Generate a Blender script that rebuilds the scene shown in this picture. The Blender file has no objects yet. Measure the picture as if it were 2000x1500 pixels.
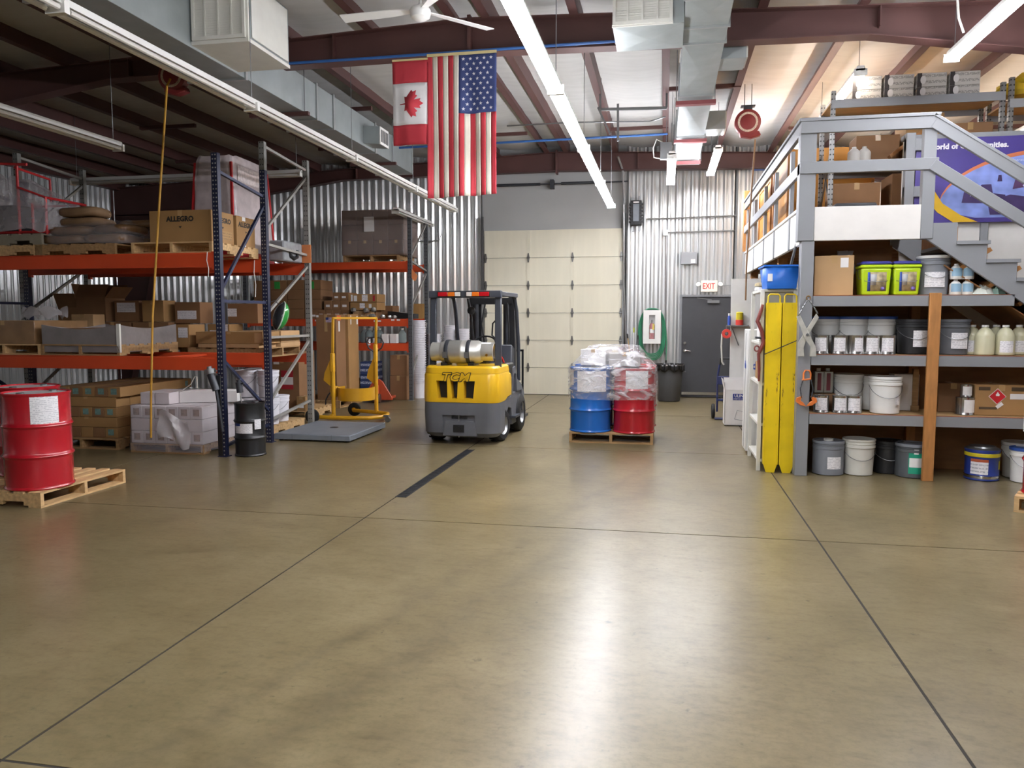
import bpy, bmesh, math, random
from mathutils import Vector, Matrix
random.seed(7)
S = bpy.context.scene
COL = S.collection
PI = math.pi
# ---------------------------------------------------------------- camera
CAMH, FPX = 1.70, 1522.0
YAW, PIT = math.radians(11.04), math.radians(4.88)
cd_ = bpy.data.cameras.new('camera'); cd_.sensor_width = 36.0; cd_.lens = 36.0*FPX/2000.0
cd_.clip_start = 0.05; cd_.clip_end = 200
cam = bpy.data.objects.new('camera', cd_); COL.objects.link(cam)
cam.location = (0, 0, CAMH); cam.rotation_euler = (PI/2-PIT, 0, YAW)
S.camera = cam
# ---------------------------------------------------------------- world, exposure
W = bpy.data.worlds.new('world'); S.world = W; W.use_nodes = True
W.node_tree.nodes['Background'].inputs[0].default_value = (0.75, 0.85, 1, 1)
W.node_tree.nodes['Background'].inputs[1].default_value = 0.3
S.view_settings.view_transform = 'Standard'; S.view_settings.look = 'None'
S.view_settings.exposure = 2.68; S.view_settings.gamma = 1.0
S.view_settings.use_curve_mapping = False
S.cycles.max_bounces = 6; S.cycles.diffuse_bounces = 4; S.cycles.glossy_bounces = 3; S.cycles.transparent_max_bounces = 12
S.cycles.caustics_reflective = False; S.cycles.caustics_refractive = False; S.cycles.adaptive_threshold = .07; S.cycles.sample_clamp_indirect = 2.5
TUBE = 18.5          # radiance of a lit fluorescent tube
WARM = 6.5          # radiance of the warmer mezzanine tubes
# ---------------------------------------------------------------- pixel of the photo -> point at a known depth
_F = Vector((-math.sin(YAW)*math.cos(PIT), math.cos(YAW)*math.cos(PIT), -math.sin(PIT)))
_R = Vector((math.cos(YAW), math.sin(YAW), 0)); _U = _R.cross(_F); _C = Vector((0, 0, CAMH))
def _ray(x, y): return _F*FPX + _R*(x-1000) + _U*(750-y)
def aY(x, y, Y): d = _ray(x, y); return _C + d*(Y/d.y)
def aX(x, y, X): d = _ray(x, y); return _C + d*(X/d.x)
def aZ(x, y, Z): d = _ray(x, y); return _C + d*((Z-CAMH)/d.z)
def XZ(x, y, Y): p = aY(x, y, Y); return p.x, p.z
# ---------------------------------------------------------------- materials
def lin(c):
    if isinstance(c, str):
        c = c.lstrip('#'); c = [int(c[i:i+2], 16)/255 for i in (0, 2, 4)]
    return tuple((v/12.92 if v <= .04045 else ((v+.055)/1.055)**2.4) for v in c[:3]) + (1,)
_M = {}
def mat(name, col='#808080', rough=.5, metal=0, var=.08, vscale=6, bump=0, bscale=40, spec=.5, alpha=1, trans=0, emit=0, coat=0, stretch=None):
    if name in _M: return _M[name]
    m = bpy.data.materials.new(name); m.use_nodes = True; nt = m.node_tree; N = nt.nodes; L = nt.links
    p = N['Principled BSDF']; c = lin(col)
    p.inputs['Roughness'].default_value = rough; p.inputs['Metallic'].default_value = metal
    p.inputs['Specular IOR Level'].default_value = spec
    if coat: p.inputs['Coat Weight'].default_value = coat; p.inputs['Coat Roughness'].default_value = .12
    p.inputs['Alpha'].default_value = alpha; p.inputs['Transmission Weight'].default_value = trans
    tc = N.new('ShaderNodeTexCoord'); src = tc.outputs['Object']
    if stretch:
        mp = N.new('ShaderNodeMapping'); mp.inputs['Scale'].default_value = stretch
        L.new(src, mp.inputs['Vector']); src = mp.outputs['Vector']
    nz = N.new('ShaderNodeTexNoise'); nz.inputs['Scale'].default_value = vscale; nz.inputs['Detail'].default_value = 2
    L.new(src, nz.inputs['Vector'])
    mr = N.new('ShaderNodeMapRange'); mr.inputs['From Min'].default_value = .3; mr.inputs['From Max'].default_value = .7
    mr.inputs['To Min'].default_value = 1-var; mr.inputs['To Max'].default_value = 1+var
    L.new(nz.outputs['Fac'], mr.inputs['Value'])
    mx = N.new('ShaderNodeVectorMath'); mx.operation = 'SCALE'; mx.inputs[0].default_value = c[:3]
    L.new(mr.outputs['Result'], mx.inputs['Scale']); L.new(mx.outputs['Vector'], p.inputs['Base Color'])
    if emit:
        p.inputs['Emission Color'].default_value = c; p.inputs['Emission Strength'].default_value = emit
    if bump:
        n2 = N.new('ShaderNodeTexNoise'); n2.inputs['Scale'].default_value = bscale; n2.inputs['Detail'].default_value = 2
        L.new(src, n2.inputs['Vector'])
        b = N.new('ShaderNodeBump'); b.inputs['Strength'].default_value = bump; b.inputs['Distance'].default_value = .01
        L.new(n2.outputs['Fac'], b.inputs['Height']); L.new(b.outputs['Normal'], p.inputs['Normal'])
    _M[name] = m
    return m
def nodes(m): return m.node_tree.nodes, m.node_tree.links, m.node_tree.nodes['Principled BSDF']
# ---------------------------------------------------------------- mesh builder
class B:
    def __init__(s): s.v = []; s.f = []
    def add(s, vs, fs, M=None):
        o = len(s.v)
        s.v += [tuple(M @ Vector(v)) if M is not None else tuple(v) for v in vs]
        s.f += [tuple(i+o for i in f) for f in fs]; return s
    def box(s, x0, x1, y0, y1, z0, z1, M=None):
        return s.add([(x0,y0,z0),(x1,y0,z0),(x1,y1,z0),(x0,y1,z0),(x0,y0,z1),(x1,y0,z1),(x1,y1,z1),(x0,y1,z1)],
                     [(0,3,2,1),(4,5,6,7),(0,1,5,4),(1,2,6,5),(2,3,7,6),(3,0,4,7)], M)
    def cb(s, c, sz, M=None):
        return s.box(c[0]-sz[0]/2, c[0]+sz[0]/2, c[1]-sz[1]/2, c[1]+sz[1]/2, c[2]-sz[2]/2, c[2]+sz[2]/2, M)
    def bar(s, p0, p1, w, h, up=(0,0,1)):
        p0, p1 = Vector(p0), Vector(p1); d = (p1-p0); l = d.length; d.normalize(); up = Vector(up)
        if abs(d.dot(up)) > .98: up = Vector((0,1,0)) if abs(d.y) < .9 else Vector((1,0,0))
        a = d.cross(up).normalized(); b = a.cross(d)
        M = Matrix(((d.x,a.x,b.x,p0.x),(d.y,a.y,b.y,p0.y),(d.z,a.z,b.z,p0.z),(0,0,0,1)))
        return s.box(0, l, -w/2, w/2, -h/2, h/2, M)
    def tube(s, pts, r, n=8, cap=True, closed=False):
        pts = [Vector(p) for p in pts]; k = len(pts); rings = []
        rr = r if isinstance(r, (list, tuple)) else [r]*k
        prev = None
        for i, p in enumerate(pts):
            if closed: d = pts[(i+1) % k]-pts[i-1]
            else: d = pts[min(i+1, k-1)]-pts[max(i-1, 0)]
            d.normalize()
            if prev is None:
                u = Vector((0,0,1)) if abs(d.z) < .9 else Vector((1,0,0))
            else: u = prev
            a = (u - d*u.dot(d)).normalized(); prev = a; b = d.cross(a)
            rings.append([p + (a*math.cos(2*PI*j/n)+b*math.sin(2*PI*j/n))*rr[i] for j in range(n)])
        o = len(s.v)
        for R in rings: s.v += [tuple(q) for q in R]
        for i in range(k if closed else k-1):
            i2 = (i+1) % k
            for j in range(n): s.f.append((o+i*n+j, o+i*n+(j+1) % n, o+i2*n+(j+1) % n, o+i2*n+j))
        if cap and not closed:
            s.f.append(tuple(o+j for j in reversed(range(n)))); s.f.append(tuple(o+(k-1)*n+j for j in range(n)))
        return s
    def cyl(s, p0, p1, r, n=12): return s.tube([p0, p1], r, n)
    def lathe(s, prof, n=24, c=(0,0,0), M=None, a0=0, a1=2*PI):
        full = abs(a1-a0-2*PI) < 1e-6; m = n if full else n+1; o = len(s.v); vs = []
        for r, z in prof:
            for j in range(m):
                t = a0+(a1-a0)*j/n; vs.append(Vector((c[0]+r*math.cos(t), c[1]+r*math.sin(t), c[2]+z)))
        s.v += [tuple(M @ q) if M is not None else tuple(q) for q in vs]
        for i in range(len(prof)-1):
            for j in range(n):
                j2 = (j+1) % m
                s.f.append((o+i*m+j, o+i*m+j2, o+(i+1)*m+j2, o+(i+1)*m+j))
        return s
    def prism(s, poly, d0, d1, ax='y', M=None):
        n = len(poly)
        def P(a, b, d):
            return (a, d, b) if ax == 'y' else ((d, a, b) if ax == 'x' else (a, b, d))
        vs = [P(a, b, d0) for a, b in poly]+[P(a, b, d1) for a, b in poly]
        fs = [tuple(range(n)), tuple(reversed(range(n, 2*n)))]+[(i, i+n, (i+1) % n+n, (i+1) % n) for i in range(n)]
        return s.add(vs, fs, M)
    def grid(s, fn, nu, nv):
        o = len(s.v)
        for i in range(nu+1):
            for j in range(nv+1): s.v.append(tuple(fn(i/nu, j/nv)))
        for i in range(nu):
            for j in range(nv):
                a = o+i*(nv+1)+j; s.f.append((a, a+nv+1, a+nv+2, a+1))
        return s
    def mesh(s, name, m, smooth=True, ang=35, fix=True):
        me = bpy.data.meshes.new(name); me.from_pydata(s.v, [], s.f)
        if fix:
            bm = bmesh.new(); bm.from_mesh(me); bmesh.ops.recalc_face_normals(bm, faces=bm.faces); bm.to_mesh(me); bm.free()
        if smooth:
            me.shade_smooth(); me.set_sharp_from_angle(angle=math.radians(ang))
        if m is not None: me.materials.append(m)
        me.update(); return me
def link(name, data, par=None, loc=(0,0,0), rz=0, rot=None):
    o = bpy.data.objects.new(name, data); COL.objects.link(o)
    o.location = loc; o.rotation_euler = rot if rot else (0, 0, rz)
    if par is not None: o.parent = par
    return o
def tag(o, label=None, cat=None, group=None, kind=None):
    if label: o['label'] = label
    if cat: o['category'] = cat
    if group: o['group'] = group
    if kind: o['kind'] = kind
    return o
def ob(name, b, m, par=None, label=None, cat=None, group=None, kind=None, loc=(0,0,0), rz=0, rot=None, bev=0, smooth=True, ang=35, fix=True, solid=0, seg=1):
    me = b.mesh(name, m, smooth, ang, fix)
    o = link(name, me, par, loc, rz, rot)
    if solid:
        q = o.modifiers.new('solid', 'SOLIDIFY'); q.thickness = solid
    if bev:
        q = o.modifiers.new('bevel', 'BEVEL'); q.width = bev; q.segments = seg; q.limit_method = 'ANGLE'; q.angle_limit = math.radians(40)
    return tag(o, label, cat, group, kind)
def thing(name, label, cat, loc=(0,0,0), rz=0, group=None, kind=None):
    o = link(name, None, None, loc, rz); o.empty_display_size = .1
    return tag(o, label, cat, group, kind)
def copy_tree(o, loc=None, rz=None, label=None, group=None, par=None):
    c = o.copy(); COL.objects.link(c)
    if par is not None: c.parent = par
    if loc is not None: c.location = loc
    if rz is not None: c.rotation_euler = (0, 0, rz)
    if label: c['label'] = label
    if group: c['group'] = group
    for ch in list(o.children): copy_tree(ch, par=c)
    return c
_dg = None
def text(txt, size, m, par, loc, rot, ext=.0012, bold=0.0, shear=0, sx=1, name='lettering', align='CENTER', label=None, res=2):
    cu = bpy.data.curves.new('t', 'FONT'); cu.body = txt; cu.size = size; cu.extrude = ext; cu.align_x = align; cu.align_y = 'CENTER'
    cu.offset = bold; cu.shear = shear; cu.resolution_u = res
    t = bpy.data.objects.new('t', cu); COL.objects.link(t)
    dg = bpy.context.evaluated_depsgraph_get()
    me = bpy.data.meshes.new_from_object(t.evaluated_get(dg)); me.name = name
    bpy.data.objects.remove(t); bpy.data.curves.remove(cu)
    me.materials.clear(); me.materials.append(m)
    o = link(name, me, par, loc, 0, rot); o.scale = (sx, 1, 1)
    if label: o['label'] = label
    return o
FRONT = (PI/2, 0, 0)         # lettering upright, read from -Y
RIGHT = (PI/2, 0, PI/2)      # lettering upright, read from +X
# ---------------------------------------------------------------- palette
m_maroon = mat('maroon_paint', '#553733', .55, var=.12, vscale=1.5)
m_galv = mat('galvanised', '#b9bdbc', .38, .75, var=.06, vscale=3, bump=.05, bscale=25)
m_duct = mat('duct_steel', '#aab2b2', .42, .6, var=.06, vscale=5)
m_white = mat('white_enamel', '#e6e6e2', .4, var=.03)
m_offwhite = mat('offwhite_paint', '#d9d8cf', .5, var=.04)
m_tube = mat('lit_tube', '#f6f7ff', .4, emit=TUBE, var=0)
m_tubew = mat('lit_warm_tube', '#fff0e0', .4, emit=WARM, var=0)
m_tubeoff = mat('unlit_tube', '#d6d4ce', .25, var=.02)
m_black = mat('black_paint', '#1b1c1e', .4, var=.15)
m_rubber = mat('black_rubber', '#1d1d1d', .75, var=.2, bump=.2, bscale=60)
m_dark = mat('dark_grey_steel', '#3a3d42', .45, .3, var=.1)
m_steel = mat('plain_steel', '#8d8f90', .35, .85, var=.08)
m_chrome = mat('chrome', '#c8c8c8', .15, 1, var=.03)
m_kraft = mat('kraft_board', '#9f7a4c', .75, var=.08, vscale=3)
m_kraft2 = mat('kraft_board_dark', '#876342', .75, var=.08, vscale=3)
m_kraft3 = mat('kraft_board_light', '#b8956a', .75, var=.08, vscale=3)
m_tape = mat('packing_tape', '#b08f60', .3, var=.05)
m_paper = mat('white_paper', '#e8e6e4', .6, var=.03)
m_ink = mat('black_ink', '#28241f', .7, var=.05)
m_greyink = mat('grey_ink', '#8b8b90', .7, var=.05)
m_wood = mat('pallet_wood', '#c6a474', .7, var=.2, vscale=5, bump=.15, bscale=30, stretch=(1, 6, 6))
m_woodold = mat('old_pallet_wood', '#9c7b52', .75, var=.22, vscale=5, bump=.15, bscale=30, stretch=(1, 6, 6))
m_orange = mat('rack_orange', '#c84822', .45, var=.1, vscale=2)
m_red = mat('drum_red', '#ab1523', .25, var=.05, vscale=2, coat=.3)
m_blue = mat('drum_blue', '#1560b4', .25, var=.05, vscale=2, coat=.3)
m_yellow = mat('machine_yellow', '#e0b11a', .35, var=.07, vscale=3, coat=.2)
m_greypaint = mat('grey_paint', '#989b9f', .5, var=.05, vscale=2)
m_wrap = mat('stretch_wrap', '#d8d4d8', .12, alpha=.2, var=.05, bump=.9, bscale=9, spec=.8)
m_wrapd = mat('stretch_wrap_layers', '#dcd8da', .16, alpha=.4, var=.06, bump=.7, bscale=11, spec=.8)
# ================================================================ THE BUILDING
XL, XR, YF, YB = -13.0, 8.4, -3.2, 17.0
RIDGE, ZR, SLOPE = -2.30, 5.42, .04
def roofz(x): return ZR - SLOPE*abs(x-RIDGE)
# ---- floor: concrete slabs with saw-cut joints
m_conc = mat('polished_concrete', '#8b8068', .3, var=0)
def concrete():
    N, L, p = nodes(m_conc)
    for n in list(N):
        if n.type in ('TEX_NOISE', 'MAP_RANGE', 'VECT_MATH', 'TEX_COORD'): N.remove(n)
    g = N.new('ShaderNodeNewGeometry')
    def noise(sc, det=4, rough=.55, dist=0):
        n = N.new('ShaderNodeTexNoise'); n.inputs['Scale'].default_value = sc; n.inputs['Detail'].default_value = det
        n.inputs['Roughness'].default_value = rough; n.inputs['Distortion'].default_value = dist
        L.new(g.outputs['Position'], n.inputs['Vector']); return n.outputs['Fac']
    def ramp(src, stops):
        r = N.new('ShaderNodeValToRGB'); e = r.color_ramp.elements
        while len(e) < len(stops): e.new(.5)
        for q, (pos, c) in zip(e, stops): q.position = pos; q.color = lin(c)
        L.new(src, r.inputs[0]); return r.outputs[0]
    def mul(a, b, fac=1):
        x = N.new('ShaderNodeMix'); x.data_type = 'RGBA'; x.blend_type = 'MULTIPLY'; x.inputs[0].default_value = fac
        L.new(a, x.inputs[6]); L.new(b, x.inputs[7]); return x.outputs[2]
    a = ramp(noise(.55, 3, .55, .3), [(.25, '#71674c'), (.5, '#817558'), (.75, '#908467')])
    b = ramp(noise(3.2, 4, .6, .3), [(.3, '#d6d3cc'), (.5, '#efeee9'), (.75, '#ffffff')])
    c = ramp(noise(30, 3, .7), [(.25, '#d9d6d0'), (.55, '#ffffff')])
    d = mul(mul(a, b, .8), c, .7)
    # directional scuffs: noise stretched along the driving direction, and small dark specks
    mpg = N.new('ShaderNodeMapping'); mpg.inputs['Rotation'].default_value = (0, 0, .5); mpg.inputs['Scale'].default_value = (3.2, 7.5, 1)
    L.new(g.outputs['Position'], mpg.inputs['Vector'])
    sc = N.new('ShaderNodeTexNoise'); sc.inputs['Scale'].default_value = 2.2; sc.inputs['Detail'].default_value = 4; sc.inputs['Roughness'].default_value = .65
    L.new(mpg.outputs[0], sc.inputs['Vector'])
    d = mul(d, ramp(sc.outputs['Fac'], [(.3, '#cfc8bd'), (.48, '#f3f1ec'), (.7, '#ffffff')]), .75)
    d = mul(d, ramp(noise(13, 3, .6), [(.24, '#8d8578'), (.34, '#ffffff')]), .8)
    # tyre-scuff streak across the bay: a band of darker rubber along a line
    sp = N.new('ShaderNodeSeparateXYZ'); L.new(g.outputs['Position'], sp.inputs[0])
    def M(op, x, y):
        n = N.new('ShaderNodeMath'); n.operation = op
        for i, q in enumerate((x, y)):
            if hasattr(q, 'links'): L.new(q, n.inputs[i])
            elif q is not None: n.inputs[i].default_value = q
        return n.outputs[0]
    nz = M('MULTIPLY', M('SUBTRACT', noise(1.3, 3), .5), .5)
    def streak(k, c0, wd):   # |x - (c0 + k*y)| < wd
        e = M('ABSOLUTE', M('SUBTRACT', M('SUBTRACT', M('ADD', sp.outputs[0], nz), M('MULTIPLY', sp.outputs[1], k)), c0), None)
        q = M('SUBTRACT', 1.0, M('DIVIDE', e, wd)); q2 = M('MAXIMUM', q, 0.0); return q2
    st = M('ADD', streak(.27, -2.25, .19), streak(.28, -2.68, .11))
    st = M('MULTIPLY', st, M('ADD', noise(9, 3), -.25))
    st = M('MULTIPLY', st, .85)
    x = N.new('ShaderNodeMix'); x.data_type = 'RGBA'; L.new(M('MINIMUM', st, .35), x.inputs[0]); L.new(d, x.inputs[6]); x.inputs[7].default_value = lin('#3f382e')
    L.new(x.outputs[2], p.inputs['Base Color'])
    p.inputs['Roughness'].default_value = .3
    bp = N.new('ShaderNodeBump'); bp.inputs['Strength'].default_value = .02; bp.inputs['Distance'].default_value = .01
    L.new(noise(5, 2), bp.inputs['Height']); L.new(bp.outputs[0], p.inputs['Normal'])
    p.inputs['Specular IOR Level'].default_value = .5
concrete()
m_joint = mat('joint_grime', '#2b2721', .9)
floor = ob('floor', B().box(XL-.2, XR+.2, YF-.2, YB+.2, -.3, -.0025), m_joint, label='polished olive-grey concrete warehouse floor with saw-cut joints', kind='structure', smooth=False)
gx = [XL-.15, -9.80, -6.14, -2.48, 1.18, 4.84, XR+.15]; gy = [YF-.15, -1.28, 2.44, 6.16, 9.95, 13.7, YB+.15]
for i in range(len(gx)-1):
    for j in range(len(gy)-1):
        ob('slab', B().box(gx[i]+.0075, gx[i+1]-.0075, gy[j]+.0075, gy[j+1]-.0075, -.1, 0), m_conc, floor, smooth=False)
# trench drain
m_grate = mat('drain_iron', '#34363a', .5, .6, var=.15)
td = thing('trench_drain', 'narrow dark iron trench drain grate set flush in the floor joint', 'drain', (-2.43, 8.3, 0))
ob('frame', B().box(-.055,-.045,-1.36,1.36,0,.005).box(.045,.055,-1.36,1.36,0,.005), m_grate, td)
gb = B()
for k in range(68): gb.box(-.045, .045, -1.36+k*.04, -1.36+k*.04+.022, 0, .004)
gb.box(-.045, .045, -1.36, 1.36, -.001, .001)
ob('grate', gb, m_grate, td, smooth=False)
# ---- corrugated walls
m_wall = mat('galvanised_wall_sheet', '#e2e4e4', .22, .66, var=.04, vscale=1.2)
def corr(x0, x1, z0, z1fn, per, flip=False, dep=.036, top=.03, run=.042):
    """trapezoid-ribbed sheet in the XZ plane; ribs stand proud toward -Y"""
    pts = []; n = int((x1-x0)/per)+1
    for k in range(n):
        a = x0+k*per
        mid = (per-top-2*run)/2
        for dx, d in ((0,0),(run,-dep),(run+top,-dep),(2*run+top,0),(2*run+top+mid*.42,0),(2*run+top+mid*.5,-.008),(2*run+top+mid*1.1,-.008),(2*run+top+mid*1.18,0)):
            if a+dx <= x1: pts.append((a+dx, d))
    b = B(); o = 0
    for x, d in pts: b.v += [(x, d, z0), (x, d, z1fn(x))]
    for i in range(len(pts)-1): b.f.append((2*i, 2*i+2, 2*i+3, 2*i+1))
    return b
def wallgap(b): return b
# back wall in three strips: left of the overhead door, above the doors, right of it
GX0, GX1, GZ = -3.93, -.90, 3.60          # overhead door opening
DX0, DX1, DZ = .36, 1.36, 2.13            # exit door opening
YW = YB
wb = ob('wall_back', corr(XL, GX0-.06, 0, lambda x: 5.4, .166), m_wall, label='galvanised ribbed sheet end wall behind the racks and overhead door', kind='structure', loc=(0, YW, 0), smooth=False, fix=False)
ob('wall_sheet', corr(GX1+.07, DX0-.05, 0, lambda x: 5.4, .166), m_wall, wb, smooth=False, fix=False)
ob('wall_sheet', corr(DX0-.05, DX1+.05, DZ+.04, lambda x: 5.4, .166), m_wall, wb, smooth=False, fix=False)
ob('wall_sheet', corr(DX1+.05, XR, 0, lambda x: 5.4, .166), m_wall, wb, smooth=False, fix=False)
m_gyp = mat('grey_header_board', '#a9abaa', .6, var=.05, vscale=1)
ob('header_board', B().box(GX0-.06, GX1+.07, .02, .06, GZ, 5.4), m_gyp, wb)
ob('backing', B().box(XL, XR, .12, .2, 0, 5.45), m_gyp, wb, smooth=False)
wl = ob('wall_left', corr(YF, YB, 0, lambda x: 5.0, .166), m_wall, label='ribbed metal side wall behind the left racks', kind='structure', loc=(XL, 0, 0), rot=(0, 0, PI/2), smooth=False, fix=False)
ob('backing', B().box(YF, YB, .1, .2, 0, 5.0), m_gyp, wl, smooth=False)
wr = ob('wall_right', corr(-YB, -YF, 0, lambda x: 5.05, .166), m_wall, label='ribbed metal side wall beyond the mezzanine', kind='structure', loc=(XR, 0, 0), rot=(0, 0, -PI/2), smooth=False, fix=False)
ob('backing', B().box(-YB, -YF, .1, .2, 0, 5.05), m_gyp, wr, smooth=False)
m_frontw = mat('front_wall_paint', '#b9b6ad', .7, var=.05)
ob('wall_front', B().box(XL, XR, -.15, 0, 0, 5.4), m_frontw, label='painted partition behind the viewer', kind='structure', loc=(0, YF, 0), smooth=False)
# ---- roof: white-faced insulation draped over the purlins
m_ins = mat('white_roof_insulation', '#c6c5c1', .65, var=.05, vscale=1.5, bump=.35, bscale=3, stretch=(1, 5, 1))
plx = [RIDGE-.25-1.04*k for k in range(11)][::-1] + [RIDGE+.25+1.03*k for k in range(11)]
plx = [x for x in plx if XL+.1 < x < XR-.1]
def drape(u, v):
    x = XL+(XR-XL)*u; y = YF+(YB-YF)*v
    d = min(abs(x-q) for q in plx)
    return (x, y, roofz(x)-.02-.05*min(1, d/.35)+.006*math.sin(y*7+x*3))
ceil = ob('ceiling', B().grid(drape, 170, 60), m_ins, label='white faced insulation roof sagging between maroon purlins', kind='structure', fix=False, ang=60)
ob('roof_sheet', B().prism([(XL-.2, roofz(XL)+.02), (RIDGE, ZR+.02), (XR+.2, roofz(XR)+.02), (XR+.2, roofz(XR)+.1), (RIDGE, ZR+.1), (XL-.2, roofz(XL)+.1)], YF-.2, YB+.2), m_gyp, ceil, smooth=False)
def zee(s):
    b = B(); 
    b.box(-.003, .003, YF, YB, -.22, 0)
    a, c = min(0, s*.1), max(0, s*.1); b.box(a, c, YF, YB, -.22, -.216)
    a, c = min(s*.096, s*.1), max(s*.096, s*.1); b.box(a, c, YF, YB, -.22, -.195)
    return b.mesh('purlin', m_maroon, False)
zl, zr = zee(-1), zee(1)
for x in plx: link('purlin', zl if x > RIDGE else zr, ceil, (x, 0, roofz(x)-.015))
brg = B().box(0, 1.03, -.03, .03, -.028, .028).mesh('bridging', m_maroon, False)
for k, (x, y) in enumerate([(plx[i], yy) for i in range(1, len(plx)-1) for yy in (4.2, 12.1, 14.6) if (i*7+int(yy*3)) % 3 == 0 and abs(plx[i]-RIDGE) > .3]):
    link('bridging', brg, ceil, (x, y, roofz(x)-.26))
# ---- rigid frames
def frame(Y, label):
    t = thing('rigid_frame', label, 'steel frame', (0, Y, 0), kind='structure')
    for sgn in (-1, 1):
        xe = XL if sgn < 0 else XR
        X = lambda d: xe - sgn*d          # distance in from the eave wall
        top = lambda x: roofz(x)-.235
        low = [(X(1.35), 4.12), (X(3.6), 4.46), (X(5.9), 4.77), (RIDGE, 4.80)] if sgn < 0 else [(X(1.35), 3.95), (X(4.2), 4.38), (X(6.3), 4.71), (RIDGE, 4.80)]
        poly = [(X(.03), top(X(.03)))]+[(RIDGE, top(RIDGE))]+low[::-1]
        poly = poly+[(X(.03), 4.12)]
        ob('rafter_web', B().prism(poly, -.006, .006), m_maroon, t, smooth=False)
        fb = B()
        for a, c in zip(low[:-1], low[1:]): fb.bar((a[0], 0, a[1]), (c[0], 0, c[1]), .2, .012)
        fb.bar((X(.03), 0, top(X(.03))), (RIDGE, 0, top(RIDGE)), .2, .012)
        ob('rafter_flange', fb, m_maroon, t, smooth=False)
        ob('column_web', B().prism([(X(.03), 0), (X(.32), 0), (X(1.35), 4.14), (X(.03), 4.14)], -.006, .006), m_maroon, t, smooth=False)
        ob('column_flange', B().bar((X(.32), 0, 0), (X(1.35), 0, 4.14), .012, .22, up=(0, 1, 0)).bar((X(.02), 0, 0), (X(.02), 0, 5.0), .012, .22, up=(0, 1, 0)), m_maroon, t, smooth=False)
        st = B()
        for d in (6.2, 9.0): 
            x = X(d); st.box(x-.006, x+.006, -.09, .09, 4.79, top(x))
        ob('stiffener', st, m_maroon, t, smooth=False)
    ob('splice_plate', B().box(RIDGE-.02, RIDGE+.02, -.1, .1, 4.74, ZR-.2), m_maroon, t, smooth=False)
    return t
frame(9.25, 'maroon tapered steel frame overhead that carries the two flags')
frame(16.78, 'maroon tapered steel end frame against the back wall')
frame(1.7, 'maroon tapered steel frame above the viewer')
# eave struts along the left wall top
ob('trim_1', B().box(XL+.02, XL+.2, YF, YB, 4.72, 4.98), m_maroon, label='maroon eave beam along the left wall top', kind='structure', smooth=False)
ob('trim_2', B().box(1.75, XR, YW-.12, YW-.06, 4.70, 4.78), mat('blue_film', '#2f62b5', .5), label='blue film strip along the wall top above the mezzanine', kind='structure', smooth=False)
# ---- overhead door
m_gd = mat('cream_door_steel', '#dedac6', .45, var=.03, vscale=1, bump=.03, bscale=60, stretch=(8, 1, 1))
m_hinge = mat('hinge_steel', '#7f7f7c', .4, .8)
d1 = thing('door_1', 'cream sectional overhead door with six hinged rows of panels', 'door', ((GX0+GX1)/2, YW-.03, 0), kind='structure')
GW = GX1-GX0; sh = GZ/6
secm = B()
secm.box(-GW/2, GW/2, 0, .04, .004, sh-.004)
for xx in (-GW/2+.04, -GW/2+GW*.325, -GW/2+GW*.645, GW/2-.04): secm.box(xx-.04, xx+.04, -.008, .0, .004, sh-.004)
secm.box(-GW/2, GW/2, -.006, 0, .004, .03); secm.box(-GW/2, GW/2, -.006, 0, sh-.03, sh-.004)
secm = secm.mesh('section', m_gd, False)
hm = B().prism([(-.03, 0), (-.012, .1), (.012, .1), (.03, 0), (.012, -.1), (-.012, -.1)], -.022, -.006).cyl((-.035, -.02, 0), (.035, -.02, 0), .012, 8).mesh('hinge', m_hinge, False)
for k in range(6):
    s = link('section', secm, d1, (0, 0, k*sh))
    if k:
        for xx in (-GW/2+.03, -GW/2+GW*.325, -GW/2+GW*.645, GW/2-.03): link('hinge', hm, s, (xx, 0, 0))
for sx in (-1, 1):
    ob('track', B().box(sx*(GW/2+.03)-.025, sx*(GW/2+.03)+.025, -.07, -.05, 0, 3.9).box(sx*(GW/2+.05)-.006, sx*(GW/2+.05)+.006, -.07, .02, 0, 3.9), m_steel, d1, smooth=False)
ob('torsion_shaft', B().cyl((-GW/2-.1, -.14, 4.55), (GW/2+.1, -.14, 4.55), .016, 10).cyl((-1.2, -.14, 4.55), (-.25, -.14, 4.55), .03, 12).cyl((.2, -.14, 4.55), (1.1, -.14, 4.55), .03, 12).box(-.04, .04, -.16, .03, 4.46, 4.64), m_dark, d1)
ob('bottom_seal', B().box(-GW/2, GW/2, -.012, .04, -.002, .012), m_rubber, d1, smooth=False)
# ---- exit door
m_door = mat('charcoal_door', '#3c3d40', .45, var=.05)
d2 = thing('door_2', 'dark grey steel exit door with lever handle under the exit sign', 'door', ((DX0+DX1)/2, YW-.04, 0), kind='structure')
w = (DX1-DX0)/2
ob('door_frame', B().box(-w-.05, -w, -.03, .06, 0, DZ+.05).box(w, w+.05, -.03, .06, 0, DZ+.05).box(-w, w, -.03, .06, DZ, DZ+.05), mat('grey_door_frame', '#7b7d80', .5), d2, smooth=False)
ob('leaf', B().box(-w+.004, w-.004, 0, .045, .01, DZ-.004), m_door, d2, bev=.003)
ob('kick_plate', B().box(-w+.02, w-.02, -.012, 0, .06, .12), m_chrome, d2, smooth=False)
hd = ob('lever_handle', B().cyl((-w+.07, 0, 1.0), (-w+.07, -.02, 1.0), .032, 14).cyl((-w+.07, -.02, 1.0), (-w+.07, -.055, 1.0), .012, 10).tube([(-w+.07, -.055, 1.0), (-w+.12, -.06, 1.0), (-w+.19, -.055, .99)], .011, 8), m_chrome, d2)
ob('deadbolt', B().cyl((-w+.07, 0, 1.16), (-w+.07, -.025, 1.16), .03, 14), m_chrome, d2)
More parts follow.
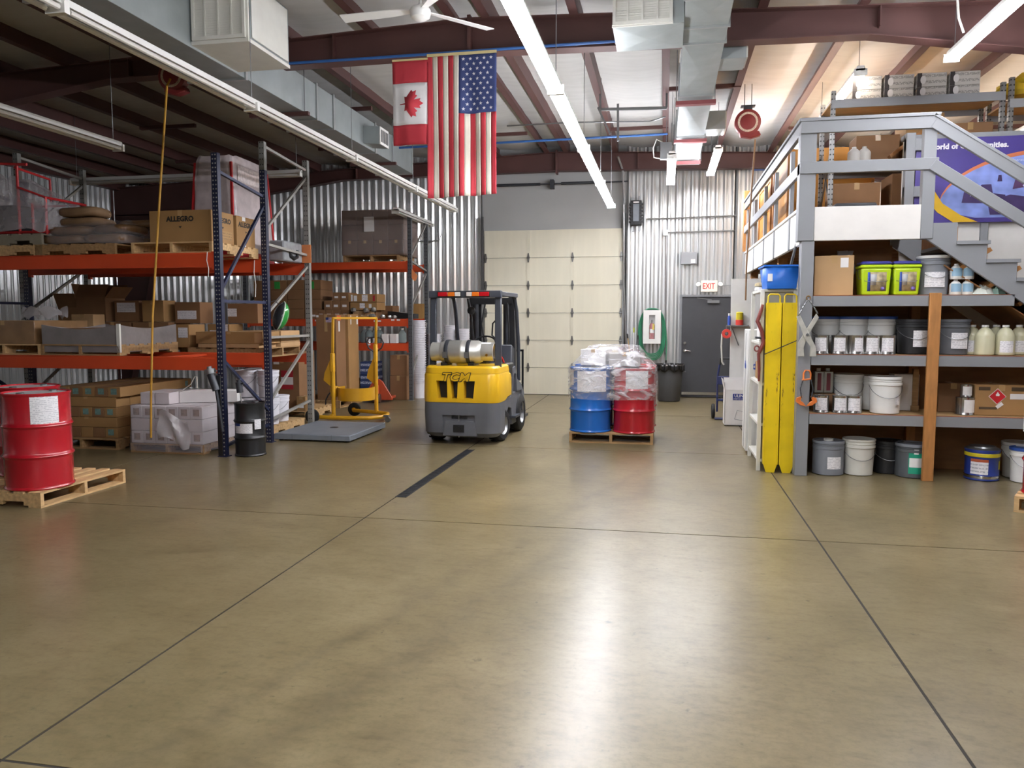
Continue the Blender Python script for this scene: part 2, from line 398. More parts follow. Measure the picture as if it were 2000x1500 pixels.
ob('door_closer', B().box(.02, .26, -.06, 0, DZ-.13, DZ-.07).bar((.1, -.07, DZ-.06), (-.2, -.09, DZ-.02), .02, .01), m_steel, d2)
# ================================================================ UNDER THE ROOF
def strip_light(name_label, x, y0, n, z, lit, warm=False, group=None, along='y', L=2.5, wires=True):
    """run of n two-tube strip fixtures"""
    t = thing('fluorescent_light', name_label, 'light', (x, y0, z), 0 if along == 'y' else -PI/2, group)
    ob('channel', B().prism([(-.055, .02), (.055, .02), (.04, .075), (-.04, .075)], 0, n*L), m_white, t, smooth=False)
    for k in range(n):
        for sx in (-.05, .05):
            ob('tube', B().cyl((sx, k*L+.05, -.012), (sx, k*L+L-.05, -.012), .019, 8), (m_tubew if warm else m_tube) if lit else m_tubeoff, t)
        for yy in (k*L+.012, k*L+L-.012):
            ob('lamp_holder', B().box(-.075, .075, yy-.012, yy+.012, -.04, .04), m_white, t, smooth=False)
    if wires:
        for k in range(n+1):
            yy = min(max(k*L, .1), n*L-.1)
            zt = roofz(x)-.05-z
            ob('hanger_wire', B().cyl((0, yy, .07), (0, yy, zt), .004, 6), m_steel, t)
    return t
strip_light('long bright lit fluorescent strip hanging over the middle of the bay', -1.0, -2.8, 7, 3.75, True)
strip_light('long unlit white fluorescent strip running beside the left duct', -4.0, 2.2, 5, 3.75, False)
strip_light('unlit white fluorescent strip at the left edge above the front rack', -6.55, 3.7, 2, 3.75, False, L=2.45)
strip_light('unlit fluorescent strip running crosswise behind the left racks', -9.9, 11.78, 1, 3.97, False, along='x', L=4.2)
strip_light('short unlit fluorescent strip above the back rack pallet', -5.08, 14.4, 1, 3.72, False, L=2.3)
strip_light('bright lit fluorescent strip over the stairs at top right', 2.9, 4.15, 2, 4.4, True)
strip_light('short lit fluorescent strip under the far end of the right duct', .07, 12.6, 1, 4.2, True, L=2.5)
strip_light('lit fluorescent strip behind the right duct near the end wall', .82, 13.5, 1, 4.45, True, L=2.2)
# lights over the mezzanine
strip_light('lit fluorescent strip high over the mezzanine railing', 2.25, 10.2, 2, 4.62, True, True, L=2.4)
strip_light('warm lit fluorescent strip deep over the mezzanine storage', 5.2, 9.6, 2, 4.45, True, True, L=2.4)
strip_light('warm lit fluorescent strip at the far end of the mezzanine', 3.9, 13.6, 1, 4.5, True, True, L=2.4)
# ---- ductwork
def boxduct(b, x0, x1, y0, y1, z0, z1): return b.box(x0, x1, y0, y1, z0, z1)
dl = thing('air_duct', 'long rectangular galvanised duct running beside the left light strip', 'duct', (-5.05, 0, 4.4))
ys = [2.0, 4.4, 6.0, 8.35, 10.2, 10.75, 12.4, 14.3]
for a, c in zip(ys[:-1], ys[1:]):
    sec = ob('duct_section', B().box(-.36, .34, a+.004, c-.004, 0, .46), m_duct, dl, bev=.004)
    ob('flange', B().box(-.38, .36, c-.02, c+.02, -.02, .48), m_galv, sec, smooth=False)
for y in (5.2, 9.8, 13.2):
    for sx in (.36, -.38): ob('strap_hanger', B().cyl((sx, y, 0), (sx, y, .75), .006, 6), m_steel, dl)
    ob('support_bar', B().box(-.42, .42, y-.03, y+.03, -.05, -.005), m_maroon, dl, smooth=False)
def louvre(par, x0, x1, y, z0, z1, n, cols=3, m=m_offwhite):
    """register face looking toward -Y"""
    ob('register_frame', B().box(x0, x1, y-.02, y, z0, z0+.035).box(x0, x1, y-.02, y, z1-.035, z1).box(x0, x0+.03, y-.02, y, z0+.035, z1-.035).box(x1-.03, x1, y-.02, y, z0+.035, z1-.035), m, par, smooth=False)
    for k in range(1, cols): 
        xx = x0+(x1-x0)*k/cols; ob('mullion', B().box(xx-.008, xx+.008, y-.018, y, z0+.035, z1-.035), m, par, smooth=False)
    sl = B().box(x0+.03, x1-.03, -.0015, .0015, -.012, .012, Matrix.Translation((0, y-.006, 0)) @ Matrix.Rotation(.6, 4, 'X')).mesh('slat', m, False)
    for k in range(n):
        link('slat', sl, par, (0, 0, z0+.05+(z1-z0-.1)*k/(n-1)))
    ob('dark_core', B().box(x0+.02, x1-.02, y-.002, y+.002, z0+.02, z1-.02), m_dark, par, smooth=False)
rg = thing('air_register', 'large square louvred register box on the left duct', 'air vent', (-4.71, 7.33, 4.43))
ob('plenum', B().box(.003, .62, .0, .86, 0, .62), m_duct, rg, bev=.004)
ob('corner_trim', B().box(.0, .625, -.006, .87, -.006, .03).box(.6, .626, -.01, .02, 0, .62), m_offwhite, rg, smooth=False)
louvre(rg, .02, .6, -.01, .03, .62, 22, 4)
ob('side_panel', B().box(.62, .632, .06, .82, .05, .6), m_offwhite, rg, bev=.004)
r2 = thing('air_register', 'small register box near the far end of the left duct', 'air vent', (-4.71, 12.0, 4.44))
ob('plenum', B().prism([(0, 0), (.26, -.02), (.26, .25), (0, .27)], -.1, .28), m_duct, r2, smooth=False)
ob('grille', B().box(.265, .28, -.1, .28, -.02, .25), m_white, r2, smooth=False)
gg = B()
for k in range(6): gg.box(.281, .284, -.06+k*.055, -.03+k*.055, .02, .21)
ob('grille_opening', gg, m_dark, r2, smooth=False)
dr = thing('air_duct', 'rectangular galvanised duct running back beside the right register box', 'duct', (.36, 0, 4.6))
ys = [5.0, 7.55, 8.28, 8.75, 10.75, 13.1, 13.55, 14.9, 15.4]
for k, (a, c) in enumerate(zip(ys[:-1], ys[1:])):
    # cross-broken sheet: shallow pyramid on the underside
    b = B(); x0, x1, z0, z1 = -.215, .215, 0, .4
    b.box(x0, x1, a+.004, c-.004, z0, z1)
    mid = ((x0+x1)/2, (a+c)/2, -.014)
    b.add([(x0, a+.006, -.001), (x1, a+.006, -.001), (x1, c-.006, -.001), (x0, c-.006, -.001), mid], [(0,1,4),(1,2,4),(2,3,4),(3,0,4)])
    sec = ob('duct_section', b, m_duct, dr, smooth=False)
    ob('flange', B().box(x0-.02, x1+.02, c-.012, c+.012, -.022, .42), m_galv, sec, smooth=False)
ob('support_bar', B().box(-.26, .26, 10.9, 11.0, -.075, -.025), mat('red_oxide', '#8a4a4c', .5), dr, smooth=False)
ob('support_bar', B().box(-.26, .26, 13.2, 13.3, -.075, -.025), mat('red_oxide', '#8a4a4c', .5), dr, smooth=False)
ob('support_bar', B().box(-.24, .24, 15.0, 15.08, -.075, -.025), mat('red_oxide', '#8a4a4c', .5), dr, smooth=False)
for y in (10.95, 13.25, 15.04):
    for sx in (-.25, .25): ob('strap_hanger', B().cyl((sx, y, -.03), (sx, y, .65), .006, 6), m_steel, dr)
for y, l in ((9.6, .28), (13.0, .3)):
    s2 = ob('side_outlet', B().box(.217, .217+l, y-.2, y+.25, .02, .3), m_duct, dr, smooth=False)
    ob('outlet_face', B().box(.217+l, .235+l, y-.18, y+.23, .03, .29), m_offwhite, s2, smooth=False)
r3 = thing('air_register', 'louvred register box hanging in front of the frame beside the right duct', 'air vent', (-.55, 8.0, 4.55))
ob('plenum', B().box(.0, .69, 0, .72, 0, .5).add([(0,0,-.001),(.69,0,-.001),(.69,.72,-.001),(0,.72,-.001),(.345,.36,-.016)], [(0,1,4),(1,2,4),(2,3,4),(3,0,4)]), m_duct, r3, smooth=False)
louvre(r3, .0, .58, -.008, .01, .5, 18, 4)
ob('edge_trim', B().box(-.006, .586, -.012, .0, -.006, .02), m_offwhite, r3, smooth=False)
# junction boxes and short heater housings at the duct end
jb = ob('junction_box', B().box(-.1, .1, -.05, .05, -.14, .14), m_steel, label='grey junction box hanging left of the far duct end', cat='electrical box', loc=(-.02, 13.7, 4.5), bev=.005)
ob('cable_loop', B().tube([(-.05, 0, .14), (-.16, 0, .2), (-.22, 0, .05), (-.2, 0, -.1), (-.1, 0, -.12)], .009, 6), m_offwhite, jb)
ob('drop_rod', B().cyl((0, 0, .14), (0, 0, .5), .006, 6), m_steel, jb)
# ---- ceiling fan
fan = thing('ceiling_fan', 'white three-blade ceiling fan hanging below the roof', 'fan', (aZ(821, 25, 4.62).x, aZ(821, 25, 4.62).y, 4.62))
fz = roofz(fan.location.x)-.05-4.62
ob('motor_housing', B().lathe([(.0, -.075), (.05, -.07), (.09, -.045), (.1, -.01), (.1, .02), (.085, .045), (.03, .06), (.02, .08)], 24), m_white, fan)
ob('down_rod', B().cyl((0, 0, .06), (0, 0, fz), .014, 10), m_white, fan)
ob('canopy', B().lathe([(.014, fz-.1), (.05, fz-.04), (.06, fz)], 16), m_white, fan)
bl = B().prism([(.1, -.03), (.3, -.055), (.82, -.075), (.82, .06), (.3, .06), (.1, .035)], -.004, .004, 'z').mesh('blade', m_white, False)
for k, a in enumerate((math.radians(177), math.radians(-50), math.radians(48))):
    link('blade', bl, fan, (0, 0, .02), rot=(0.18, 0, a))
# ---- flags
def flag_cloth(w, h, m, par, x0, x1, z0, z1, name, amp=.03, ph=0):
    """piece of hanging cloth between local x0..x1, z0..z1 of a flag w wide; shared ripple field keeps pieces joined"""
    pass
FW, FH = .84, 1.62
def ripple(x, z, amp, k, ph, h):
    d = min(1, -z/h*1.6+.12)
    return amp*d*math.sin(k*x+ph+z*.6)+amp*.5*d*math.sin(k*1.9*x+1+z*1.1)
def cloth(x0, x1, z0, z1, amp, k, ph, h, n=6, mz=14, off=0):
    b = B()
    return b.grid(lambda u, v: (x0+(x1-x0)*u, ripple(x0+(x1-x0)*u, z0+(z1-z0)*v, amp, k, ph, h)+off, z0+(z1-z0)*v), n, mz)
m_fred = mat('flag_red', '#b8343f', .8, var=.05, bump=.1, bscale=200); m_fwh = mat('flag_cream', '#d5d0c0', .8, var=.04, bump=.1, bscale=200)
m_fblue = mat('flag_blue', '#33406f', .8, var=.05, bump=.1, bscale=200); m_fw = mat('flag_white', '#dcdada', .8, var=.03, bump=.1, bscale=200)
YFL = 9.12
p = aY(834, 116, YFL)
us = thing('hanging_flag', 'striped flag with white stars on a blue field hanging vertically', 'flag', (p.x, YFL, 4.77))
A = (.028, 14, .4, FH)
for k in range(13):
    x0, x1 = FW*k/13, FW*(k+1)/13; z1 = 0 if k < 7 else -FH*.42
    # canton covers the right-hand seven stripes' upper part
    zt = 0 if k < 6 else -FH*.42
    ob('stripe', cloth(x0, x1, zt, -FH-.03*((13-k)/13), *A, n=3, mz=20), m_fred if k % 2 == 0 else m_fwh, us, solid=.002, fix=False)
can = ob('canton', cloth(FW*6/13, FW, 0, -FH*.42, *A, n=14, mz=12), m_fblue, us, solid=.002, fix=False)
sb = B()
for r in range(11):
    for c in range(5 if r % 2 == 0 else 4):
        cx = FW*6/13+.055+.083*c+(.0415 if r % 2 else 0); cz = -.06-.057*r
        pts = []
        for q in range(10):
            rr = .0225 if q % 2 == 0 else .009
            a = PI/2+q*PI/5; x = cx+rr*math.cos(a); z = cz+rr*math.sin(a)
            pts.append((x, ripple(x, z, *A)-.006, z))
        sb.add([(cx, ripple(cx, cz, *A)-.006, cz)]+pts, [(0, i+1, (i+1) % 10+1) for i in range(10)])
so = ob('stars', sb, m_fw, can, fix=False); so['kind'] = 'stuff'
ob('header_tape', B().box(0, FW, -.008, .008, -.012, .02), mat('canvas', '#cfc08c', .8), us, smooth=False)
CW, CH = .44, .985
p2 = aY(766, 124, YFL)
ca = thing('hanging_flag', 'red and white maple leaf flag hanging vertically', 'flag', (p2.x, YFL, 4.74))
A2 = (.018, 15, 1.2, CH)
ob('band', cloth(0, CW, 0, -CH*.27, *A2, n=10, mz=6), m_fred, ca, solid=.002, fix=False)
ob('field', cloth(0, CW, -CH*.27, -CH*.76, *A2, n=10, mz=8), m_fw, ca, solid=.002, fix=False)
ob('band', cloth(0, CW, -CH*.76, -CH, *A2, n=10, mz=6), m_fred, ca, solid=.002, fix=False)
half = [(0, .5), (.075, .38), (.145, .415), (.115, .2), (.225, .31), (.255, .245), (.385, .27), (.345, .155), (.4, .115), (.19, -.05), (.21, -.115), (.02, -.09)]
leaf = half+[(.012, -.28), (-.012, -.28)]+[(-x, y) for x, y in half[::-1][:-1]]
# stem points to the left edge as the flag hangs on its side
lp = [(CW*.52+y*.38-.035, -CH*.515+x*.4) for x, y in leaf]
bml = B(); bml.add([(x, ripple(x, z, *A2)-.006, z) for x, z in lp], [tuple(range(len(lp)))])
ob('maple_leaf', bml, m_fred, ca, fix=False, solid=.001)
ob('header_tape', B().box(0, CW, -.006, .006, -.01, .012), mat('canvas', '#cfc08c', .8), ca, smooth=False)
m_pex = mat('blue_pipe', '#2f5f9f', .45)
ob('blue_pipe', B().tube([(-5.2, 9.13, 4.80), (-3.4, 9.13, 4.795), (-1.6, 9.13, 4.80), (.1, 9.13, 4.80)], .017, 8), m_pex, label='blue air line clipped under the overhead frame above the flags', cat='pipe')
ob('blue_pipe', B().tube([(-5.3, 13.6, 4.72), (-2.5, 13.6, 4.74), (0.0, 13.6, 4.76)], .02, 8), m_pex, label='blue air line crossing the roof in front of the end frame', cat='pipe')
# ---- hose reels
def reel(loc, rz, label):
    t = thing('hose_reel', label, 'hose reel', loc, rz)
    M = Matrix.Rotation(PI/2, 4, 'X')
    ob('drum_side', B().lathe([(0, -.06), (.17, -.06), (.185, -.05), (.185, .05), (.17, .06), (0, .06)], 32, M=M), mat('reel_red', '#7d2b2b', .45), t)
    ob('ring_label', B().lathe([(.112, .062), (.112, .065), (.142, .065), (.142, .062)], 32, M=M), mat('ring_cream', '#c9b7a4', .6, var=.35, vscale=60), t)
    ob('bracket', B().box(-.06, .06, -.05, .05, .17, .23).box(-.1, .1, -.06, .06, .225, .24), m_dark, t)
    ob('lower_guard', B().prism([(-.12, -.13), (.16, -.13), (.19, -.19), (.05, -.23), (-.1, -.2)], -.055, .055), mat('reel_red', '#7d2b2b', .45), t, bev=.01)
    ob('hanger', B().cyl((-.05, 0, .23), (-.05, 0, .55), .006, 6).cyl((.05, 0, .23), (.05, 0, .55), .006, 6), m_steel, t)
    return t
q = aY(340, 150, 8.9)
reel((q.x, 8.9, q.z), 0, 'red hose reel with pale ring under the left overhead frame')
q2 = aY(1460, 240, 12.1)
r_ = reel((q2.x, 12.1, q2.z), 0, 'red hose reel with pale ring hanging above the mezzanine railing')
m_hose = mat('yellow_hose', '#b98a2c', .55)
a = aY(320, 165, 8.62); bmt = aY(295, 850, 8.2)
ob('air_hose', B().tube([(a.x, 8.75, a.z+.1), (a.x, 8.68, a.z), (aY(311, 400, 8.55).x, 8.55, aY(311, 400, 8.55).z), (aY(298, 620, 8.45).x, 8.45, aY(298, 620, 8.45).z), (aY(295, 780, 8.4).x, 8.4, aY(295, 780, 8.4).z), (aY(295, 855, 8.4).x, 8.4, aY(295, 855, 8.4).z)], .013, 8), m_hose, label='amber air hose dangling from the left reel in front of the racks', cat='hose')
q3 = aY(1475, 272, 12.05); q4 = aY(1458, 520, 12.05)
ob('air_hose', B().tube([(q3.x, 12.05, q3.z), (aY(1466, 400, 12.05).x, 12.05, aY(1466, 400, 12.05).z), (q4.x, 12.05, q4.z), (q4.x, 12.05, q4.z-.5)], .012, 8), mat('brown_hose', '#7c5a38', .6), label='brown air hose dangling from the right reel beside the railing', cat='hose')

# ---- strut frame, ceiling wires, lamp cord
sf = thing('strut_hanger', 'grey slotted strut frame hanging left of the right duct', 'strut', (0, 12.4, 0))
def S3(x, y): q = aY(x, y, 12.4); return (q.x, 0, q.z)
ob('cross_strut', B().bar(S3(1172, 214), S3(1302, 211), .04, .04), m_steel, sf, smooth=False)
ob('drop_strut', B().bar(S3(1207, 203), S3(1207, 276), .035, .035), m_steel, sf, smooth=False)
ob('diagonal_strut', B().bar(S3(1168, 210), S3(1192, 262), .03, .03), m_steel, sf, smooth=False)
for q_ in (S3(1302, 211), S3(1172, 214)): ob('upper_tie', B().bar(q_, (q_[0], 0, 5.2), .03, .03), m_steel, sf, smooth=False)
ob('cable_run', B().tube([tuple(aY(990, 246, 13.2)), tuple(aY(1120, 239, 13.2)), tuple(aY(1270, 237, 13.2)), tuple(aY(1300, 228, 13.2))], .012, 6), m_steel, label='thin grey cable run crossing under the roof in front of the end frame', cat='cable')
ob('lamp_cord', B().tube([(2.83, 8.6, 4.48), (2.78, 8.6, 4.62), (2.76, 8.6, 4.8), (2.82, 8.6, 4.95), (2.86, 8.6, 5.2)], .012, 6), m_offwhite, label='white power cord looping up from the bright light at top right', cat='cable')
# ================================================================ SHARED BUILDERS
def cut(o, cutters):
    """carve boxes (B) out of a mesh object and keep the carved mesh"""
    tmp = []
    for c in cutters:
        k = link('cutter', c.mesh('c', None, False)); k.matrix_world = o.matrix_world.copy(); k.parent = o.parent
        k.location = o.location; k.rotation_euler = o.rotation_euler; tmp.append(k)
        q = o.modifiers.new('cut', 'BOOLEAN'); q.object = k; q.operation = 'DIFFERENCE'; q.solver = 'EXACT'
    dg = bpy.context.evaluated_depsgraph_get(); dg.update()
    me = bpy.data.meshes.new_from_object(o.evaluated_get(dg))
    old = o.data; o.modifiers.clear(); o.data = me
    me.shade_smooth(); me.set_sharp_from_angle(angle=math.radians(35))
    for k in tmp: bpy.data.objects.remove(k)
    return o
_pm = {}
def pallet(loc, rz=0, label='', w=1.1, d=1.1, h=.14, m=None, nb=7, group='wooden pallets', notch=True):
    """stringers along local Y, deck boards along local X; origin at the floor centre"""
    m = m or m_wood; key = (w, d, h, m.name)
    t = thing('wooden_pallet', label, 'pallet', loc, rz, group)
    if key not in _pm:
        zt, tb = h-.018, .018
        prof = [(-d/2, tb), (-d*.34, tb), (-d*.34, tb+.035), (-d*.14, tb+.035), (-d*.14, tb), (d*.14, tb), (d*.14, tb+.035), (d*.34, tb+.035), (d*.34, tb), (d/2, tb), (d/2, zt), (-d/2, zt)]
        st = B().prism(prof, -.019, .019, 'x').mesh('stringer', m, False)
        bd = B().box(-w/2, w/2, -.048, .048, 0, .018).mesh('deck_board', m, False)
        lb = B().box(-w/2, w/2, -.065, .065, 0, .018).mesh('deck_board', m, False)
        _pm[key] = (st, bd, lb)
    st, bd, lb = _pm[key]
    for x in (-w/2+.02, 0, w/2-.02): link('stringer', st, t, (x, 0, 0))
    for k in range(nb):
        y = -d/2+.065+(d-.13)*k/(nb-1)
        link('deck_board', lb if k in (0, nb-1) else bd, t, (0, y, h-.018))
    for y in (-d/2+.065, 0, d/2-.065): link('bottom_board', lb, t, (0, y, 0))
    return t
m_lid = mat('drum_lid_grey', '#c9cacb', .35, .3, var=.04)
_dm = {}
def drum(loc, m, label, group=None, r=.29, h=.88, lidm=None, labels=(), rz=0, sub=True):
    t = thing('steel_drum', label, 'drum', loc, rz, group)
    key = (m.name, r, h, lidm.name if lidm else '')
    if key not in _dm:
        pr = [(r-.012, 0), (r-.004, .004), (r, .012), (r-.004, .022), (r-.01, .03)]
        for z in (h*.345, h*.66):
            pr += [(r-.01, z-.03), (r-.004, z-.014), (r+.003, z-.006), (r+.005, z), (r+.003, z+.006), (r-.004, z+.014), (r-.01, z+.03)]
        pr += [(r-.01, h-.035), (r-.004, h-.02), (r, h-.012), (r, h-.004), (r-.005, h), (r-.012, h-.002), (r-.014, h-.02)]
        s = B().lathe(pr, 40).mesh('shell', m)
        l = B().lathe([(r-.013, h-.022), (r-.03, h-.02), (r-.034, h-.014), (r-.05, h-.014), (0, h-.016)], 36).mesh('lid', lidm or m)
        bt = B().lathe([(r-.012, .003), (0, .006)], 32).mesh('bottom', m)
        _dm[key] = (s, l, bt)
    s, l, bt = _dm[key]
    link('shell', s, t); lo = link('lid', l, t); link('bottom', bt, t)
    bung = B().lathe([(.034, -.004), (.034, .012), (.028, .016), (0, .016)], 14).mesh('bung', m_steel)
    link('bung', bung, lo, (0, -r*.62, h-.014)); link('bung', bung, lo, (.02, r*.64, h-.014))
    for (a0, a1, z0, z1, lm) in labels:
        rr = r+.0008 if not (z0 < h*.66 < z1 or z0 < h*.345 < z1) else r+.006
        rr = r-.0085 if rr < r+.002 else rr
        ob('drum_label', B().grid(lambda u, v: (rr*math.cos(math.radians(a0+(a1-a0)*u)), rr*math.sin(math.radians(a0+(a1-a0)*u)), z0+(z1-z0)*v), 10, 1), lm, t, fix=False)
    return t
def print_mat(name, base='#e9e8ea', ink='#9a9aa4', rows=60, amt=.5):
    """paper with faint rows of small print"""
    m = mat(name, base, .6, var=.02); N, L, p = nodes(m)
    tc = N.new('ShaderNodeTexCoord'); sp = N.new('ShaderNodeSeparateXYZ'); L.new(tc.outputs['Object'], sp.inputs[0])
    def MM(op, a, b=None):
        n = N.new('ShaderNodeMath'); n.operation = op
        for i, q in enumerate((a, b)):
            if q is None: continue
            if hasattr(q, 'links'): L.new(q, n.inputs[i])
            else: n.inputs[i].default_value = q
        return n.outputs[0]
    rowm = MM('GREATER_THAN', MM('FRACT', MM('MULTIPLY', sp.outputs[2], rows)), .55)
    nz = N.new('ShaderNodeTexNoise'); nz.inputs['Scale'].default_value = 60; L.new(tc.outputs['Object'], nz.inputs['Vector'])
    wordm = MM('GREATER_THAN', nz.outputs['Fac'], .47)
    fac = MM('MULTIPLY', MM('MULTIPLY', rowm, wordm), amt)
    x = N.new('ShaderNodeMix'); x.data_type = 'RGBA'; L.new(fac, x.inputs[0])
    src = p.inputs['Base Color'].links[0].from_socket
    L.new(src, x.inputs[6]); x.inputs[7].default_value = lin(ink); L.new(x.outputs[2], p.inputs['Base Color'])
    return m
m_print = print_mat('printed_label')
m_print2 = print_mat('printed_label_coarse', rows=28, amt=.7)
def carton(w, d, h, loc, rz=0, label='', m=None, group=None, tape=True, stick=(), name='cardboard_box', cat='box', tilt=None, flaps=True):
    """closed carton, origin at base centre; stick = (face, u0, u1, v0, v1, material) white stickers"""
    m = m or m_kraft
    o = ob(name, B().box(-w/2, w/2, -d/2, d/2, 0, h), m, label=label, cat=cat, group=group, loc=loc, rz=rz, bev=min(.006, h*.05), seg=2)
    if tilt: o.rotation_euler = (tilt[0], tilt[1], rz)
    if tape:
        ob('tape', B().box(-.03, .03, -d/2-.001, d/2+.001, h-.001, h+.0015).box(-.03, .03, -d/2-.0015, -d/2+.001, h*.8, h+.0015), m_tape, o, smooth=False)
    for (f, u0, u1, v0, v1, sm) in stick:
        if f == 'f': b = B().box(-w/2+u0*w, -w/2+u1*w, -d/2-.002, -d/2+.002, v0*h, v1*h)
        elif f == 'r': b = B().box(w/2-.002, w/2+.002, -d/2+u0*d, -d/2+u1*d, v0*h, v1*h)
        else: b = B().box(-w/2+u0*w, -w/2+u1*w, -d/2+v0*d, -d/2+v1*d, h-.001, h+.002)
        ob('sticker', b, sm, o, smooth=False)
    return o
def pbox(x0, x1, y0, y1, Y, d, label, **k):
    """carton whose front face fills the photo rectangle x0..x1, y0..y1 at depth Y; d = its depth"""
    a = aY(x0, y1, Y); b = aY(x1, y0, Y); zb = k.pop('zb', a.z)
    return carton(b.x-a.x, d, b.z-zb, ((a.x+b.x)/2, Y+d/2, zb), k.pop('rz', 0), label, **k)
# pails and cans
_pl = {}
def pail(loc, label, m=None, lidm=None, r=.15, h=.37, open_=False, group='pails on the right shelves', sticker=None, handle=True, rz=0, straight=False, name='plastic_pail', cat='pail'):
    m = m or m_white; lidm = lidm or m
    t = thing(name, label, cat, loc, rz, group)
    key = (m.name, lidm.name, r, h, open_, straight)
    if key not in _pl:
        rb = r*.9 if not straight else r
        pr = [(0, .004), (rb-.01, .002), (rb, .008)]
        z1 = h*.76
        pr += [(rb+(r-rb)*.76, z1), (r*1.03, z1+.004), (r*1.03, z1+.03), (r*.99, z1+.034)]
        pr += [(r*.99, h*.87), (r*1.03, h*.875), (r*1.03, h*.9), (r*.99, h*.905), (r, h-.02)]
        if open_: pr += [(r*1.04, h-.018), (r*1.04, h), (r*.98, h), (r*.95, h*.6), (rb*.95, .02), (0, .02)]
        body = B().lathe(pr, 28).mesh('body', m)
        ld = None
        if not open_:
            ld = B().lathe([(r, h-.03), (r*1.05, h-.028), (r*1.05, h-.003), (r*1.02, h), (r*.94, h), (r*.92, h-.008), (0, h-.008)], 28).mesh('lid', lidm)
        hd = B().tube([(r*1.03*math.cos(a), -r*1.03*abs(math.sin(a))-.003, z1-.0-abs(math.sin(a))*h*.33) for a in [PI*k/12 for k in range(13)]], .003, 6).mesh('handle', m_steel)
        _pl[key] = (body, ld, hd)
    body, ld, hd = _pl[key]
    link('body', body, t)
    if ld: link('lid', ld, t)
    if handle: link('handle', hd, t)
    if sticker:
        a0, a1, z0, z1, sm = sticker; rr = r*1.002
        ob('sticker', B().grid(lambda u, v: (rr*math.cos(math.radians(a0+(a1-a0)*u)), rr*math.sin(math.radians(a0+(a1-a0)*u)), h*(z0+(z1-z0)*v)), 8, 1), sm, t, fix=False)
    return t
m_tin = mat('tin_plate', '#b9b8b6', .22, .95, var=.05)
_cm = {}
def can(loc, label, r=.085, h=.19, group='tin cans on the right shelves', m=None, sm=None, a=(-135, -45), rz=0):
    m = m or m_tin; t = thing('tin_can', label, 'can', loc, rz, group); key = (r, h, m.name)
    if key not in _cm:
        b = B().lathe([(0, .002), (r, .002), (r, .008), (r*.97, .014), (r*.97, h-.016), (r, h-.01), (r, h), (r*.9, h), (r*.86, h-.006)], 24).mesh('body', m)
        l = B().lathe([(r*.86, h-.006), (r*.84, h-.002), (r*.5, h-.003), (0, h-.003)], 20).mesh('lid', m)
        _cm[key] = (b, l)
    b, l = _cm[key]; link('body', b, t); link('lid', l, t)
    ob('sticker', B().grid(lambda u, v: ((r*.99)*math.cos(math.radians(a[0]+(a[1]-a[0])*u)), (r*.99)*math.sin(math.radians(a[0]+(a[1]-a[0])*u)), h*(.15+.72*v)), 8, 1), sm or m_paper, t, fix=False)
    return t
def jug(loc, label, m, r=.075, h=.29, group='jugs', capm=None, sticker=None, name='plastic_jug', cat='jug', liquid=None, rz=0):
    t = thing(name, label, cat, loc, rz, group)
    k = ('jug', m.name, r, h)
    if k not in _cm:
        _cm[k] = (B().lathe([(0, .002), (r*.92, .002), (r, .012), (r, h*.62), (r*.93, h*.7), (r*.55, h*.86), (r*.3, h*.92), (r*.3, h*.95)], 20).mesh('body', m),
                  B().lathe([(r*.36, h*.93), (r*.36, h), (0, h)], 14).mesh('cap', capm or m_white))
    a, b = _cm[k]; link('body', a, t); link('cap', b, t)
    if sticker:
        a0, a1, z0, z1, sm = sticker
        ob('sticker', B().grid(lambda u, v: (r*1.01*math.cos(math.radians(a0+(a1-a0)*u)), r*1.01*math.sin(math.radians(a0+(a1-a0)*u)), h*(z0+(z1-z0)*v)), 8, 1), sm, t, fix=False)
    return t
def wrapfilm(name, rings, label, cat='stretch wrap', n=40, amp=.012, m=None, top=True, seed=1, loc=(0,0,0), par=None, pw=4.5):
    """film skin through superellipse rings: (cx, cy, z, half_x, half_y)"""
    rnd = random.Random(seed); ph = [rnd.uniform(0, 6.28) for _ in range(8)]
    b = B(); K = len(rings)
    for i, (cx, cy, z, hx, hy) in enumerate(rings):
        for j in range(n):
            t = 2*PI*j/n; c, s_ = math.cos(t), math.sin(t)
            x = math.copysign(abs(c)**(2/pw), c)*hx; y = math.copysign(abs(s_)**(2/pw), s_)*hy
            w = amp*(math.sin(5*t+ph[0]+z*9)+.7*math.sin(9*t+ph[1]-z*14)+.5*math.sin(17*t+ph[2]+z*23))*.5
            q = 1+w/max(hx, hy)
            b.v.append((cx+x*q, cy+y*q, z+amp*.5*math.sin(7*t+ph[3])))
    for i in range(K-1):
        for j in range(n): b.f.append((i*n+j, i*n+(j+1) % n, (i+1)*n+(j+1) % n, (i+1)*n+j))
    if top:
        cx, cy, z, hx, hy = rings[-1]; b.v.append((cx, cy, z+.005)); e = len(b.v)-1
        for j in range(n): b.f.append(((K-1)*n+j, (K-1)*n+(j+1) % n, e))
    return ob(name, b, m or m_wrap, par, label if par is None else None, cat if par is None else None, loc=loc, ang=40)
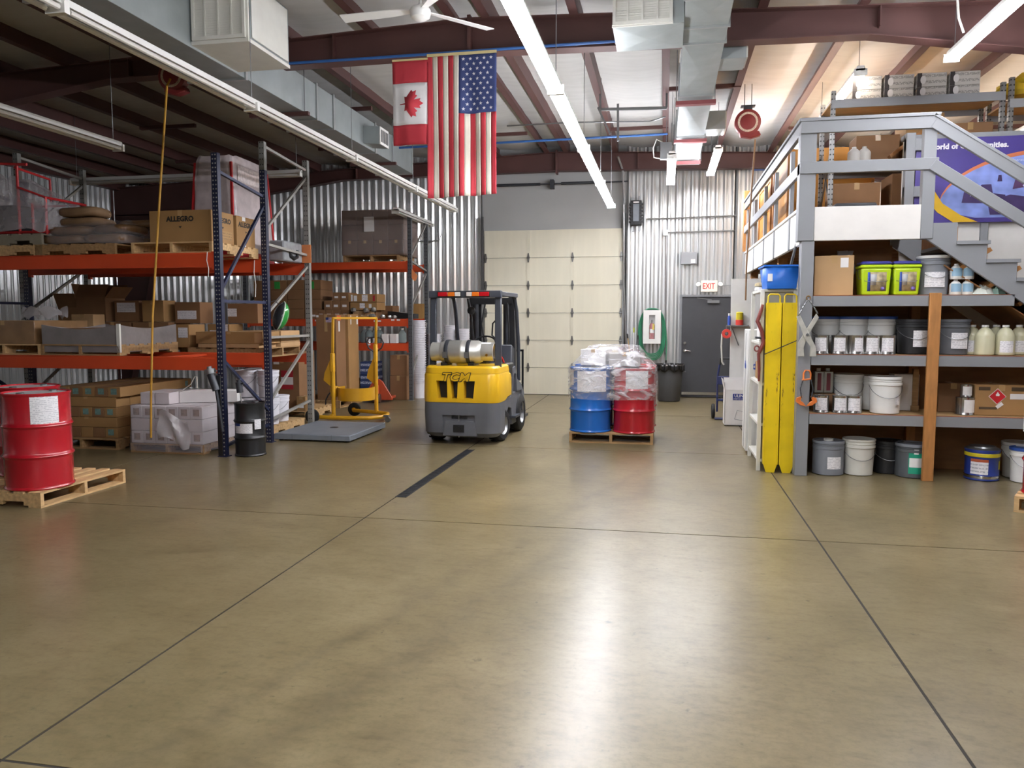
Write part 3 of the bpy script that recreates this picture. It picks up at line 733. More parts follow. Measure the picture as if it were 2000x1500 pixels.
# ================================================================ FORKLIFT
fk = thing('forklift', 'yellow and grey propane forklift parked facing the overhead door', 'forklift', (-2.66, 9.98, 0), math.radians(-1.5))
m_fgrey = mat('forklift_grey', '#5e6065', .45, var=.1, vscale=4); m_fdark = mat('forklift_guard', '#3b3f47', .4, var=.06)
def rrect(hx, y0, y1, r, n=6):
    """plan outline with rounded rear corners (rear = y0)"""
    pts = [(hx, y1)]
    for k in range(n+1):
        a = -PI/2*k/n; pts.append((hx-r+r*math.cos(a), y0+r+r*math.sin(a)))
    for k in range(n+1):
        a = -PI/2-PI/2*k/n; pts.append((-hx+r+r*math.cos(a), y0+r+r*math.sin(a)))
    pts.append((-hx, y1)); return pts
def loft(b, levels):
    n = len(levels[0][1]); o = len(b.v)
    for z, pl in levels: b.v += [(x, y, z) for x, y in pl]
    for i in range(len(levels)-1):
        for j in range(n): b.f.append((o+i*n+j, o+i*n+(j+1) % n, o+(i+1)*n+(j+1) % n, o+(i+1)*n+j))
    b.f.append(tuple(o+j for j in range(n))); b.f.append(tuple(o+(len(levels)-1)*n+j for j in range(n)))
    return b
lowc = ob('counterweight_base', loft(B(), [(.10, rrect(.47, .07, .40, .16)), (.16, rrect(.525, .02, .40, .16)), (.44, rrect(.53, .0, .40, .16)), (.57, rrect(.525, .005, .40, .15))]), m_fgrey, fk)
cut(lowc, [B().box(-.24, .21, -.1, .035, .12, .40), B().box(-.12, .0, -.1, .10, .345, .40), B().box(-.02, .10, -.1, .10, .345, .40)])
ob('tow_plate', B().prism([(-.24, .12), (.24, .12), (.2, .32), (-.2, .32)], .012, .05), m_fgrey, fk, bev=.004)
ob('tow_socket', B().box(-.09, .06, .004, .03, .17, .27).cyl((-.01, .002, .22), (-.01, -.004, .22), .03, 12), m_black, fk)
ob('tow_pin', B().cyl((-.015, .02, .1), (-.015, .02, .44), .008, 8), m_steel, fk)
upc = ob('counterweight_cover', loft(B(), [(.572, rrect(.527, .0, .42, .15)), (.62, rrect(.53, -.004, .62, .15)), (.93, rrect(.525, .0, .70, .15)), (.955, rrect(.515, .01, .70, .14))]), m_yellow, fk)
slots = [(-.32, -.17, -.295, -.165), (-.125, -.02, -.105, -.03), (.06, .215, .06, .19)]
cut(upc, [B().prism([(a, .86), (c, .86), (e, .625), (d, .625)], -.2, .16) for a, c, d, e in slots])
ob('vent_core', B().box(-.34, .23, .13, .155, .6, .88), m_black, fk, smooth=False)
ob('hood', loft(B(), [(.958, rrect(.515, .008, .72, .15)), (1.03, rrect(.505, .015, .72, .14)), (1.055, rrect(.48, .04, .70, .12))]), m_yellow, fk)
text('TCM', .155, m_black, fk, (-.06, -.004, .905), FRONT, .002, .011, .25, 1.18)
text('TCM', .155, m_yellow, fk, (-.06, -.0085, .905), FRONT, .002, .003, .25, 1.18)
# chassis sides
ob('chassis', B().prism([(.40, .16), (.55, .32), (.75, .44), (.93, .4), (1.0, .16), (1.5, .16), (1.62, .3), (1.66, .62), (.95, .62), (.9, .58), (.40, .58)], -.5, .5, 'x'), m_fgrey, fk, smooth=False, bev=.01)
ob('side_cover', B().prism([(.42, .58), (.86, .6), (.86, .86), (.80, .93), (.42, .95)], -.522, .522, 'x'), m_yellow, fk, smooth=False, bev=.02)
ob('fender', B().prism([(.95, .60), (1.0, .86), (1.06, .9), (1.16, .88), (1.22, .62), (1.55, .62), (1.6, .3), (1.75, .55), (1.5, .72), (1.25, .80), (1.1, 1.0), (.98, .98)], .38, .52, 'x'), m_fgrey, fk, smooth=False)
ob('fender', B().prism([(.95, .60), (1.0, .86), (1.06, .9), (1.16, .88), (1.22, .62), (1.55, .62), (1.6, .3), (1.75, .55), (1.5, .72), (1.25, .80), (1.1, 1.0), (.98, .98)], -.52, -.38, 'x'), m_fgrey, fk, smooth=False)
ob('step', B().box(.45, .56, .95, 1.3, .26, .29).box(-.56, -.45, .95, 1.3, .26, .29), m_fdark, fk)
# seat, cowl, wheel, levers
ob('seat', B().box(-.25, .25, .72, 1.15, .95, 1.05).prism([(.66, 1.0), (.78, 1.0), (.74, 1.26), (.64, 1.26)], -.24, .24, 'x'), m_black, fk, bev=.04, seg=3)
ob('side_console', B().box(.30, .50, .72, 1.1, .86, 1.06), m_black, fk, bev=.03, seg=2)
ob('park_lever', B().tube([(.42, .86, 1.02), (.40, .84, 1.10), (.37, .8, 1.17)], .014, 8), mat('lever_red', '#c22a22', .4), fk)
ob('cowl', B().prism([(1.35, .7), (1.62, .7), (1.6, 1.25), (1.45, 1.3)], -.4, .4, 'x'), m_fdark, fk, bev=.02)
ob('steering_wheel', B().tube([(.17*math.cos(a), 1.32+.12*math.sin(a), 1.32+.1*math.sin(a)) for a in [2*PI*k/20 for k in range(20)]], .013, 6, closed=True).cyl((0, 1.32, 1.32), (0, 1.5, 1.15), .02, 8), m_black, fk)
# overhead guard
for sx in (-1, 1):
    ob('rear_post', B().bar((sx*.46, .30, 1.02), (sx*.455, .34, 2.0), .085, .06, up=(0, 1, 0)), m_fdark, fk, bev=.008)
    ob('front_post', B().tube([(sx*.46, 1.62, .75), (sx*.47, 1.55, 1.3), (sx*.47, 1.42, 1.8), (sx*.465, 1.30, 1.98), (sx*.46, 1.1, 2.03)], .028, 8), m_fdark, fk)
ob('guard_frame', B().box(-.505, .505, .27, .36, 1.965, 2.06).box(-.505, -.44, .3, 1.35, 1.99, 2.05).box(.44, .505, .3, 1.35, 1.99, 2.05).box(-.48, .48, 1.28, 1.35, 2.0, 2.05), m_fdark, fk, bev=.006)
for k in range(6): ob('guard_bar', B().box(-.39+k*.148, -.35+k*.148, .34, 1.3, 2.0, 2.045), m_fdark, fk, smooth=False)
m_rlens = mat('tail_red', '#b3121c', .2, emit=.0); m_alens = mat('tail_amber', '#d9701e', .2); m_wlens = mat('tail_clear', '#d8d3cc', .2)
for s0, order in ((-.37, (m_rlens, m_alens, m_wlens)), (.03, (m_wlens, m_alens, m_rlens))):
    tl = ob('tail_lamp', B().box(s0-.008, s0+.328, .255, .27, 1.978, 2.048), m_black, fk)
    x = s0
    for q, wq in zip(order, (.14, .1, .08) if order[0] is m_rlens else (.08, .1, .14)):
        ob('lens', B().box(x, x+wq-.004, .245, .26, 1.985, 2.041), q, tl, bev=.004); x += wq
ob('work_lamp', B().lathe([(0, -.05), (.05, -.04), (.06, 0), (.055, .03), (0, .035)], 16, c=(0, 0, 0), M=Matrix.Translation((-.12, 1.05, 1.8)) @ Matrix.Rotation(PI/2, 4, 'X')), m_black, fk)
ob('grab_pillar', B().tube([(-.24, 1.3, 1.98), (-.2, 1.32, 1.7), (-.17, 1.34, 1.35), (-.16, 1.36, 1.1)], .022, 8), m_black, fk)
ob('grab_handle', B().tube([(.44, .34, 1.68), (.37, .36, 1.62), (.36, .36, 1.46), (.43, .34, 1.40)], .012, 8), m_black, fk)
# mast
for sx in (-1, 1):
    ob('mast_rail', B().box(sx*.31-.05, sx*.31+.05, 1.8, 1.93, .06, 2.05), m_black, fk, bev=.005)
    ob('inner_rail', B().box(sx*.215-.044, sx*.215+.044, 1.83, 1.97, .08, 2.0), m_black, fk, bev=.005)
    ob('lift_cylinder', B().cyl((sx*.24, 1.77, .1), (sx*.24, 1.77, 1.9), .035, 12), m_dark, fk)
    ob('fork', B().box(sx*.26-.05, sx*.26+.05, 2.06, 2.1, .03, .6).box(sx*.26-.05, sx*.26+.05, 2.06, 3.1, .03, .07), m_dark, fk)
ob('mast_crossbar', B().box(-.33, .33, 1.78, 1.84, 1.9, 2.0).box(-.33, .33, 1.78, 1.84, .95, 1.05).box(-.33, .33, 1.79, 1.84, .2, .3), m_black, fk)
ob('carriage', B().box(-.45, .45, 2.0, 2.06, .12, .22).box(-.45, .45, 2.0, 2.06, .45, .55).box(-.05, .05, 2.0, 2.05, .12, .55), m_black, fk)
ob('backrest_grille', B().box(-.45, -.42, 2.02, 2.05, .55, 1.2).box(.42, .45, 2.02, 2.05, .55, 1.2).box(-.45, .45, 2.02, 2.05, 1.17, 1.2), m_black, fk)
ob('hydraulic_hose', B().tube([(-.1, 1.8, 1.95), (-.14, 1.7, 1.6), (-.1, 1.72, 1.3), (-.12, 1.75, .9)], .012, 6).tube([(.26, 1.72, 1.92), (.3, 1.66, 1.5), (.27, 1.7, 1.0)], .012, 6), m_rubber, fk)
# wheels
def wheel(x, y, r, w, lab, steer=0):
    t = ob('tyre', B().lathe([(r*.6, -w/2), (r*.85, -w/2), (r*.97, -w/2+.02), (r, -w*.3), (r, w*.3), (r*.97, w/2-.02), (r*.85, w/2), (r*.6, w/2)], 28), m_rubber, fk, loc=(x, y, r), rot=(0, PI/2, steer))
    ob('rim', B().lathe([(0, -w*.25), (r*.3, -w*.3), (r*.5, -w*.25), (r*.58, -w*.46), (r*.62, -w*.46), (r*.62, w*.46), (r*.58, w*.46), (r*.5, w*.25), (r*.3, w*.3), (0, w*.25)], 24), m_steel, t)
    tb = B()
    for k in range(18):
        a = 2*PI*k/18
        tb.box(r-.004, r+.006, -w*.48, -w*.08, -.014, .014, Matrix.Rotation(a, 4, 'Z').to_4x4() @ Matrix.Identity(4))
    # lugs (axis is local z)
    lug = B()
    for k in range(18):
        M = Matrix.Rotation(2*PI*k/18, 4, 'Z')
        lug.add([(r-.004, -.016, -w*.5), (r+.008, -.016, -w*.5), (r+.008, .016, -w*.05), (r-.004, .016, -w*.05), (r-.004, .012, -w*.5), (r+.008, .012, -w*.5), (r+.008, .04, -w*.05), (r-.004, .04, -w*.05)], [(0,1,2,3),(4,5,6,7),(0,1,5,4),(1,2,6,5),(2,3,7,6),(3,0,4,7)], M)
    ob('tread', lug, m_rubber, t)
    return t
wheel(.43, .47, .225, .16, '', math.radians(-12)); wheel(-.43, .47, .225, .16, '', math.radians(-12))
wheel(.44, 1.52, .28, .2, ''); wheel(-.44, 1.52, .28, .2, '')
# propane tank
pt = thing('propane_tank', 'silver propane cylinder strapped across the forklift counterweight', 'gas cylinder', (-2.66, 9.98, 0), math.radians(-1.5))
m_alu = mat('brushed_aluminium', '#c9c8c0', .32, .6, var=.08, vscale=3)
MT = Matrix.Translation((-.02, .26, 1.235)) @ Matrix.Rotation(PI/2, 4, 'Y')
ob('cylinder', B().lathe([(0, -.33), (.08, -.325), (.13, -.30), (.155, -.25), (.158, -.02), (.161, -.015), (.161, .015), (.158, .02), (.155, .22), (.13, .27), (.09, .29), (0, .3)], 32, M=MT), m_alu, pt)
ob('foot_ring', B().lathe([(.125, -.30), (.128, -.43), (.118, -.43), (.115, -.30)], 28, M=MT), m_alu, pt)
ob('collar', B().lathe([(.125, .25), (.13, .44), (.12, .445), (.115, .25)], 28, M=MT, a0=math.radians(40), a1=math.radians(335)), m_alu, pt)
ob('valve', B().cyl((.3, .26, 1.235), (.38, .26, 1.235), .03, 10).cyl((.34, .26, 1.235), (.34, .12, 1.2), .018, 8), mat('brass', '#a8802f', .3, .9), pt)
for x in (-.2, .1):
    ob('strap', B().lathe([(.163, -.028), (.166, -.02), (.166, .02), (.163, .028)], 32, M=MT @ Matrix.Translation((0, 0, x))), m_dark, pt)
    ob('buckle', B().box(x-.06, x-.0, .085, .1, 1.16, 1.24), m_steel, pt)
ob('warning_label', B().grid(lambda u, v: tuple(MT @ Vector((.1305*math.cos(2.2+1.5*u), .1305*math.sin(2.2+1.5*u), .27+.13*v))), 10, 1), m_paper, pt, fix=False)
ob('cradle', B().box(-.3, -.22, .14, .4, 1.05, 1.09).box(.08, .16, .14, .4, 1.05, 1.09), m_black, pt)
# ================================================================ DRUM PALLET BY THE OVERHEAD DOOR
pc = Vector((-.69, 11.05, 0))
pallet((pc.x, pc.y, 0), 0, 'worn pallet under the blue and red drums', 1.13, 1.1, m=m_woodold)
DG = 'drums on the wrapped pallet'
lb1 = (-122, -40, .56, .84, m_print)
drum((pc.x-.299, pc.y-.30, .14), m_blue, 'glossy blue steel drum at the front of the wrapped pallet', DG, lidm=m_lid, labels=[(-172, -140, .64, .85, m_print), lb1])
drum((pc.x+.299, pc.y-.30, .14), m_red, 'red steel drum at the front of the wrapped pallet', DG, lidm=m_lid, labels=[(-112, -48, .60, .86, m_print)])
drum((pc.x-.299, pc.y+.3, .14), m_blue, 'blue steel drum at the back left of the wrapped pallet', DG)
drum((pc.x+.305, pc.y+.3, .14), m_red, 'red steel drum at the back right of the wrapped pallet', DG)
carton(.42, .5, .17, (pc.x+.14, pc.y-.05, 1.035), .1, 'grey carton under the film on top of the drums', m=mat('grey_carton', '#a5a19c', .7), group='cartons under the film')
carton(.36, .42, .22, (pc.x-.25, pc.y+.05, 1.035), -.15, 'white carton under the film on top of the drums', m=m_paper, group='cartons under the film')
m_film = mat('clear_film', '#f0f0f4', .13, alpha=.30, var=.05, spec=1.0)
N_, L_, P_ = nodes(m_film)
nz_ = N_.new('ShaderNodeTexNoise'); nz_.inputs['Scale'].default_value = 4.2; nz_.inputs['Detail'].default_value = 3; nz_.inputs['Distortion'].default_value = 1.2
tc_ = N_.new('ShaderNodeTexCoord'); mp_ = N_.new('ShaderNodeMapping'); mp_.inputs['Scale'].default_value = (1, 1, 2.4)
L_.new(tc_.outputs['Object'], mp_.inputs[0]); L_.new(mp_.outputs[0], nz_.inputs['Vector'])
bp_ = N_.new('ShaderNodeBump'); bp_.inputs['Strength'].default_value = 1; bp_.inputs['Distance'].default_value = .06
L_.new(nz_.outputs['Fac'], bp_.inputs['Height']); L_.new(bp_.outputs[0], P_.inputs['Normal'])
mr_ = N_.new('ShaderNodeMapRange'); mr_.inputs['From Min'].default_value = .45; mr_.inputs['From Max'].default_value = .75; mr_.inputs['To Min'].default_value = .13; mr_.inputs['To Max'].default_value = .75  # cloudier film patches, whitened to stand in for bright highlights
L_.new(nz_.outputs['Fac'], mr_.inputs['Value']); L_.new(mr_.outputs[0], P_.inputs['Alpha'])
wrapfilm('stretch_wrap', [(0, 0, .60, .612, .612), (0, 0, .75, .614, .612), (0, 0, .90, .612, .612), (0, 0, 1.0, .606, .608), (0, .0, 1.05, .57, .58), (.0, 0, 1.14, .48, .5), (.0, .0, 1.24, .40, .42), (0, .0, 1.30, .35, .36), (-.02, .0, 1.315, .2, .2)], 'wrinkled clear plastic film over the blue and red drums', n=72, amp=.014, m=m_film, loc=(pc.x, pc.y, 0), seed=3, pw=5)
# ================================================================ ITEMS ON AND AT THE END WALL
# fire cabinet with extinguisher
x0, z1 = XZ(1257, 606, 16.9); x1, z0 = XZ(1290, 671, 16.9)
fc = thing('extinguisher_cabinet', 'white wall cabinet with glass strip holding a fire extinguisher', 'cabinet', ((x0+x1)/2, 16.95, z0))
cw, ch = (x1-x0), z1-z0
ob('case', B().box(-cw/2, -.02-cw*.12, -.16, -.14, ch*.14, ch*.86).box(.02+cw*.12, cw/2, -.16, -.14, ch*.14, ch*.86).box(-cw/2, cw/2, -.16, -.14, 0, ch*.14).box(-cw/2, cw/2, -.16, -.14, ch*.86, ch).box(-cw/2, -cw/2+.01, -.14, -.012, .01, ch-.01).box(cw/2-.01, cw/2, -.14, -.012, .01, ch-.01).box(-cw/2, cw/2, -.14, -.012, 0, .01).box(-cw/2, cw/2, -.14, -.012, ch-.01, ch).box(-cw/2, cw/2, -.012, 0, 0, ch), m_white, fc, smooth=False)
ob('window', B().box(-.03-cw*.12, .03+cw*.12, -.138, -.136, ch*.13, ch*.87), mat('cabinet_glass', '#ffffff', .05, alpha=.12, var=0), fc, smooth=False)
ex = thing('fire_extinguisher', 'red fire extinguisher standing in the white wall cabinet', 'fire extinguisher', ((x0+x1)/2, 16.88, z0+.012))
ob('cylinder', B().lathe([(0, 0), (.055, 0), (.06, .01), (.06, ch*.52), (.045, ch*.58), (.02, ch*.6)], 18), m_red, ex)
ob('valve', B().cyl((0, 0, ch*.6), (0, 0, ch*.66), .018, 10).box(-.015, .015, -.06, .03, ch*.66, ch*.7), m_black, ex)
ob('label', B().grid(lambda u, v: (.061*math.cos(-2.4+1.7*u), .061*math.sin(-2.4+1.7*u), ch*(.3+.12*v)), 6, 1), m_paper, ex, fix=False)
ob('tag', B().box(.01, .05, -.067, -.065, ch*.4, ch*.58), mat('yellow_tag', '#d9c02a', .6), ex, smooth=False)
# green hose coiled behind cabinet
m_ghose = mat('green_hose', '#2b7a56', .45)
gh = thing('garden_hose', 'green garden hose coiled on the wall around the white cabinet', 'hose', ((x0+x1)/2, 16.93, z0))
for k in range(5):
    rx = cw/2+.035+.016*k; zc = ch*.42-.012*k; rzv = ch*.60+.018*k
    ob('coil', B().tube([(rx*math.copysign(abs(math.cos(a))**.7, math.cos(a)), -.02-.012*k, zc+rzv*math.sin(a)-.1*(math.sin(a) < 0)) for a in [2*PI*q/32 for q in range(32)]], .011, 6, closed=True), m_ghose, gh)
ob('tail', B().tube([(cw/2+.1, -.06, ch*.5), (cw/2+.13, -.07, 0), (cw/2+.12, -.09, -.35)], .011, 6), m_ghose, gh)
ob('nozzle', B().cyl((cw/2+.12, -.09, -.35), (cw/2+.115, -.09, -.46), .02, 8), m_black, gh)
# trash can
a = aZ(1306, 786, 0)
tc = thing('trash_can', 'dark grey round rubbish bin lined with a black bag by the exit door', 'bin', (aY(1306, 780, 16.2).x, 16.15, 0))
m_bin = mat('bin_grey', '#4a4b4d', .55, var=.06)
ob('barrel', B().lathe([(0, .01), (.21, .01), (.225, .03), (.27, .66), (.285, .67), (.285, .72), (.26, .72), (.255, .6), (.21, .04), (0, .04)], 28), m_bin, tc)
lp_ = []
ob('bag_rim', B().grid(lambda u, v: ((.292+.012*math.sin(23*2*PI*u)+.01*math.sin(11*2*PI*u))*math.cos(2*PI*u), (.292+.012*math.sin(23*2*PI*u))*math.sin(2*PI*u), .76-.13*v-.03*v*math.sin(9*2*PI*u)), 60, 3), mat('black_bag', '#141416', .3, bump=.3, bscale=30), tc, fix=False, solid=.002)
ob('side_handle', B().tube([(.26, -.1, .62), (.32, -.08, .6), (.32, .08, .6), (.26, .1, .62)], .014, 8), m_bin, tc)
# brooms leaning by the overhead door
def broom(px, py, px2, py2, Y, label, m, hm):
    t0 = aY(px, py, Y); b0 = aY(px2, py2, Y-.2)
    t = thing('broom', label, 'broom', (b0.x, b0.y, 0), group='brooms by the overhead door')
    ob('handle', B().cyl((t0.x-b0.x, .2, t0.z), (0, 0, .12), .012, 8), m, t)
    ob('grip', B().cyl((t0.x-b0.x, .2, t0.z), ((t0.x-b0.x)*.93, .186, t0.z*.93), .016, 8), hm, t)
    ob('head', B().prism([(-.14, 0), (.14, 0), (.08, .14), (-.08, .14)], -.03, .03), mat('bristle', '#3a3a3a', .9), t)
broom(1225, 652, 1240, 785, 16.85, 'broom with tan handle leaning beside the overhead door', mat('tan_handle', '#a98a5c', .5), m_black)
broom(1238, 640, 1236, 785, 16.85, 'broom with yellow-green grip leaning beside the overhead door', m_white, mat('lime_grip', '#a8b23a', .5))
broom(1246, 655, 1250, 785, 16.85, 'broom with dark handle leaning closest to the green hose', m_dark, m_black)
# exit sign with emergency lamp heads
x0, z1 = XZ(1369, 548, 16.9); x1, z0 = XZ(1401, 570, 16.9)
es = thing('exit_sign', 'white exit sign with red letters above the dark door', 'sign', ((x0+x1)/2, 16.88, (z0+z1)/2))
ob('case', B().box(-(x1-x0)/2, (x1-x0)/2, -.03, .04, -(z1-z0)/2, (z1-z0)/2), mat('sign_cream', '#e9e2d4', .5, emit=.02), es, bev=.006)
text('EXIT', .17, mat('exit_red', '#d4483f', .5), es, (-.01, -.031, -.005), FRONT, .001, .003, 0, .72)
for sx in (-1, 1):
    lh = ob('lamp_head', B().lathe([(.02, .0), (.045, -.02), (.05, -.045), (.0, -.05)], 16, M=Matrix.Rotation(PI/2, 4, 'X').inverted()), m_white, es, loc=(sx*((x1-x0)/2+.045), -.02, .02))
    lh.rotation_euler = (-.5, 0, sx*.3)
ob('conduit', B().cyl((.2, .02, 0), (.75, .02, .05), .008, 6), m_steel, es)
# grey electrical panel and conduits
x0, z1 = XZ(1330, 493, 16.9); x1, z0 = XZ(1361, 516, 16.9)
ep = thing('electrical_box', 'light grey electrical box mounted above the exit door', 'electrical box', ((x0+x1)/2, 16.96, z0))
ob('enclosure', B().box(-(x1-x0)/2, (x1-x0)/2, -.12, 0, 0, z1-z0), m_greypaint, ep, bev=.006)
ob('sticker', B().box(.04, .13, -.122, -.12, .02, .1), m_paper, ep, smooth=False)
m_cond = mat('conduit', '#a7a9aa', .35, .8)
def pipe(label, pts, r=.014): return ob('conduit_pipe', B().tube(pts, r, 8), m_cond, label=label, cat='pipe')
def W(x, y, Y=16.9): return tuple(aY(x, y, Y))
pipe('upper horizontal conduit crossing the bright ribbed wall', [W(1262, 428), W(1440, 421)])
pipe('lower horizontal conduit crossing the bright ribbed wall', [W(1300, 454), W(1435, 450)])
pipe('vertical conduit dropping beside the fire cabinet', [W(1300, 456), W(1299, 690)])
pipe('vertical conduit running up beside the overhead door track', [W(1218, 330), W(1218, 560), W(1224, 700)], .02)
pipe('slanting conduit above the right edge of the overhead door', [W(1207, 306, 16.6), W(1216, 332, 16.8), W(1220, 400)], .025)
pipe('bent conduit beside the back rack end', [W(863, 425), W(863, 455), W(858, 470), W(815, 472)], .014)
jb2 = ob('junction_box', B().box(-.05, .05, -.06, 0, -.06, .06), m_galv, label='small square junction box on the bright wall', cat='electrical box', loc=W(1300, 455), bev=.004)
# black finned unit by the door header
x0, z1 = XZ(1232, 392, 16.85); x1, z0 = XZ(1253, 440, 16.85)
bh = thing('door_operator', 'black finned control box on the wall right of the overhead door', 'control box', ((x0+x1)/2, 16.93, z0))
hw, hh = (x1-x0)/2, z1-z0
ob('body', B().box(-hw, hw, -.14, 0, 0, hh), m_black, bh, bev=.01)
for k in range(6): ob('fin', B().box(-hw-.03, hw+.03, -.15, -.02, hh*(.12+.14*k), hh*(.12+.14*k)+.03), m_black, bh, smooth=False)
ob('front_plate', B().box(-hw*.55, hw*.55, -.16, -.14, hh*.15, hh*.85), mat('plate_grey', '#777d84', .4, .3), bh, bev=.004)
ob('label', B().box(-hw*.5, hw*.5, -.162, -.158, hh*.88, hh*.94), m_paper, bh, smooth=False)
ob('mounting_strut', B().box(-hw*.7, -hw*.4, -.02, .02, -.12, hh+.1).box(hw*.4, hw*.7, -.02, .02, -.12, hh+.1), m_steel, bh, smooth=False)
# ================================================================ LEFT RACKS
def punched(name, col, metal, hole, pitch=.05):
    m = mat(name, col, .45, metal, var=.08); N, L, p = nodes(m)
    tc = N.new('ShaderNodeTexCoord'); sp = N.new('ShaderNodeSeparateXYZ'); L.new(tc.outputs['Object'], sp.inputs[0])
    def MM(op, a, b=None):
        n = N.new('ShaderNodeMath'); n.operation = op
        for i, q in enumerate((a, b)):
            if q is None: continue
            if hasattr(q, 'links'): L.new(q, n.inputs[i])
            else: n.inputs[i].default_value = q
        return n.outputs[0]
    z = MM('MULTIPLY', MM('ABSOLUTE', MM('SUBTRACT', MM('FRACT', MM('DIVIDE', sp.outputs[2], pitch)), .5)), pitch)
    x = MM('ABSOLUTE', MM('SUBTRACT', MM('ABSOLUTE', sp.outputs[0]), .018))
    d = MM('SQRT', MM('ADD', MM('MULTIPLY', z, z), MM('MULTIPLY', x, x)))
    f = MM('LESS_THAN', d, .0095)
    mx = N.new('ShaderNodeMix'); mx.data_type = 'RGBA'; L.new(f, mx.inputs[0])
    src = p.inputs['Base Color'].links[0].from_socket
    L.new(src, mx.inputs[6]); mx.inputs[7].default_value = lin(hole); L.new(mx.outputs[2], p.inputs['Base Color'])
    return m
m_navy = punched('rack_navy', '#151b36', .1, '#8f8d88'); m_rgrey = punched('rack_grey', '#8b8b87', .3, '#3a3a3a', .075); m_rdark = punched('rack_dark_grey', '#5a5d61', .3, '#26272a', .075)  # holes are only coloured dots; navy ones pale, as light showing through
m_navyp = mat('navy_plain', '#172040', .45, .1); m_rgreyp = mat('rack_grey_plain', '#9a9892', .45, .3)
def rack(label, xs, y0, y1, H, pm, bm, levels, braces):
    t = thing('pallet_rack', label, 'rack', (0, 0, 0))
    for x in xs:
        for y in (y0, y1):
            po = ob('upright_post', B().box(-.04, .04, -.035, .035, 0, H), pm, t, loc=(x, y, 0), smooth=False)
            ob('foot_plate', B().box(-.06, .06, -.06, .06, 0, .008), bm, po, smooth=False)
        for (a, za, b, zb) in braces:
            ya, yb = (y0 if a == 0 else y1), (y0 if b == 0 else y1)
            ob('brace', B().bar((x, ya, za), (x, yb, zb), .035, .035), bm, t, smooth=False)
    for (zt, hh) in levels:
        for i in range(len(xs)-1):
            for y, s in ((y0, -1), (y1, 1)):
                be = ob('beam', B().box(xs[i]+.04, xs[i+1]-.04, y-.022, y+.022, zt-hh, zt-.012).box(xs[i]+.04, xs[i+1]-.04, y-.022+(.0 if s > 0 else 0), y+.022+(0 if s > 0 else .0), zt-.012, zt), m_orange, t, bev=.003)
                for x, sx in ((xs[i], 1), (xs[i+1], -1)):
                    ob('beam_clip', B().box(x+sx*.03-.004, x+sx*.075+.004, y-.028, y+.028, zt-hh-.03, zt+.01) if sx > 0 else B().box(x-.079, x-.026, y-.028, y+.028, zt-hh-.03, zt+.01), m_orange, be, smooth=False)
            for k in range(3):
                xx = xs[i]+(xs[i+1]-xs[i])*(k+1)/4
                ob('cross_tie', B().box(xx-.03, xx+.03, y0+.022, y1-.022, zt-.045, zt-.015), m_orange, t, smooth=False)
    return t
R1 = (2.48, 1.22); R2 = (2.53, 1.13); R3 = (2.83, 1.67, 1.17)
rack('navy-post pallet rack with orange beams nearest the viewer', [-9.0, -5.28], 8.62, 9.75, 3.65, m_navy, m_navyp, [(2.48, .175), (1.22, .165)],
     [(0, 3.45, 1, 3.3), (0, 2.0, 1, 3.2), (0, 1.9, 1, 1.9), (0, 1.85, 0, 1.2), (0, 1.2, 1, .42), (0, .12, 1, .25)])
rack('tall grey-post pallet rack standing behind the navy one', [-9.38, -5.46], 10.08, 11.40, 4.10, m_rgrey, m_rgreyp, [(2.53, .17), (1.13, .13)],
     [(0, 4.05, 1, 3.95), (1, 3.85, 0, 2.9), (0, 2.72, 1, 2.66), (1, 2.5, 0, 1.75), (0, 1.42, 1, 1.42), (1, 1.35, 0, .5), (0, .25, 1, .4)])
rack('dark grey pallet rack standing against the end wall', [-8.72, -5.07], 15.22, 16.32, 3.72, m_rdark, m_rgreyp, [(2.83, .15), (1.67, .15), (1.17, .15)],
     [(0, 2.9, 1, 3.7), (0, 2.85, 1, 2.7), (0, 1.9, 1, 2.65), (0, .5, 1, 1.6)])
m_orangecard = mat('orange_card', '#e08a55', .6)
ob('orange_placard', B().box(-.075, .075, -.005, .005, -.14, .14), m_orangecard, label='orange paper placard taped to the tall grey rack post', cat='placard', loc=(-5.455, 11.355, 2.68), bev=.001)
ot = ob('orange_tag', B().prism([(-.06, .16), (.06, .02), (.05, -.02), (.02, -.08), (-.02, -.08), (-.06, -.02)], -.006, .006), m_orangecard, label='orange hanging tag on the dark rack post by the end wall', cat='tag', loc=(-4.97, 15.2, 2.52))
# black strip up the lower part of the front post
ob('post_strip', B().prism([(-.05, -.052), (.01, -.052), (.01, -.037), (-.05, -.037)], 0.01, 1.0, 'z'), m_black, label='black strip on the lower part of the navy rack front post', cat='post guard', loc=(-5.285, 8.62, 0), bev=.003)
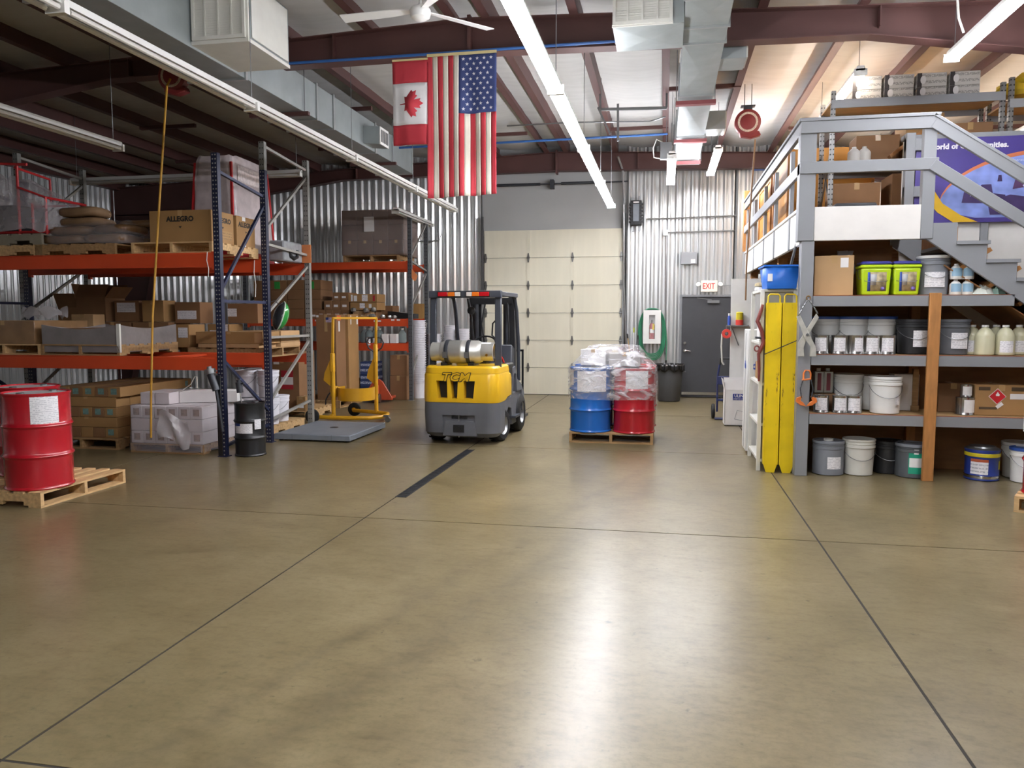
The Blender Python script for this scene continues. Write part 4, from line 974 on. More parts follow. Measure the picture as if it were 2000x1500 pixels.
# ---- top level of the navy rack
m_sack = mat('brown_sack', '#7d6143', .75, var=.12, vscale=4, bump=.3, bscale=14)
m_sack2 = mat('wrapped_sack', '#77593b', .35, var=.15, vscale=5, bump=.6, bscale=18)
def sack(loc, w, d, h, rz, label, m, tilt=0):
    b = B(); nu, nv = 20, 9
    def pt(u, v):
        th = 2*PI*u; ph = PI*(v-.5)
        c, s_ = math.cos(th), math.sin(th)
        x = math.copysign(abs(c)**.45, c)*w/2; y = math.copysign(abs(s_)**.45, s_)*d/2
        q = max(0, math.cos(ph))**.22; zz = math.copysign(abs(math.sin(ph))**.8, math.sin(ph))*h/2
        e = 1+.03*math.sin(5*th+loc[0]*9)
        return (x*q*e, y*q*e, h/2+zz*(1-.35*((x*2/w)**2*.5+(y*2/d)**2*.5)*.6)+.006*math.sin(9*x+4*y))
    b.grid(pt, nu, nv)
    o = ob('paper_sack', b, m, label=label, cat='sack', group='sacks on the navy rack', loc=loc, rz=rz, fix=False, ang=60)
    o.rotation_euler = (0, tilt, rz)
    ob('seam', B().box(-w*.49, -w*.47, -d*.36, d*.36, h*.48, h*.53), mat('sack_stitch', '#b9a27c', .8), o, smooth=False)
    return o
pallet((-7.28, 9.2, 2.48), PI/2, 'pallet under the brown paper sacks on the navy rack', 1.1, 1.15, m=m_woodold)
zt = 2.62
SK = [(-7.55, 8.95, 0, .62, .48, .11, 0, 'wrapped sack low on the left of the sack pile', m_sack2), (-6.92, 8.93, 0, .62, .48, .115, 0, 'wrapped sack low on the right of the sack pile', m_sack2),
      (-7.5, 9.45, 0, .62, .48, .11, 0, 'sack low at the back left of the pile', m_sack2), (-6.92, 9.45, 0, .62, .48, .11, 0, 'sack low at the back right of the pile', m_sack2),
      (-7.5, 9.0, .1, .6, .46, .11, .1, 'wrapped sack in the middle left of the pile', m_sack2), (-6.86, 9.0, .105, .55, .5, .11, -.1, 'wrapped sack in the middle right of the pile', m_sack2),
      (-6.76, 9.32, .19, .52, .5, .1, .2, 'crumpled sack slumping at the right end of the pile', m_sack2), (-7.42, 9.1, .2, .6, .46, .11, .05, 'brown sack third from the bottom of the pile', m_sack),
      (-7.42, 9.05, .30, .56, .42, .12, 0, 'plump brown sack lying on top of the pile', m_sack)]
for (x, y, dz, w, d, h, rz, lb, m) in SK: sack((x, y, zt+dz*1.2), w, d, h*1.2, rz, lb, m)
wrapfilm('stretch_wrap', [(0, 0, .0, .62, .55), (0, 0, .12, .63, .55), (.05, .02, .24, .52, .5), (.1, .1, .32, .35, .35)], 'crumpled clear film around the lower brown sacks', n=48, amp=.02, m=m_wrap, loc=(-7.2, 9.2, 2.62), seed=5)
# red tubular frame in plastic
pallet((-8.32, 9.2, 2.48), PI/2, 'pallet under the red machine frame, at the left edge', 1.1, 1.15, m=m_wood)
pallet((-8.3, 9.2, 2.62), PI/2, 'greyish pallet stacked on another under the red frame', 1.1, 1.1, m=mat('grey_pallet', '#8b8474', .8, var=.15))
m_rt = mat('frame_red', '#c02a2e', .35, var=.05)
rf = thing('machine_frame', 'red tubular steel machine frame under loose plastic on the rack', 'frame', (-8.3, 9.0, 2.76))
for i, pts in enumerate([[(.55, -.25, 0), (.55, -.25, .46), (.15, -.25, .6), (.15, -.25, .9)], [(-.4, -.25, .92), (.3, -.25, .88)], [(.15, -.25, .9), (.15, -.25, 0)], [(.12, -.25, .85), (.1, .35, .8), (.1, .35, .5)],
        [(.55, -.25, .03), (-.5, -.25, .03)], [(.55, .45, 0), (.55, .45, .46), (-.3, .45, .46)], [(.55, -.25, .46), (.55, .45, .46)], [(.35, -.25, .03), (.35, -.25, .4)], [(-.2, -.25, .03), (-.2, -.25, .9)], [(.55, -.25, .03), (.55, .45, .03)]]):
    ob('frame_tube', B().tube(pts, .017, 8), m_rt, rf)
ob('motor_block', B().box(-.5, .05, -.15, .35, .02, .4), m_dark, rf, bev=.04, seg=2)
ob('pulley', B().cyl((-.25, -.22, .25), (-.25, -.16, .25), .13, 20), m_black, rf)
wrapfilm('loose_plastic_sheet', [(0, 0, .06, .58, .42), (0, 0, .3, .59, .42), (-.04, 0, .45, .56, .4), (-.2, 0, .62, .36, .36), (-.3, 0, .78, .22, .25)], 'loose clear plastic draped over the red machine frame', 'plastic sheet', n=44, amp=.05, m=mat('loose_sheet', '#d9d2d6', .14, alpha=.36, var=.1, bump=1, bscale=8, spec=.9), loc=(-8.26, 9.05, 2.74), seed=8)
# allegro cartons
pallet((-5.93, 9.2, 2.48), 0, 'new pallet under the cartons lettered ALLEGRO', 1.1, 1.1, m=m_wood)
def lettered(c, txt, w, d, h, size, side):
    if side == 'f':
        text(txt, size, m_ink, c, (0, -d/2-.0015, h*.72), FRONT, .0008, .004)
        ob('arrow_mark', B().prism([(-.02, h*.5), (.02, h*.5), (0, h*.43)], -d/2-.002, -d/2+.001), m_ink, c, smooth=False)
    else:
        text(txt, size, m_ink, c, (w/2+.0015, 0, h*.72), RIGHT, .0008, .003)
        ob('arrow_mark', B().prism([(-.02, h*.52), (.02, h*.52), (0, h*.45)], w/2-.001, w/2+.002, 'x'), m_ink, c, smooth=False)
c1 = carton(.84, .50, .385, (-5.83, 8.95, 2.62), 0, 'large front carton lettered ALLEGRO on the navy rack', m_kraft, 'lettered cartons', stick=[('r', .25, .42, .86, .99, m_paper), ('r', .1, .9, .12, .4, print_mat('kraft_print', '#a5804f', '#5a4a35', 30, .5)), ('r', .25, .42, 0, .06, m_paper)])
lettered(c1, 'ALLEGRO', .84, .5, .385, .085, 'f'); lettered(c1, 'ALLEGRO', .84, .5, .385, .085, 'r')
c2 = carton(.84, .46, .385, (-5.83, 9.50, 2.62), 0, 'rear carton lettered ALLEGRO partly hidden by the navy post', m_kraft, 'lettered cartons', stick=[('r', .3, .47, .86, .99, m_paper), ('r', .3, .47, 0, .08, m_paper)])
lettered(c2, 'ALLEGRO', .84, .46, .385, .085, 'r')
# wrapped tapered tower on the grey rack
m_shroud = mat('milky_shroud', '#cfc3c3', .25, alpha=.93, var=.12, vscale=7, bump=.6, bscale=13, spec=.7)
tw = thing('wrapped_load', 'tall tapered load in milky wrinkled film with red corners', 'wrapped load', (-6.32, 10.76, 2.53))
def ring4(cx, cy, z, hx, hy): return (cx, cy, z, hx, hy)
wrapfilm('film_shroud', [(0, 0, .12, .36, .62), (0, 0, .4, .345, .60), (0, 0, .75, .33, .57), (0, 0, 1.1, .312, .545), (0, 0, 1.38, .30, .53), (0, 0, 1.46, .28, .49)], '', n=64, amp=.02, m=m_shroud, par=tw, seed=11, pw=9)
for sx in (-1, 1):
    for sy in (-1, 1): ob('red_corner', B().bar((sx*.335, sy*.59, .12), (sx*.278, sy*.505, 1.36), .03, .03), m_rt, tw, smooth=False)
ob('red_base', B().box(-.33, .33, -.58, .58, .0, .12), m_rt, tw, smooth=False)
ob('printed_panel', B().box(.3, .318, -.4, .35, 1.1, 1.33), mat('pale_print', '#d8ccca', .5, var=.2, vscale=30), tw, smooth=False)
pl_ = ob('plastic_crate', B().box(-.12, .12, -.3, .3, 0, .30), mat('clear_crate', '#8c8f92', .3, var=.2, vscale=9), label='grey film-wrapped crate beside the tapered load', cat='crate', loc=(-5.62, 11.0, 2.53), bev=.02)
ob('dark_cradle', B().tube([(.125, -.12, .18), (.13, -.1, .08), (.13, 0, .05), (.13, .1, .08), (.125, .12, .18)], .03, 8), m_black, pl_)
# ---- middle level: low wrapped crate etc.
pallet((-7.27, 9.25, 1.22), 0, 'pallet under the low grey wrapped crate', 1.14, 1.2, m=m_woodold)
lc = thing('wrapped_crate', 'low crate wrapped in grey film on the middle beam', 'wrapped load', (-7.27, 9.25, 1.36))
ob('contents', B().box(-.53, .53, -.55, .55, .002, .2), m_kraft2, lc, bev=.01)
ob('film_skin', B().grid(lambda u, v: ((-.56+1.12*u), -.585, -.1+(.35-.06*math.sin(PI*u))*v), 16, 6).grid(lambda u, v: (.56, -.585+1.17*u, -.1+(.35-.05*math.sin(PI*u))*v), 16, 6).grid(lambda u, v: (-.56, -.585+1.17*u, -.1+(.35-.05*math.sin(PI*u))*v), 10, 4).grid(lambda u, v: ((-.56+1.12*u), .585, -.1+(.35-.06*math.sin(PI*u))*v), 10, 4), mat('grey_film', '#86807f', .3, alpha=.9, var=.12, vscale=5, bump=.4, bscale=12), lc, fix=False)
ob('corner_edge', B().box(.53, .575, -.6, -.57, -.1, .26), m_offwhite, lc)
m_wrapbox = mat('kraft_under_film', '#8a6a48', .25, var=.15, vscale=6)
pallet((-8.4, 9.2, 1.22), 0, 'pallet at the left edge of the middle beam', 1.1, 1.1, m=m_wood)
carton(.95, .95, .30, (-8.42, 9.15, 1.36), 0, 'brown film-wrapped carton at the left end of the middle beam', m_wrapbox, 'cartons on the navy rack')
cr = ob('crumpled_film', B().grid(lambda u, v: (-.35+.7*u, .06*math.sin(7*u+3*v), .0+.12*math.sin(PI*v)+.07*abs(math.sin(9*u+4*v))), 22, 8), m_wrapd, label='crumpled clear film lying on the left brown carton', cat='plastic film', loc=(-8.2, 9.1, 1.665), fix=False)
# ---- grey rack, first level: lower tier hidden behind, then visible cartons
ZP = 1.13+.14
pallet((-6.15, 10.7, 1.13), PI/2, 'pallet under the long flat cartons on the grey rack', 1.1, 1.2, m=m_woodold)
pallet((-8.0, 10.7, 1.13), PI/2, 'pallet under the stacked cartons on the grey rack', 1.1, 1.2, m=m_woodold)
G5 = 'cartons on the grey rack'
carton(.95, .5, .055, (-6.09, 10.37, ZP), 0, 'thin flat cream carton under the long flat carton', m_kraft3, G5)
carton(1.04, .5, .17, (-6.07, 10.36, ZP+.057), 0, 'long flat carton on the grey rack beside the two stickered boxes', m_kraft, G5, stick=[('f', .88, .99, .1, .9, m_kraft3)])
pL = print_mat('box_label', rows=40, amt=.45)
carton(.21, .4, .33, (-6.82, 10.34, ZP), 0, 'carton with one white sticker left of the long flat carton', m_kraft, G5, stick=[('f', .18, .9, .42, .86, pL)], tape=False)
carton(.36, .38, .33, (-6.56, 10.84, ZP), 0, 'carton with an L-shaped and a square white sticker', m_kraft, G5, stick=[('f', .1, .42, .3, .72, pL), ('f', .42, .55, .55, .72, pL), ('f', .58, .92, .66, .99, pL)], tape=False)
carton(.74, .62, .06, (-5.92, 10.95, ZP), 0, 'thin cream flat carton at the right end of the grey rack', m_kraft3, G5, tape=False)
carton(.72, .60, .17, (-5.91, 10.95, ZP+.062), 0, 'cream flat carton on the thin one at the right end of the grey rack', m_kraft3, G5, tape=False)
for k, (x, w) in enumerate(((-8.86, .62), (-8.2, .62), (-7.55, .6))):
    carton(w, .55, .36, (x, 10.72, ZP), 0, ['brown carton low behind the wrapped crate, left', 'brown carton low behind the wrapped crate, middle', 'brown carton low behind the wrapped crate, right'][k], m_kraft2, G5)
ZU = ZP+.365
def label_right(c): pass
carton(.42, .34, .32, (-8.02, 10.72, ZU), 0, 'carton with white shipping label below the left beam gap', m_kraft2, G5, stick=[('f', .1, .85, .45, .9, pL)], tape=False)
carton(.36, .30, .32, (-7.52, 10.62, ZU), .0, 'plain tan carton between the two labelled cartons', m_kraft, G5)
carton(.42, .34, .32, (-7.02, 10.75, ZP+.34), 0, 'carton with white shipping label near the navy post', m_kraft2, G5, stick=[('f', .1, .85, .2, .6, pL)], tape=False)
carton(.5, .4, .30, (-6.3, 11.1, ZP+.34), 0, 'dark carton with small white label beside the navy post', m_kraft2, G5, stick=[('f', .0, .3, .35, .75, pL)], tape=False)
def opencarton(loc, w, d, h, label, m, angs=(2.0, 2.2, 1.9, 2.3)):
    o = thing('open_carton', label, 'box', loc, 0, 'open cartons on the grey rack')
    t = .005
    ob('body', B().box(-w/2, w/2, -d/2, -d/2+t, 0, h).box(-w/2, w/2, d/2-t, d/2, 0, h).box(-w/2, -w/2+t, -d/2, d/2, 0, h).box(w/2-t, w/2, -d/2, d/2, 0, h).box(-w/2, w/2, -d/2, d/2, 0, t), m, o, smooth=False)
    for k, a in enumerate(angs):
        L = d*.5
        if k == 0: M = Matrix.Translation((0, -d/2, h)) @ Matrix.Rotation(-(a-PI/2), 4, 'X') ; b = B().box(-w/2, w/2, -t, 0, 0, L, M @ Matrix.Rotation(0, 4, 'X'))
        elif k == 1: M = Matrix.Translation((0, d/2, h)) @ Matrix.Rotation(-(a-PI/2)*.5, 4, 'X'); b = B().box(-w/2, w/2, 0, t, 0, L, M)
        elif k == 2: M = Matrix.Translation((-w/2, 0, h)) @ Matrix.Rotation(-(a-PI/2), 4, 'Y'); b = B().box(0, t, -d/2, d/2, 0, L, M)
        else: M = Matrix.Translation((w/2, 0, h)) @ Matrix.Rotation((a-PI/2), 4, 'Y'); b = B().box(-t, 0, -d/2, d/2, 0, L, M)
        ob('flap', b, m, o, smooth=False)
    return o
opencarton((-8.55, 10.66, ZU), .5, .45, .36, 'open carton with raised flaps under the upper left beam', m_kraft2)
opencarton((-9.02, 10.75, ZU), .36, .45, .22, 'dark open carton at the far left of the grey rack', m_kraft2, (1.2, 1.3, 1.9, 1.4))
carton(.34, .28, .26, (-8.43, 10.23, ZU-.15), .1, 'small tan carton in front of the open flaps', m_kraft3, G5, tilt=(0, 0))
carton(.40, .3, .15, (-8.8, 10.24, ZP+.02), -.05, 'flat brown carton at the front left of the grey rack', m_kraft2, G5)
# ---- floor level: long cartons with teal labels
m_teal = mat('teal_label', '#6f9089', .7, var=.25, vscale=30)
pallet((-7.42, 9.42, 0), 0, 'pallet on the floor under the long brown cartons', 1.1, 1.3, m=m_woodold)
zb = .14; LC = 'long brown cartons on the floor'
hh = .133
names = ['lowest', 'second', 'third', 'fourth']
for lay in range(5):
    z = zb+lay*hh
    if lay % 2 == 0:
        n = 5; w = .18 if lay < 4 else .188; L = 1.1 if lay < 4 else 1.55
        xr = -6.95 if lay < 4 else -6.88
        for k in range(n):
            x = xr-w/2-k*w
            place = ['rightmost', 'second from right', 'middle', 'second from left', 'leftmost'][k]
            lname = {0: 'bottom', 2: 'middle', 4: 'top'}[lay]
            hasl = (lay, k) in ((0, 0), (2, 0), (2, 1), (2, 2), (4, 0), (4, 2), (4, 3), (4, 4), (4, 1))
            c = carton(w-.004, L, hh-.004, (x, 8.86+L/2, z), 0, 'long brown carton, %s of five in the %s row under the rack' % (place, lname), m_kraft if k % 2 == 0 else m_kraft2, LC, tape=False,
                       stick=[('f', .25, .72, .25, .85, m_teal)] + ([('r', .9, .94, .2, .8, m_teal)] if (lay, k) == (4, 0) else []) if hasl else ())
    else:
        for k in range(4):
            d = .27
            c = carton(.9, d-.004, hh-.004, (-7.40, 8.86+d/2+k*d, z), 0, 'brown carton lying crosswise, %s from the front in the %s row' % (['first', 'second', 'third', 'fourth'][k], 'lower crosswise' if lay == 1 else 'upper crosswise'), m_kraft, LC, tape=(k == 0))
# white cartons under film
m_wcart = mat('white_carton', '#cfc8ca', .55, var=.05)
m_blab = mat('brown_label', '#8f7b70', .7, var=.3, vscale=40)
WX0, WX1, WY0 = -6.60, -5.60, 8.66
pallet(((WX0+WX1)/2, WY0+.5, 0), 0, 'dark pallet under the film-wrapped white cartons', 1.02, 1.0, m=m_woodold, h=.12)
WC = 'white cartons under film'
zb = .122; hw = .158
for lay in range(3):
    z = zb+lay*hw
    if lay != 1:
        w = (WX1-WX0)/6
        for k in range(6):
            for j in range(2):
                if j and k < 4 and lay == 0: continue
                carton(w-.004, .48, hw-.004, (WX0+w*(k+.5), WY0+.25+j*.5, z), 0, 'white carton with square brown label, %s from the left, %s %s row' % (['first', 'second', 'third', 'fourth', 'fifth', 'sixth'][k], ['front of', 'back of'][j], 'bottom' if lay == 0 else 'top'), m_wcart, WC, tape=False,
                       stick=[('f', .24, .76, .25, .8, m_blab)] if j == 0 else [])
    else:
        for k in range(3):
            for j in range(2):
                w = (WX1-WX0)/3
                carton(w-.004, .48, hw-.004, (WX0+w*(k+.5), WY0+.25+j*.5, z), 0, 'blank white carton in the middle row, %s, %s' % (['left', 'centre', 'right'][k], ['front', 'back'][j]), m_wcart, WC, tape=False)
z3 = zb+3*hw
carton(.2, .5, .15, (WX0+.13, WY0+.42, z3), 0, 'white carton lying on the left of the wrapped stack', m_wcart, WC, tape=False)
carton(.2, .5, .15, (WX0+.34, WY0+.42, z3), 0, 'white carton lying second on the wrapped stack', m_wcart, WC, tape=False)
carton(.72, .26, .15, (WX0+.74, WY0+.62, z3), .35, 'long bright white carton lying askew on the wrapped stack', m_paper, WC, tape=False)
wrapfilm('stretch_wrap', [(0, 0, .03, .53, .53), (0, 0, .2, .525, .53), (0, 0, .4, .522, .525), (0, 0, .6, .515, .52)], 'torn clear film around the white cartons on the floor', n=64, amp=.012, m=mat('pale_film', '#d3ccd2', .15, alpha=.28, var=.08, bump=.8, bscale=10, spec=.9), top=False, loc=((WX0+WX1)/2, WY0+.5, 0), seed=21, pw=14)
ob('film_scrap', B().grid(lambda u, v: (.42*u, -.02-.03*math.sin(9*u+5*v), .34*v-.1*u+.05*math.sin(6*u)), 14, 8), m_wrapd, label='torn scrap of film hanging off the white cartons', cat='plastic film', loc=(-6.15, 8.60, .2), fix=False)
ob('strap_loop', B().tube([(0, 0, 0), (.12, 0, .02), (.24, 0, .10), (.3, 0, .2), (.33, 0, .2), (.33, 0, .05)], .006, 6), m_offwhite, label='loose pale strap standing up behind the white cartons', cat='strap', loc=(-6.2, 9.0, .745))
# white pails on a pallet between the racks
pallet((-5.95, 10.75, 0), 0, 'pallet on the floor under the white pails', .9, 1.0, m=m_wood)
m_pailw = mat('pail_white', '#dcdbe0', .4, var=.03)
PG = 'white pails under the grey rack'
for k, (x, y, n, lb) in enumerate([(-6.0, 10.42, 2, 'left'), (-5.67, 10.46, 2, 'right'), (-5.70, 10.82, 1, 'rear'), (-6.05, 10.8, 2, 'back')]):
    for j in range(n):
        pail((x, y, .14+j*.40), 'white pail, %s of the %s stack under the grey rack' % (['lower', 'upper'][j] if n > 1 else 'the only one', lb), m_pailw, None, .15, .395, group=PG, sticker=(-120, -70, .3, .6, m_print) if k == 1 else None)
# floor scale
sc = thing('floor_scale', 'low flat grey steel floor scale platform in front of the grey rack', 'scale', (-4.72, 10.55, 0))
m_scale = mat('scale_grey', '#7f858c', .5, .1, var=.06, bump=.15, bscale=150)
ob('platform', B().box(-.57, .55, -.68, .70, .02, .095), m_scale, sc, bev=.006)
ob('deck_plate', B().box(-.56, .54, -.67, .69, .095, .099), m_scale, sc, smooth=False)
for sx in (-.5, .48):
    for sy in (-.6, .62): ob('foot', B().cyl((sx, sy, 0), (sx, sy, .03), .03, 10), m_dark, sc)
ob('cover_cap', B().cyl((.0, .05, .099), (.0, .05, .101), .06, 16), m_dark, sc)
ob('seam', B().box(-.3, -.297, -.6805, -.67, .02, .095).box(.28, .283, -.6805, -.67, .02, .095), m_dark, sc, smooth=False)
# black drum with pumps
bd = drum((-5.02, 8.78, 0), m_black, 'short black drum with white labels beside the navy post', None, .19, .66, labels=[(-100, -52, .29, .42, m_print), (-130, -100, .29, .38, m_print), (-130, -101, .38, .42, mat('label_blue', '#2b3d7c', .5)), (-45, -20, .34, .46, m_print)])
dp = thing('drum_pump', 'grey hand pump standing in the black drum', 'pump', (-5.08, 8.70, .65))
ob('stem', B().cyl((0, 0, 0), (-.015, 0, .14), .008, 8), m_chrome, dp)
ob('motor', B().cyl((-.015, 0, .13), (-.03, 0, .26), .04, 16).cyl((-.03, 0, .26), (-.032, 0, .29), .025, 12), m_dark, dp)
ob('side_knob', B().cyl((-.03, 0, .24), (.05, -.02, .25), .012, 8), m_dark, dp)
ob('dipper', B().cyl((0, 0, 0), (0, 0, -.012), .02, 10), m_steel, dp)
d2_ = thing('drum_pump', 'grey drum pump hung on the navy rack post', 'pump', (-5.36, 8.53, .82))
ob('motor', B().cyl((.05, 0, 0), (-.02, 0, .2), .045, 16), m_dark, d2_)
ob('head', B().cyl((-.02, 0, .2), (-.03, 0, .26), .065, 16).cyl((-.03, 0, .26), (-.035, 0, .29), .03, 12), m_steel, d2_)
ob('tube', B().cyl((.05, 0, 0), (.12, .0, -.5), .018, 10), m_dark, d2_)
ob('handle', B().cyl((-.1, 0, .22), (.06, 0, .24), .012, 8), m_steel, d2_)
# helmet on the grey post
hm = thing('helmet', 'green and dark grey helmet hanging on the tall grey rack post', 'helmet', (-5.2, 9.97, 1.72), .75)
mh = Matrix.Rotation(.3, 4, 'Y') @ Matrix.Scale(1.35, 4, (0, 0, 1)) @ Matrix.Scale(1.15, 4)
ob('shell', B().lathe([(.13*math.cos(a), .13*math.sin(a)) for a in [PI/2*k/8 for k in range(9)]], 20, M=mh @ Matrix.Rotation(PI/2, 4, 'Y') @ Matrix.Scale(.75, 4, (0, 0, 1))), mat('helmet_green', '#2a8a3a', .15, coat=.6), hm)
ob('visor', B().lathe([(.13*math.cos(a), -.11*math.sin(a)) for a in [PI/2*k/8 for k in range(9)]], 20, M=mh @ Matrix.Rotation(PI/2, 4, 'Y') @ Matrix.Scale(.7, 4, (0, 0, 1))), mat('helmet_dark', '#3c4144', .2, .4), hm)
ob('rim', B().lathe([(.133, -.008), (.137, 0), (.133, .008)], 20, M=mh @ Matrix.Rotation(PI/2, 4, 'Y')), mat('rim_pale', '#b9c9b4', .4), hm)
ob('hook', B().tube([(-.03, .0, .17), (-.06, .03, .21), (-.12, .06, .19)], .006, 6), m_steel, hm)
# tall cartons behind the drum lifter
TG = 'tall cartons by the back rack'
YT = 13.75
pallet((-6.45, 14.2, 0), PI/2, 'pallet under the two tall cartons by the back rack', 1.1, 1.0, m=m_woodold)
tcx = carton(.40, .45, 1.62, (-6.25, 13.98, .14), 0, 'tall carton with a small flag sticker, front one of the pair', m_kraft2, TG, stick=[('f', .02, .14, .965, .99, m_paper), ('r', .12, .5, .93, .985, mat('orange_sticker', '#d9673a', .6)), ('r', .25, .4, .8, .92, m_paper)])
ob('flag_sticker', B().box(.0, .13, -.228, -.2255, 1.47, 1.56), mat('flag_sticker', '#aa98ac', .6, var=.4, vscale=60), tcx, smooth=False)
ob('sticker_corner', B().box(.0, .055, -.2295, -.228, 1.515, 1.56), mat('label_blue', '#2b3d7c', .5), tcx, smooth=False)
carton(.40, .5, 1.62, (-6.20, 14.48, .14), 0, 'tall carton standing behind the one with the flag sticker', m_kraft, TG, stick=[('r', .2, .28, .88, .99, m_paper), ('r', .8, .95, .88, .98, m_paper)])
pallet((-6.35, 12.6, 0), 0, 'pallet under the carton with the red and white sticker', 1.0, 1.1, m=m_wood)
rl = carton(.62, .6, .98, (-6.38, 12.55, .14), 0, 'brown carton with a red and white sticker behind the grey rack', m_kraft2, TG, stick=[('f', .25, .42, .78, .95, m_paper)])
ob('red_sticker', B().box(-.02, .2, -.304, -.301, .34, .66), mat('sticker_red', '#b02a35', .5), rl, smooth=False)
ob('white_band', B().box(-.02, .2, -.306, -.304, .42, .55), m_paper, rl, smooth=False)
carton(.16, .2, .24, (-5.95, 12.15, .14), 0, 'small carton with round mark low on the pallet', m_kraft, TG, stick=[('f', .3, .8, .2, .4, m_paper)])
# ---- back rack
pallet((-5.93, 15.77, 2.83), 0, 'pallet on the top beam of the back rack', 1.2, 1.0, m=m_woodold)
bw = 1.34/4
for r_i in range(3):
    for k in range(4):
        carton(bw-.005, .9, .305, (-6.57+bw*(k+.5), 15.77, 2.972+r_i*.307), 0, 'brown carton in the wrapped block on the back rack, %s row, %s' % (['bottom', 'middle', 'top'][r_i], ['far left', 'centre left', 'centre right', 'far right'][k]), mat('dull_kraft', '#6f5848', .6, var=.08), 'wrapped block of cartons on the back rack', tape=(r_i == 0))
wf = wrapfilm('stretch_wrap', [(0, 0, .02, .69, .475), (0, 0, .3, .685, .472), (0, 0, .7, .683, .47), (0, 0, 1.07, .68, .468)], 'clear film around the block of brown cartons on the back rack', n=48, amp=.008, m=m_wrap, top=False, loc=(-5.90, 15.77, 2.97), seed=31, pw=18)
ob('packing_slip', B().box(-.11, .11, -.003, .003, -.15, .15), m_paper, label='white packing slip on the wrapped brown cartons', cat='paper', loc=(-5.96, 15.285, 3.6), smooth=False)
BG = 'small cartons on the back rack'
Z1 = 1.672
def bbox(x0, x1, y0, y1, lb, m=None, st=None, d=.5, zb=None, Y=15.3, tape=False):
    return pbox(x0, x1, y0, y1, Y, d, lb, m=m or m_kraft2, group=BG, stick=st or [('f', .25, .75, .3, .55, m_paper)], zb=zb if zb is not None else aY(x0, y1, Y).z, tape=tape)
za = Z1; h1 = .195
for k, (x0, x1) in enumerate([(606, 619.5), (620, 634), (634.5, 650), (650.5, 666), (666.5, 681)]):
    bbox(x0, x1, 605 if k else 608, 623, 'small brown carton, %s along the bottom row of the back rack pile' % ['first', 'second', 'third', 'fourth', 'fifth'][k], zb=za)
for k, (x0, x1) in enumerate([(633, 647.5), (648, 664), (664.5, 681)]):
    c = bbox(x0, x1, 587, 605, 'small brown carton, %s of three in the second row of the pile' % ['left', 'middle', 'right'][k], zb=za+aY(x0, 605, 15.3).z-za+.004 if False else aY(x0, 605, 15.3).z)
for k, (x0, x1) in enumerate([(650, 663.5), (664, 679)]):
    bbox(x0, x1, 571, 586.5, 'small brown carton, %s of two on top of the pile' % ['left', 'right'][k], zb=aY(x0, 587, 15.3).z)
bbox(680, 736, 574, 589, 'long brown carton with several stickers on top of the pile', m_kraft, [('f', .1, .16, .1, .9, m_paper), ('f', .2, .31, .1, .8, m_paper), ('f', .48, .68, .1, .9, m_print2), ('f', .86, .93, .1, .8, mat('sticker_red', '#b02a35', .5))], zb=aY(680, 590, 15.3).z)
bbox(684, 736, 590.5, 606, 'long brown carton with stickers under the top one', m_kraft, [('f', .36, .55, .25, .9, m_print2), ('f', .7, .8, .3, .8, m_paper)], zb=aY(680, 606, 15.3).z)
bbox(700, 767, 597, 606, 'long low carton behind the silver parts', m_kraft2, [('f', .5, .52, .3, .5, m_paper)], Y=15.85, d=.4, zb=za)
for k, x0 in enumerate((689, 701, 713)):
    bbox(x0, x0+11.5, 607, 620, 'tiny tan carton, %s of three in front of the long cartons' % ['left', 'middle', 'right'][k], m_kraft3, [('f', .4, .6, .4, .5, m_paper)], d=.2, zb=za)
bbox(684, 735, 606, 621, 'brown carton filling the pile behind the tiny cartons', m_kraft2, Y=15.52, d=.35, zb=za)
for k, (px, py, s_) in enumerate([(691, 605, .06), (716, 606, .07), (731, 604, .06), (727, 617, .07), (747, 616, .06), (760, 617, .05), (770, 618, .05)]):
    q = aY(px, py, 15.24)
    pts = B(); rnd = random.Random(k)
    pts.lathe([(0, -s_*.8), (s_*.8, -s_*.5), (s_, 0), (s_*.7, s_*.5), (0, s_*.7)], 10)
    pts.v = [tuple(Vector(v)*rnd.uniform(.75, 1.2)) for v in pts.v]
    ob('bagged_part', pts, mat('silver_bag', '#a9a9a6', .25, .5, var=.3, vscale=20), label='crumpled bag of silver parts, %s from the left on the back rack' % ['first', 'second', 'third', 'fourth', 'fifth', 'sixth', 'last'][k], cat='bag', group='bagged parts on the back rack', loc=(q.x, 15.22 if py < 610 else 15.26, (za+s_*.8) if py > 610 else q.z), ang=20)
ob('dark_tray', B().prism([(-.28, 0), (.3, 0), (.3, .1), (-.28, .16)], -.15, .15), m_black, label='dark tray at the right end of the back rack shelf', cat='tray', loc=(-5.42, 15.75, za), bev=.004)
# green-labelled cartons seen behind the navy frame
m_green = mat('green_sticker', '#2f9a3f', .5)
for r_i in range(4):
    for k in range(4):
        x0 = 478+k*35
        carton(.37, .6, .2, (-8.4+.385*k, 15.62, 1.672+.203*r_i), 0, 'flat brown carton left of the small-carton pile, row %s up, column %s' % (['one', 'two', 'three', 'four'][r_i], ['one', 'two', 'three', 'four'][k]), m_kraft2, 'flat cartons at the left of the back rack', tape=False, stick=[('f', .25, .6, .1, .85, m_green)] if r_i == 3 and k in (1, 3) else ())
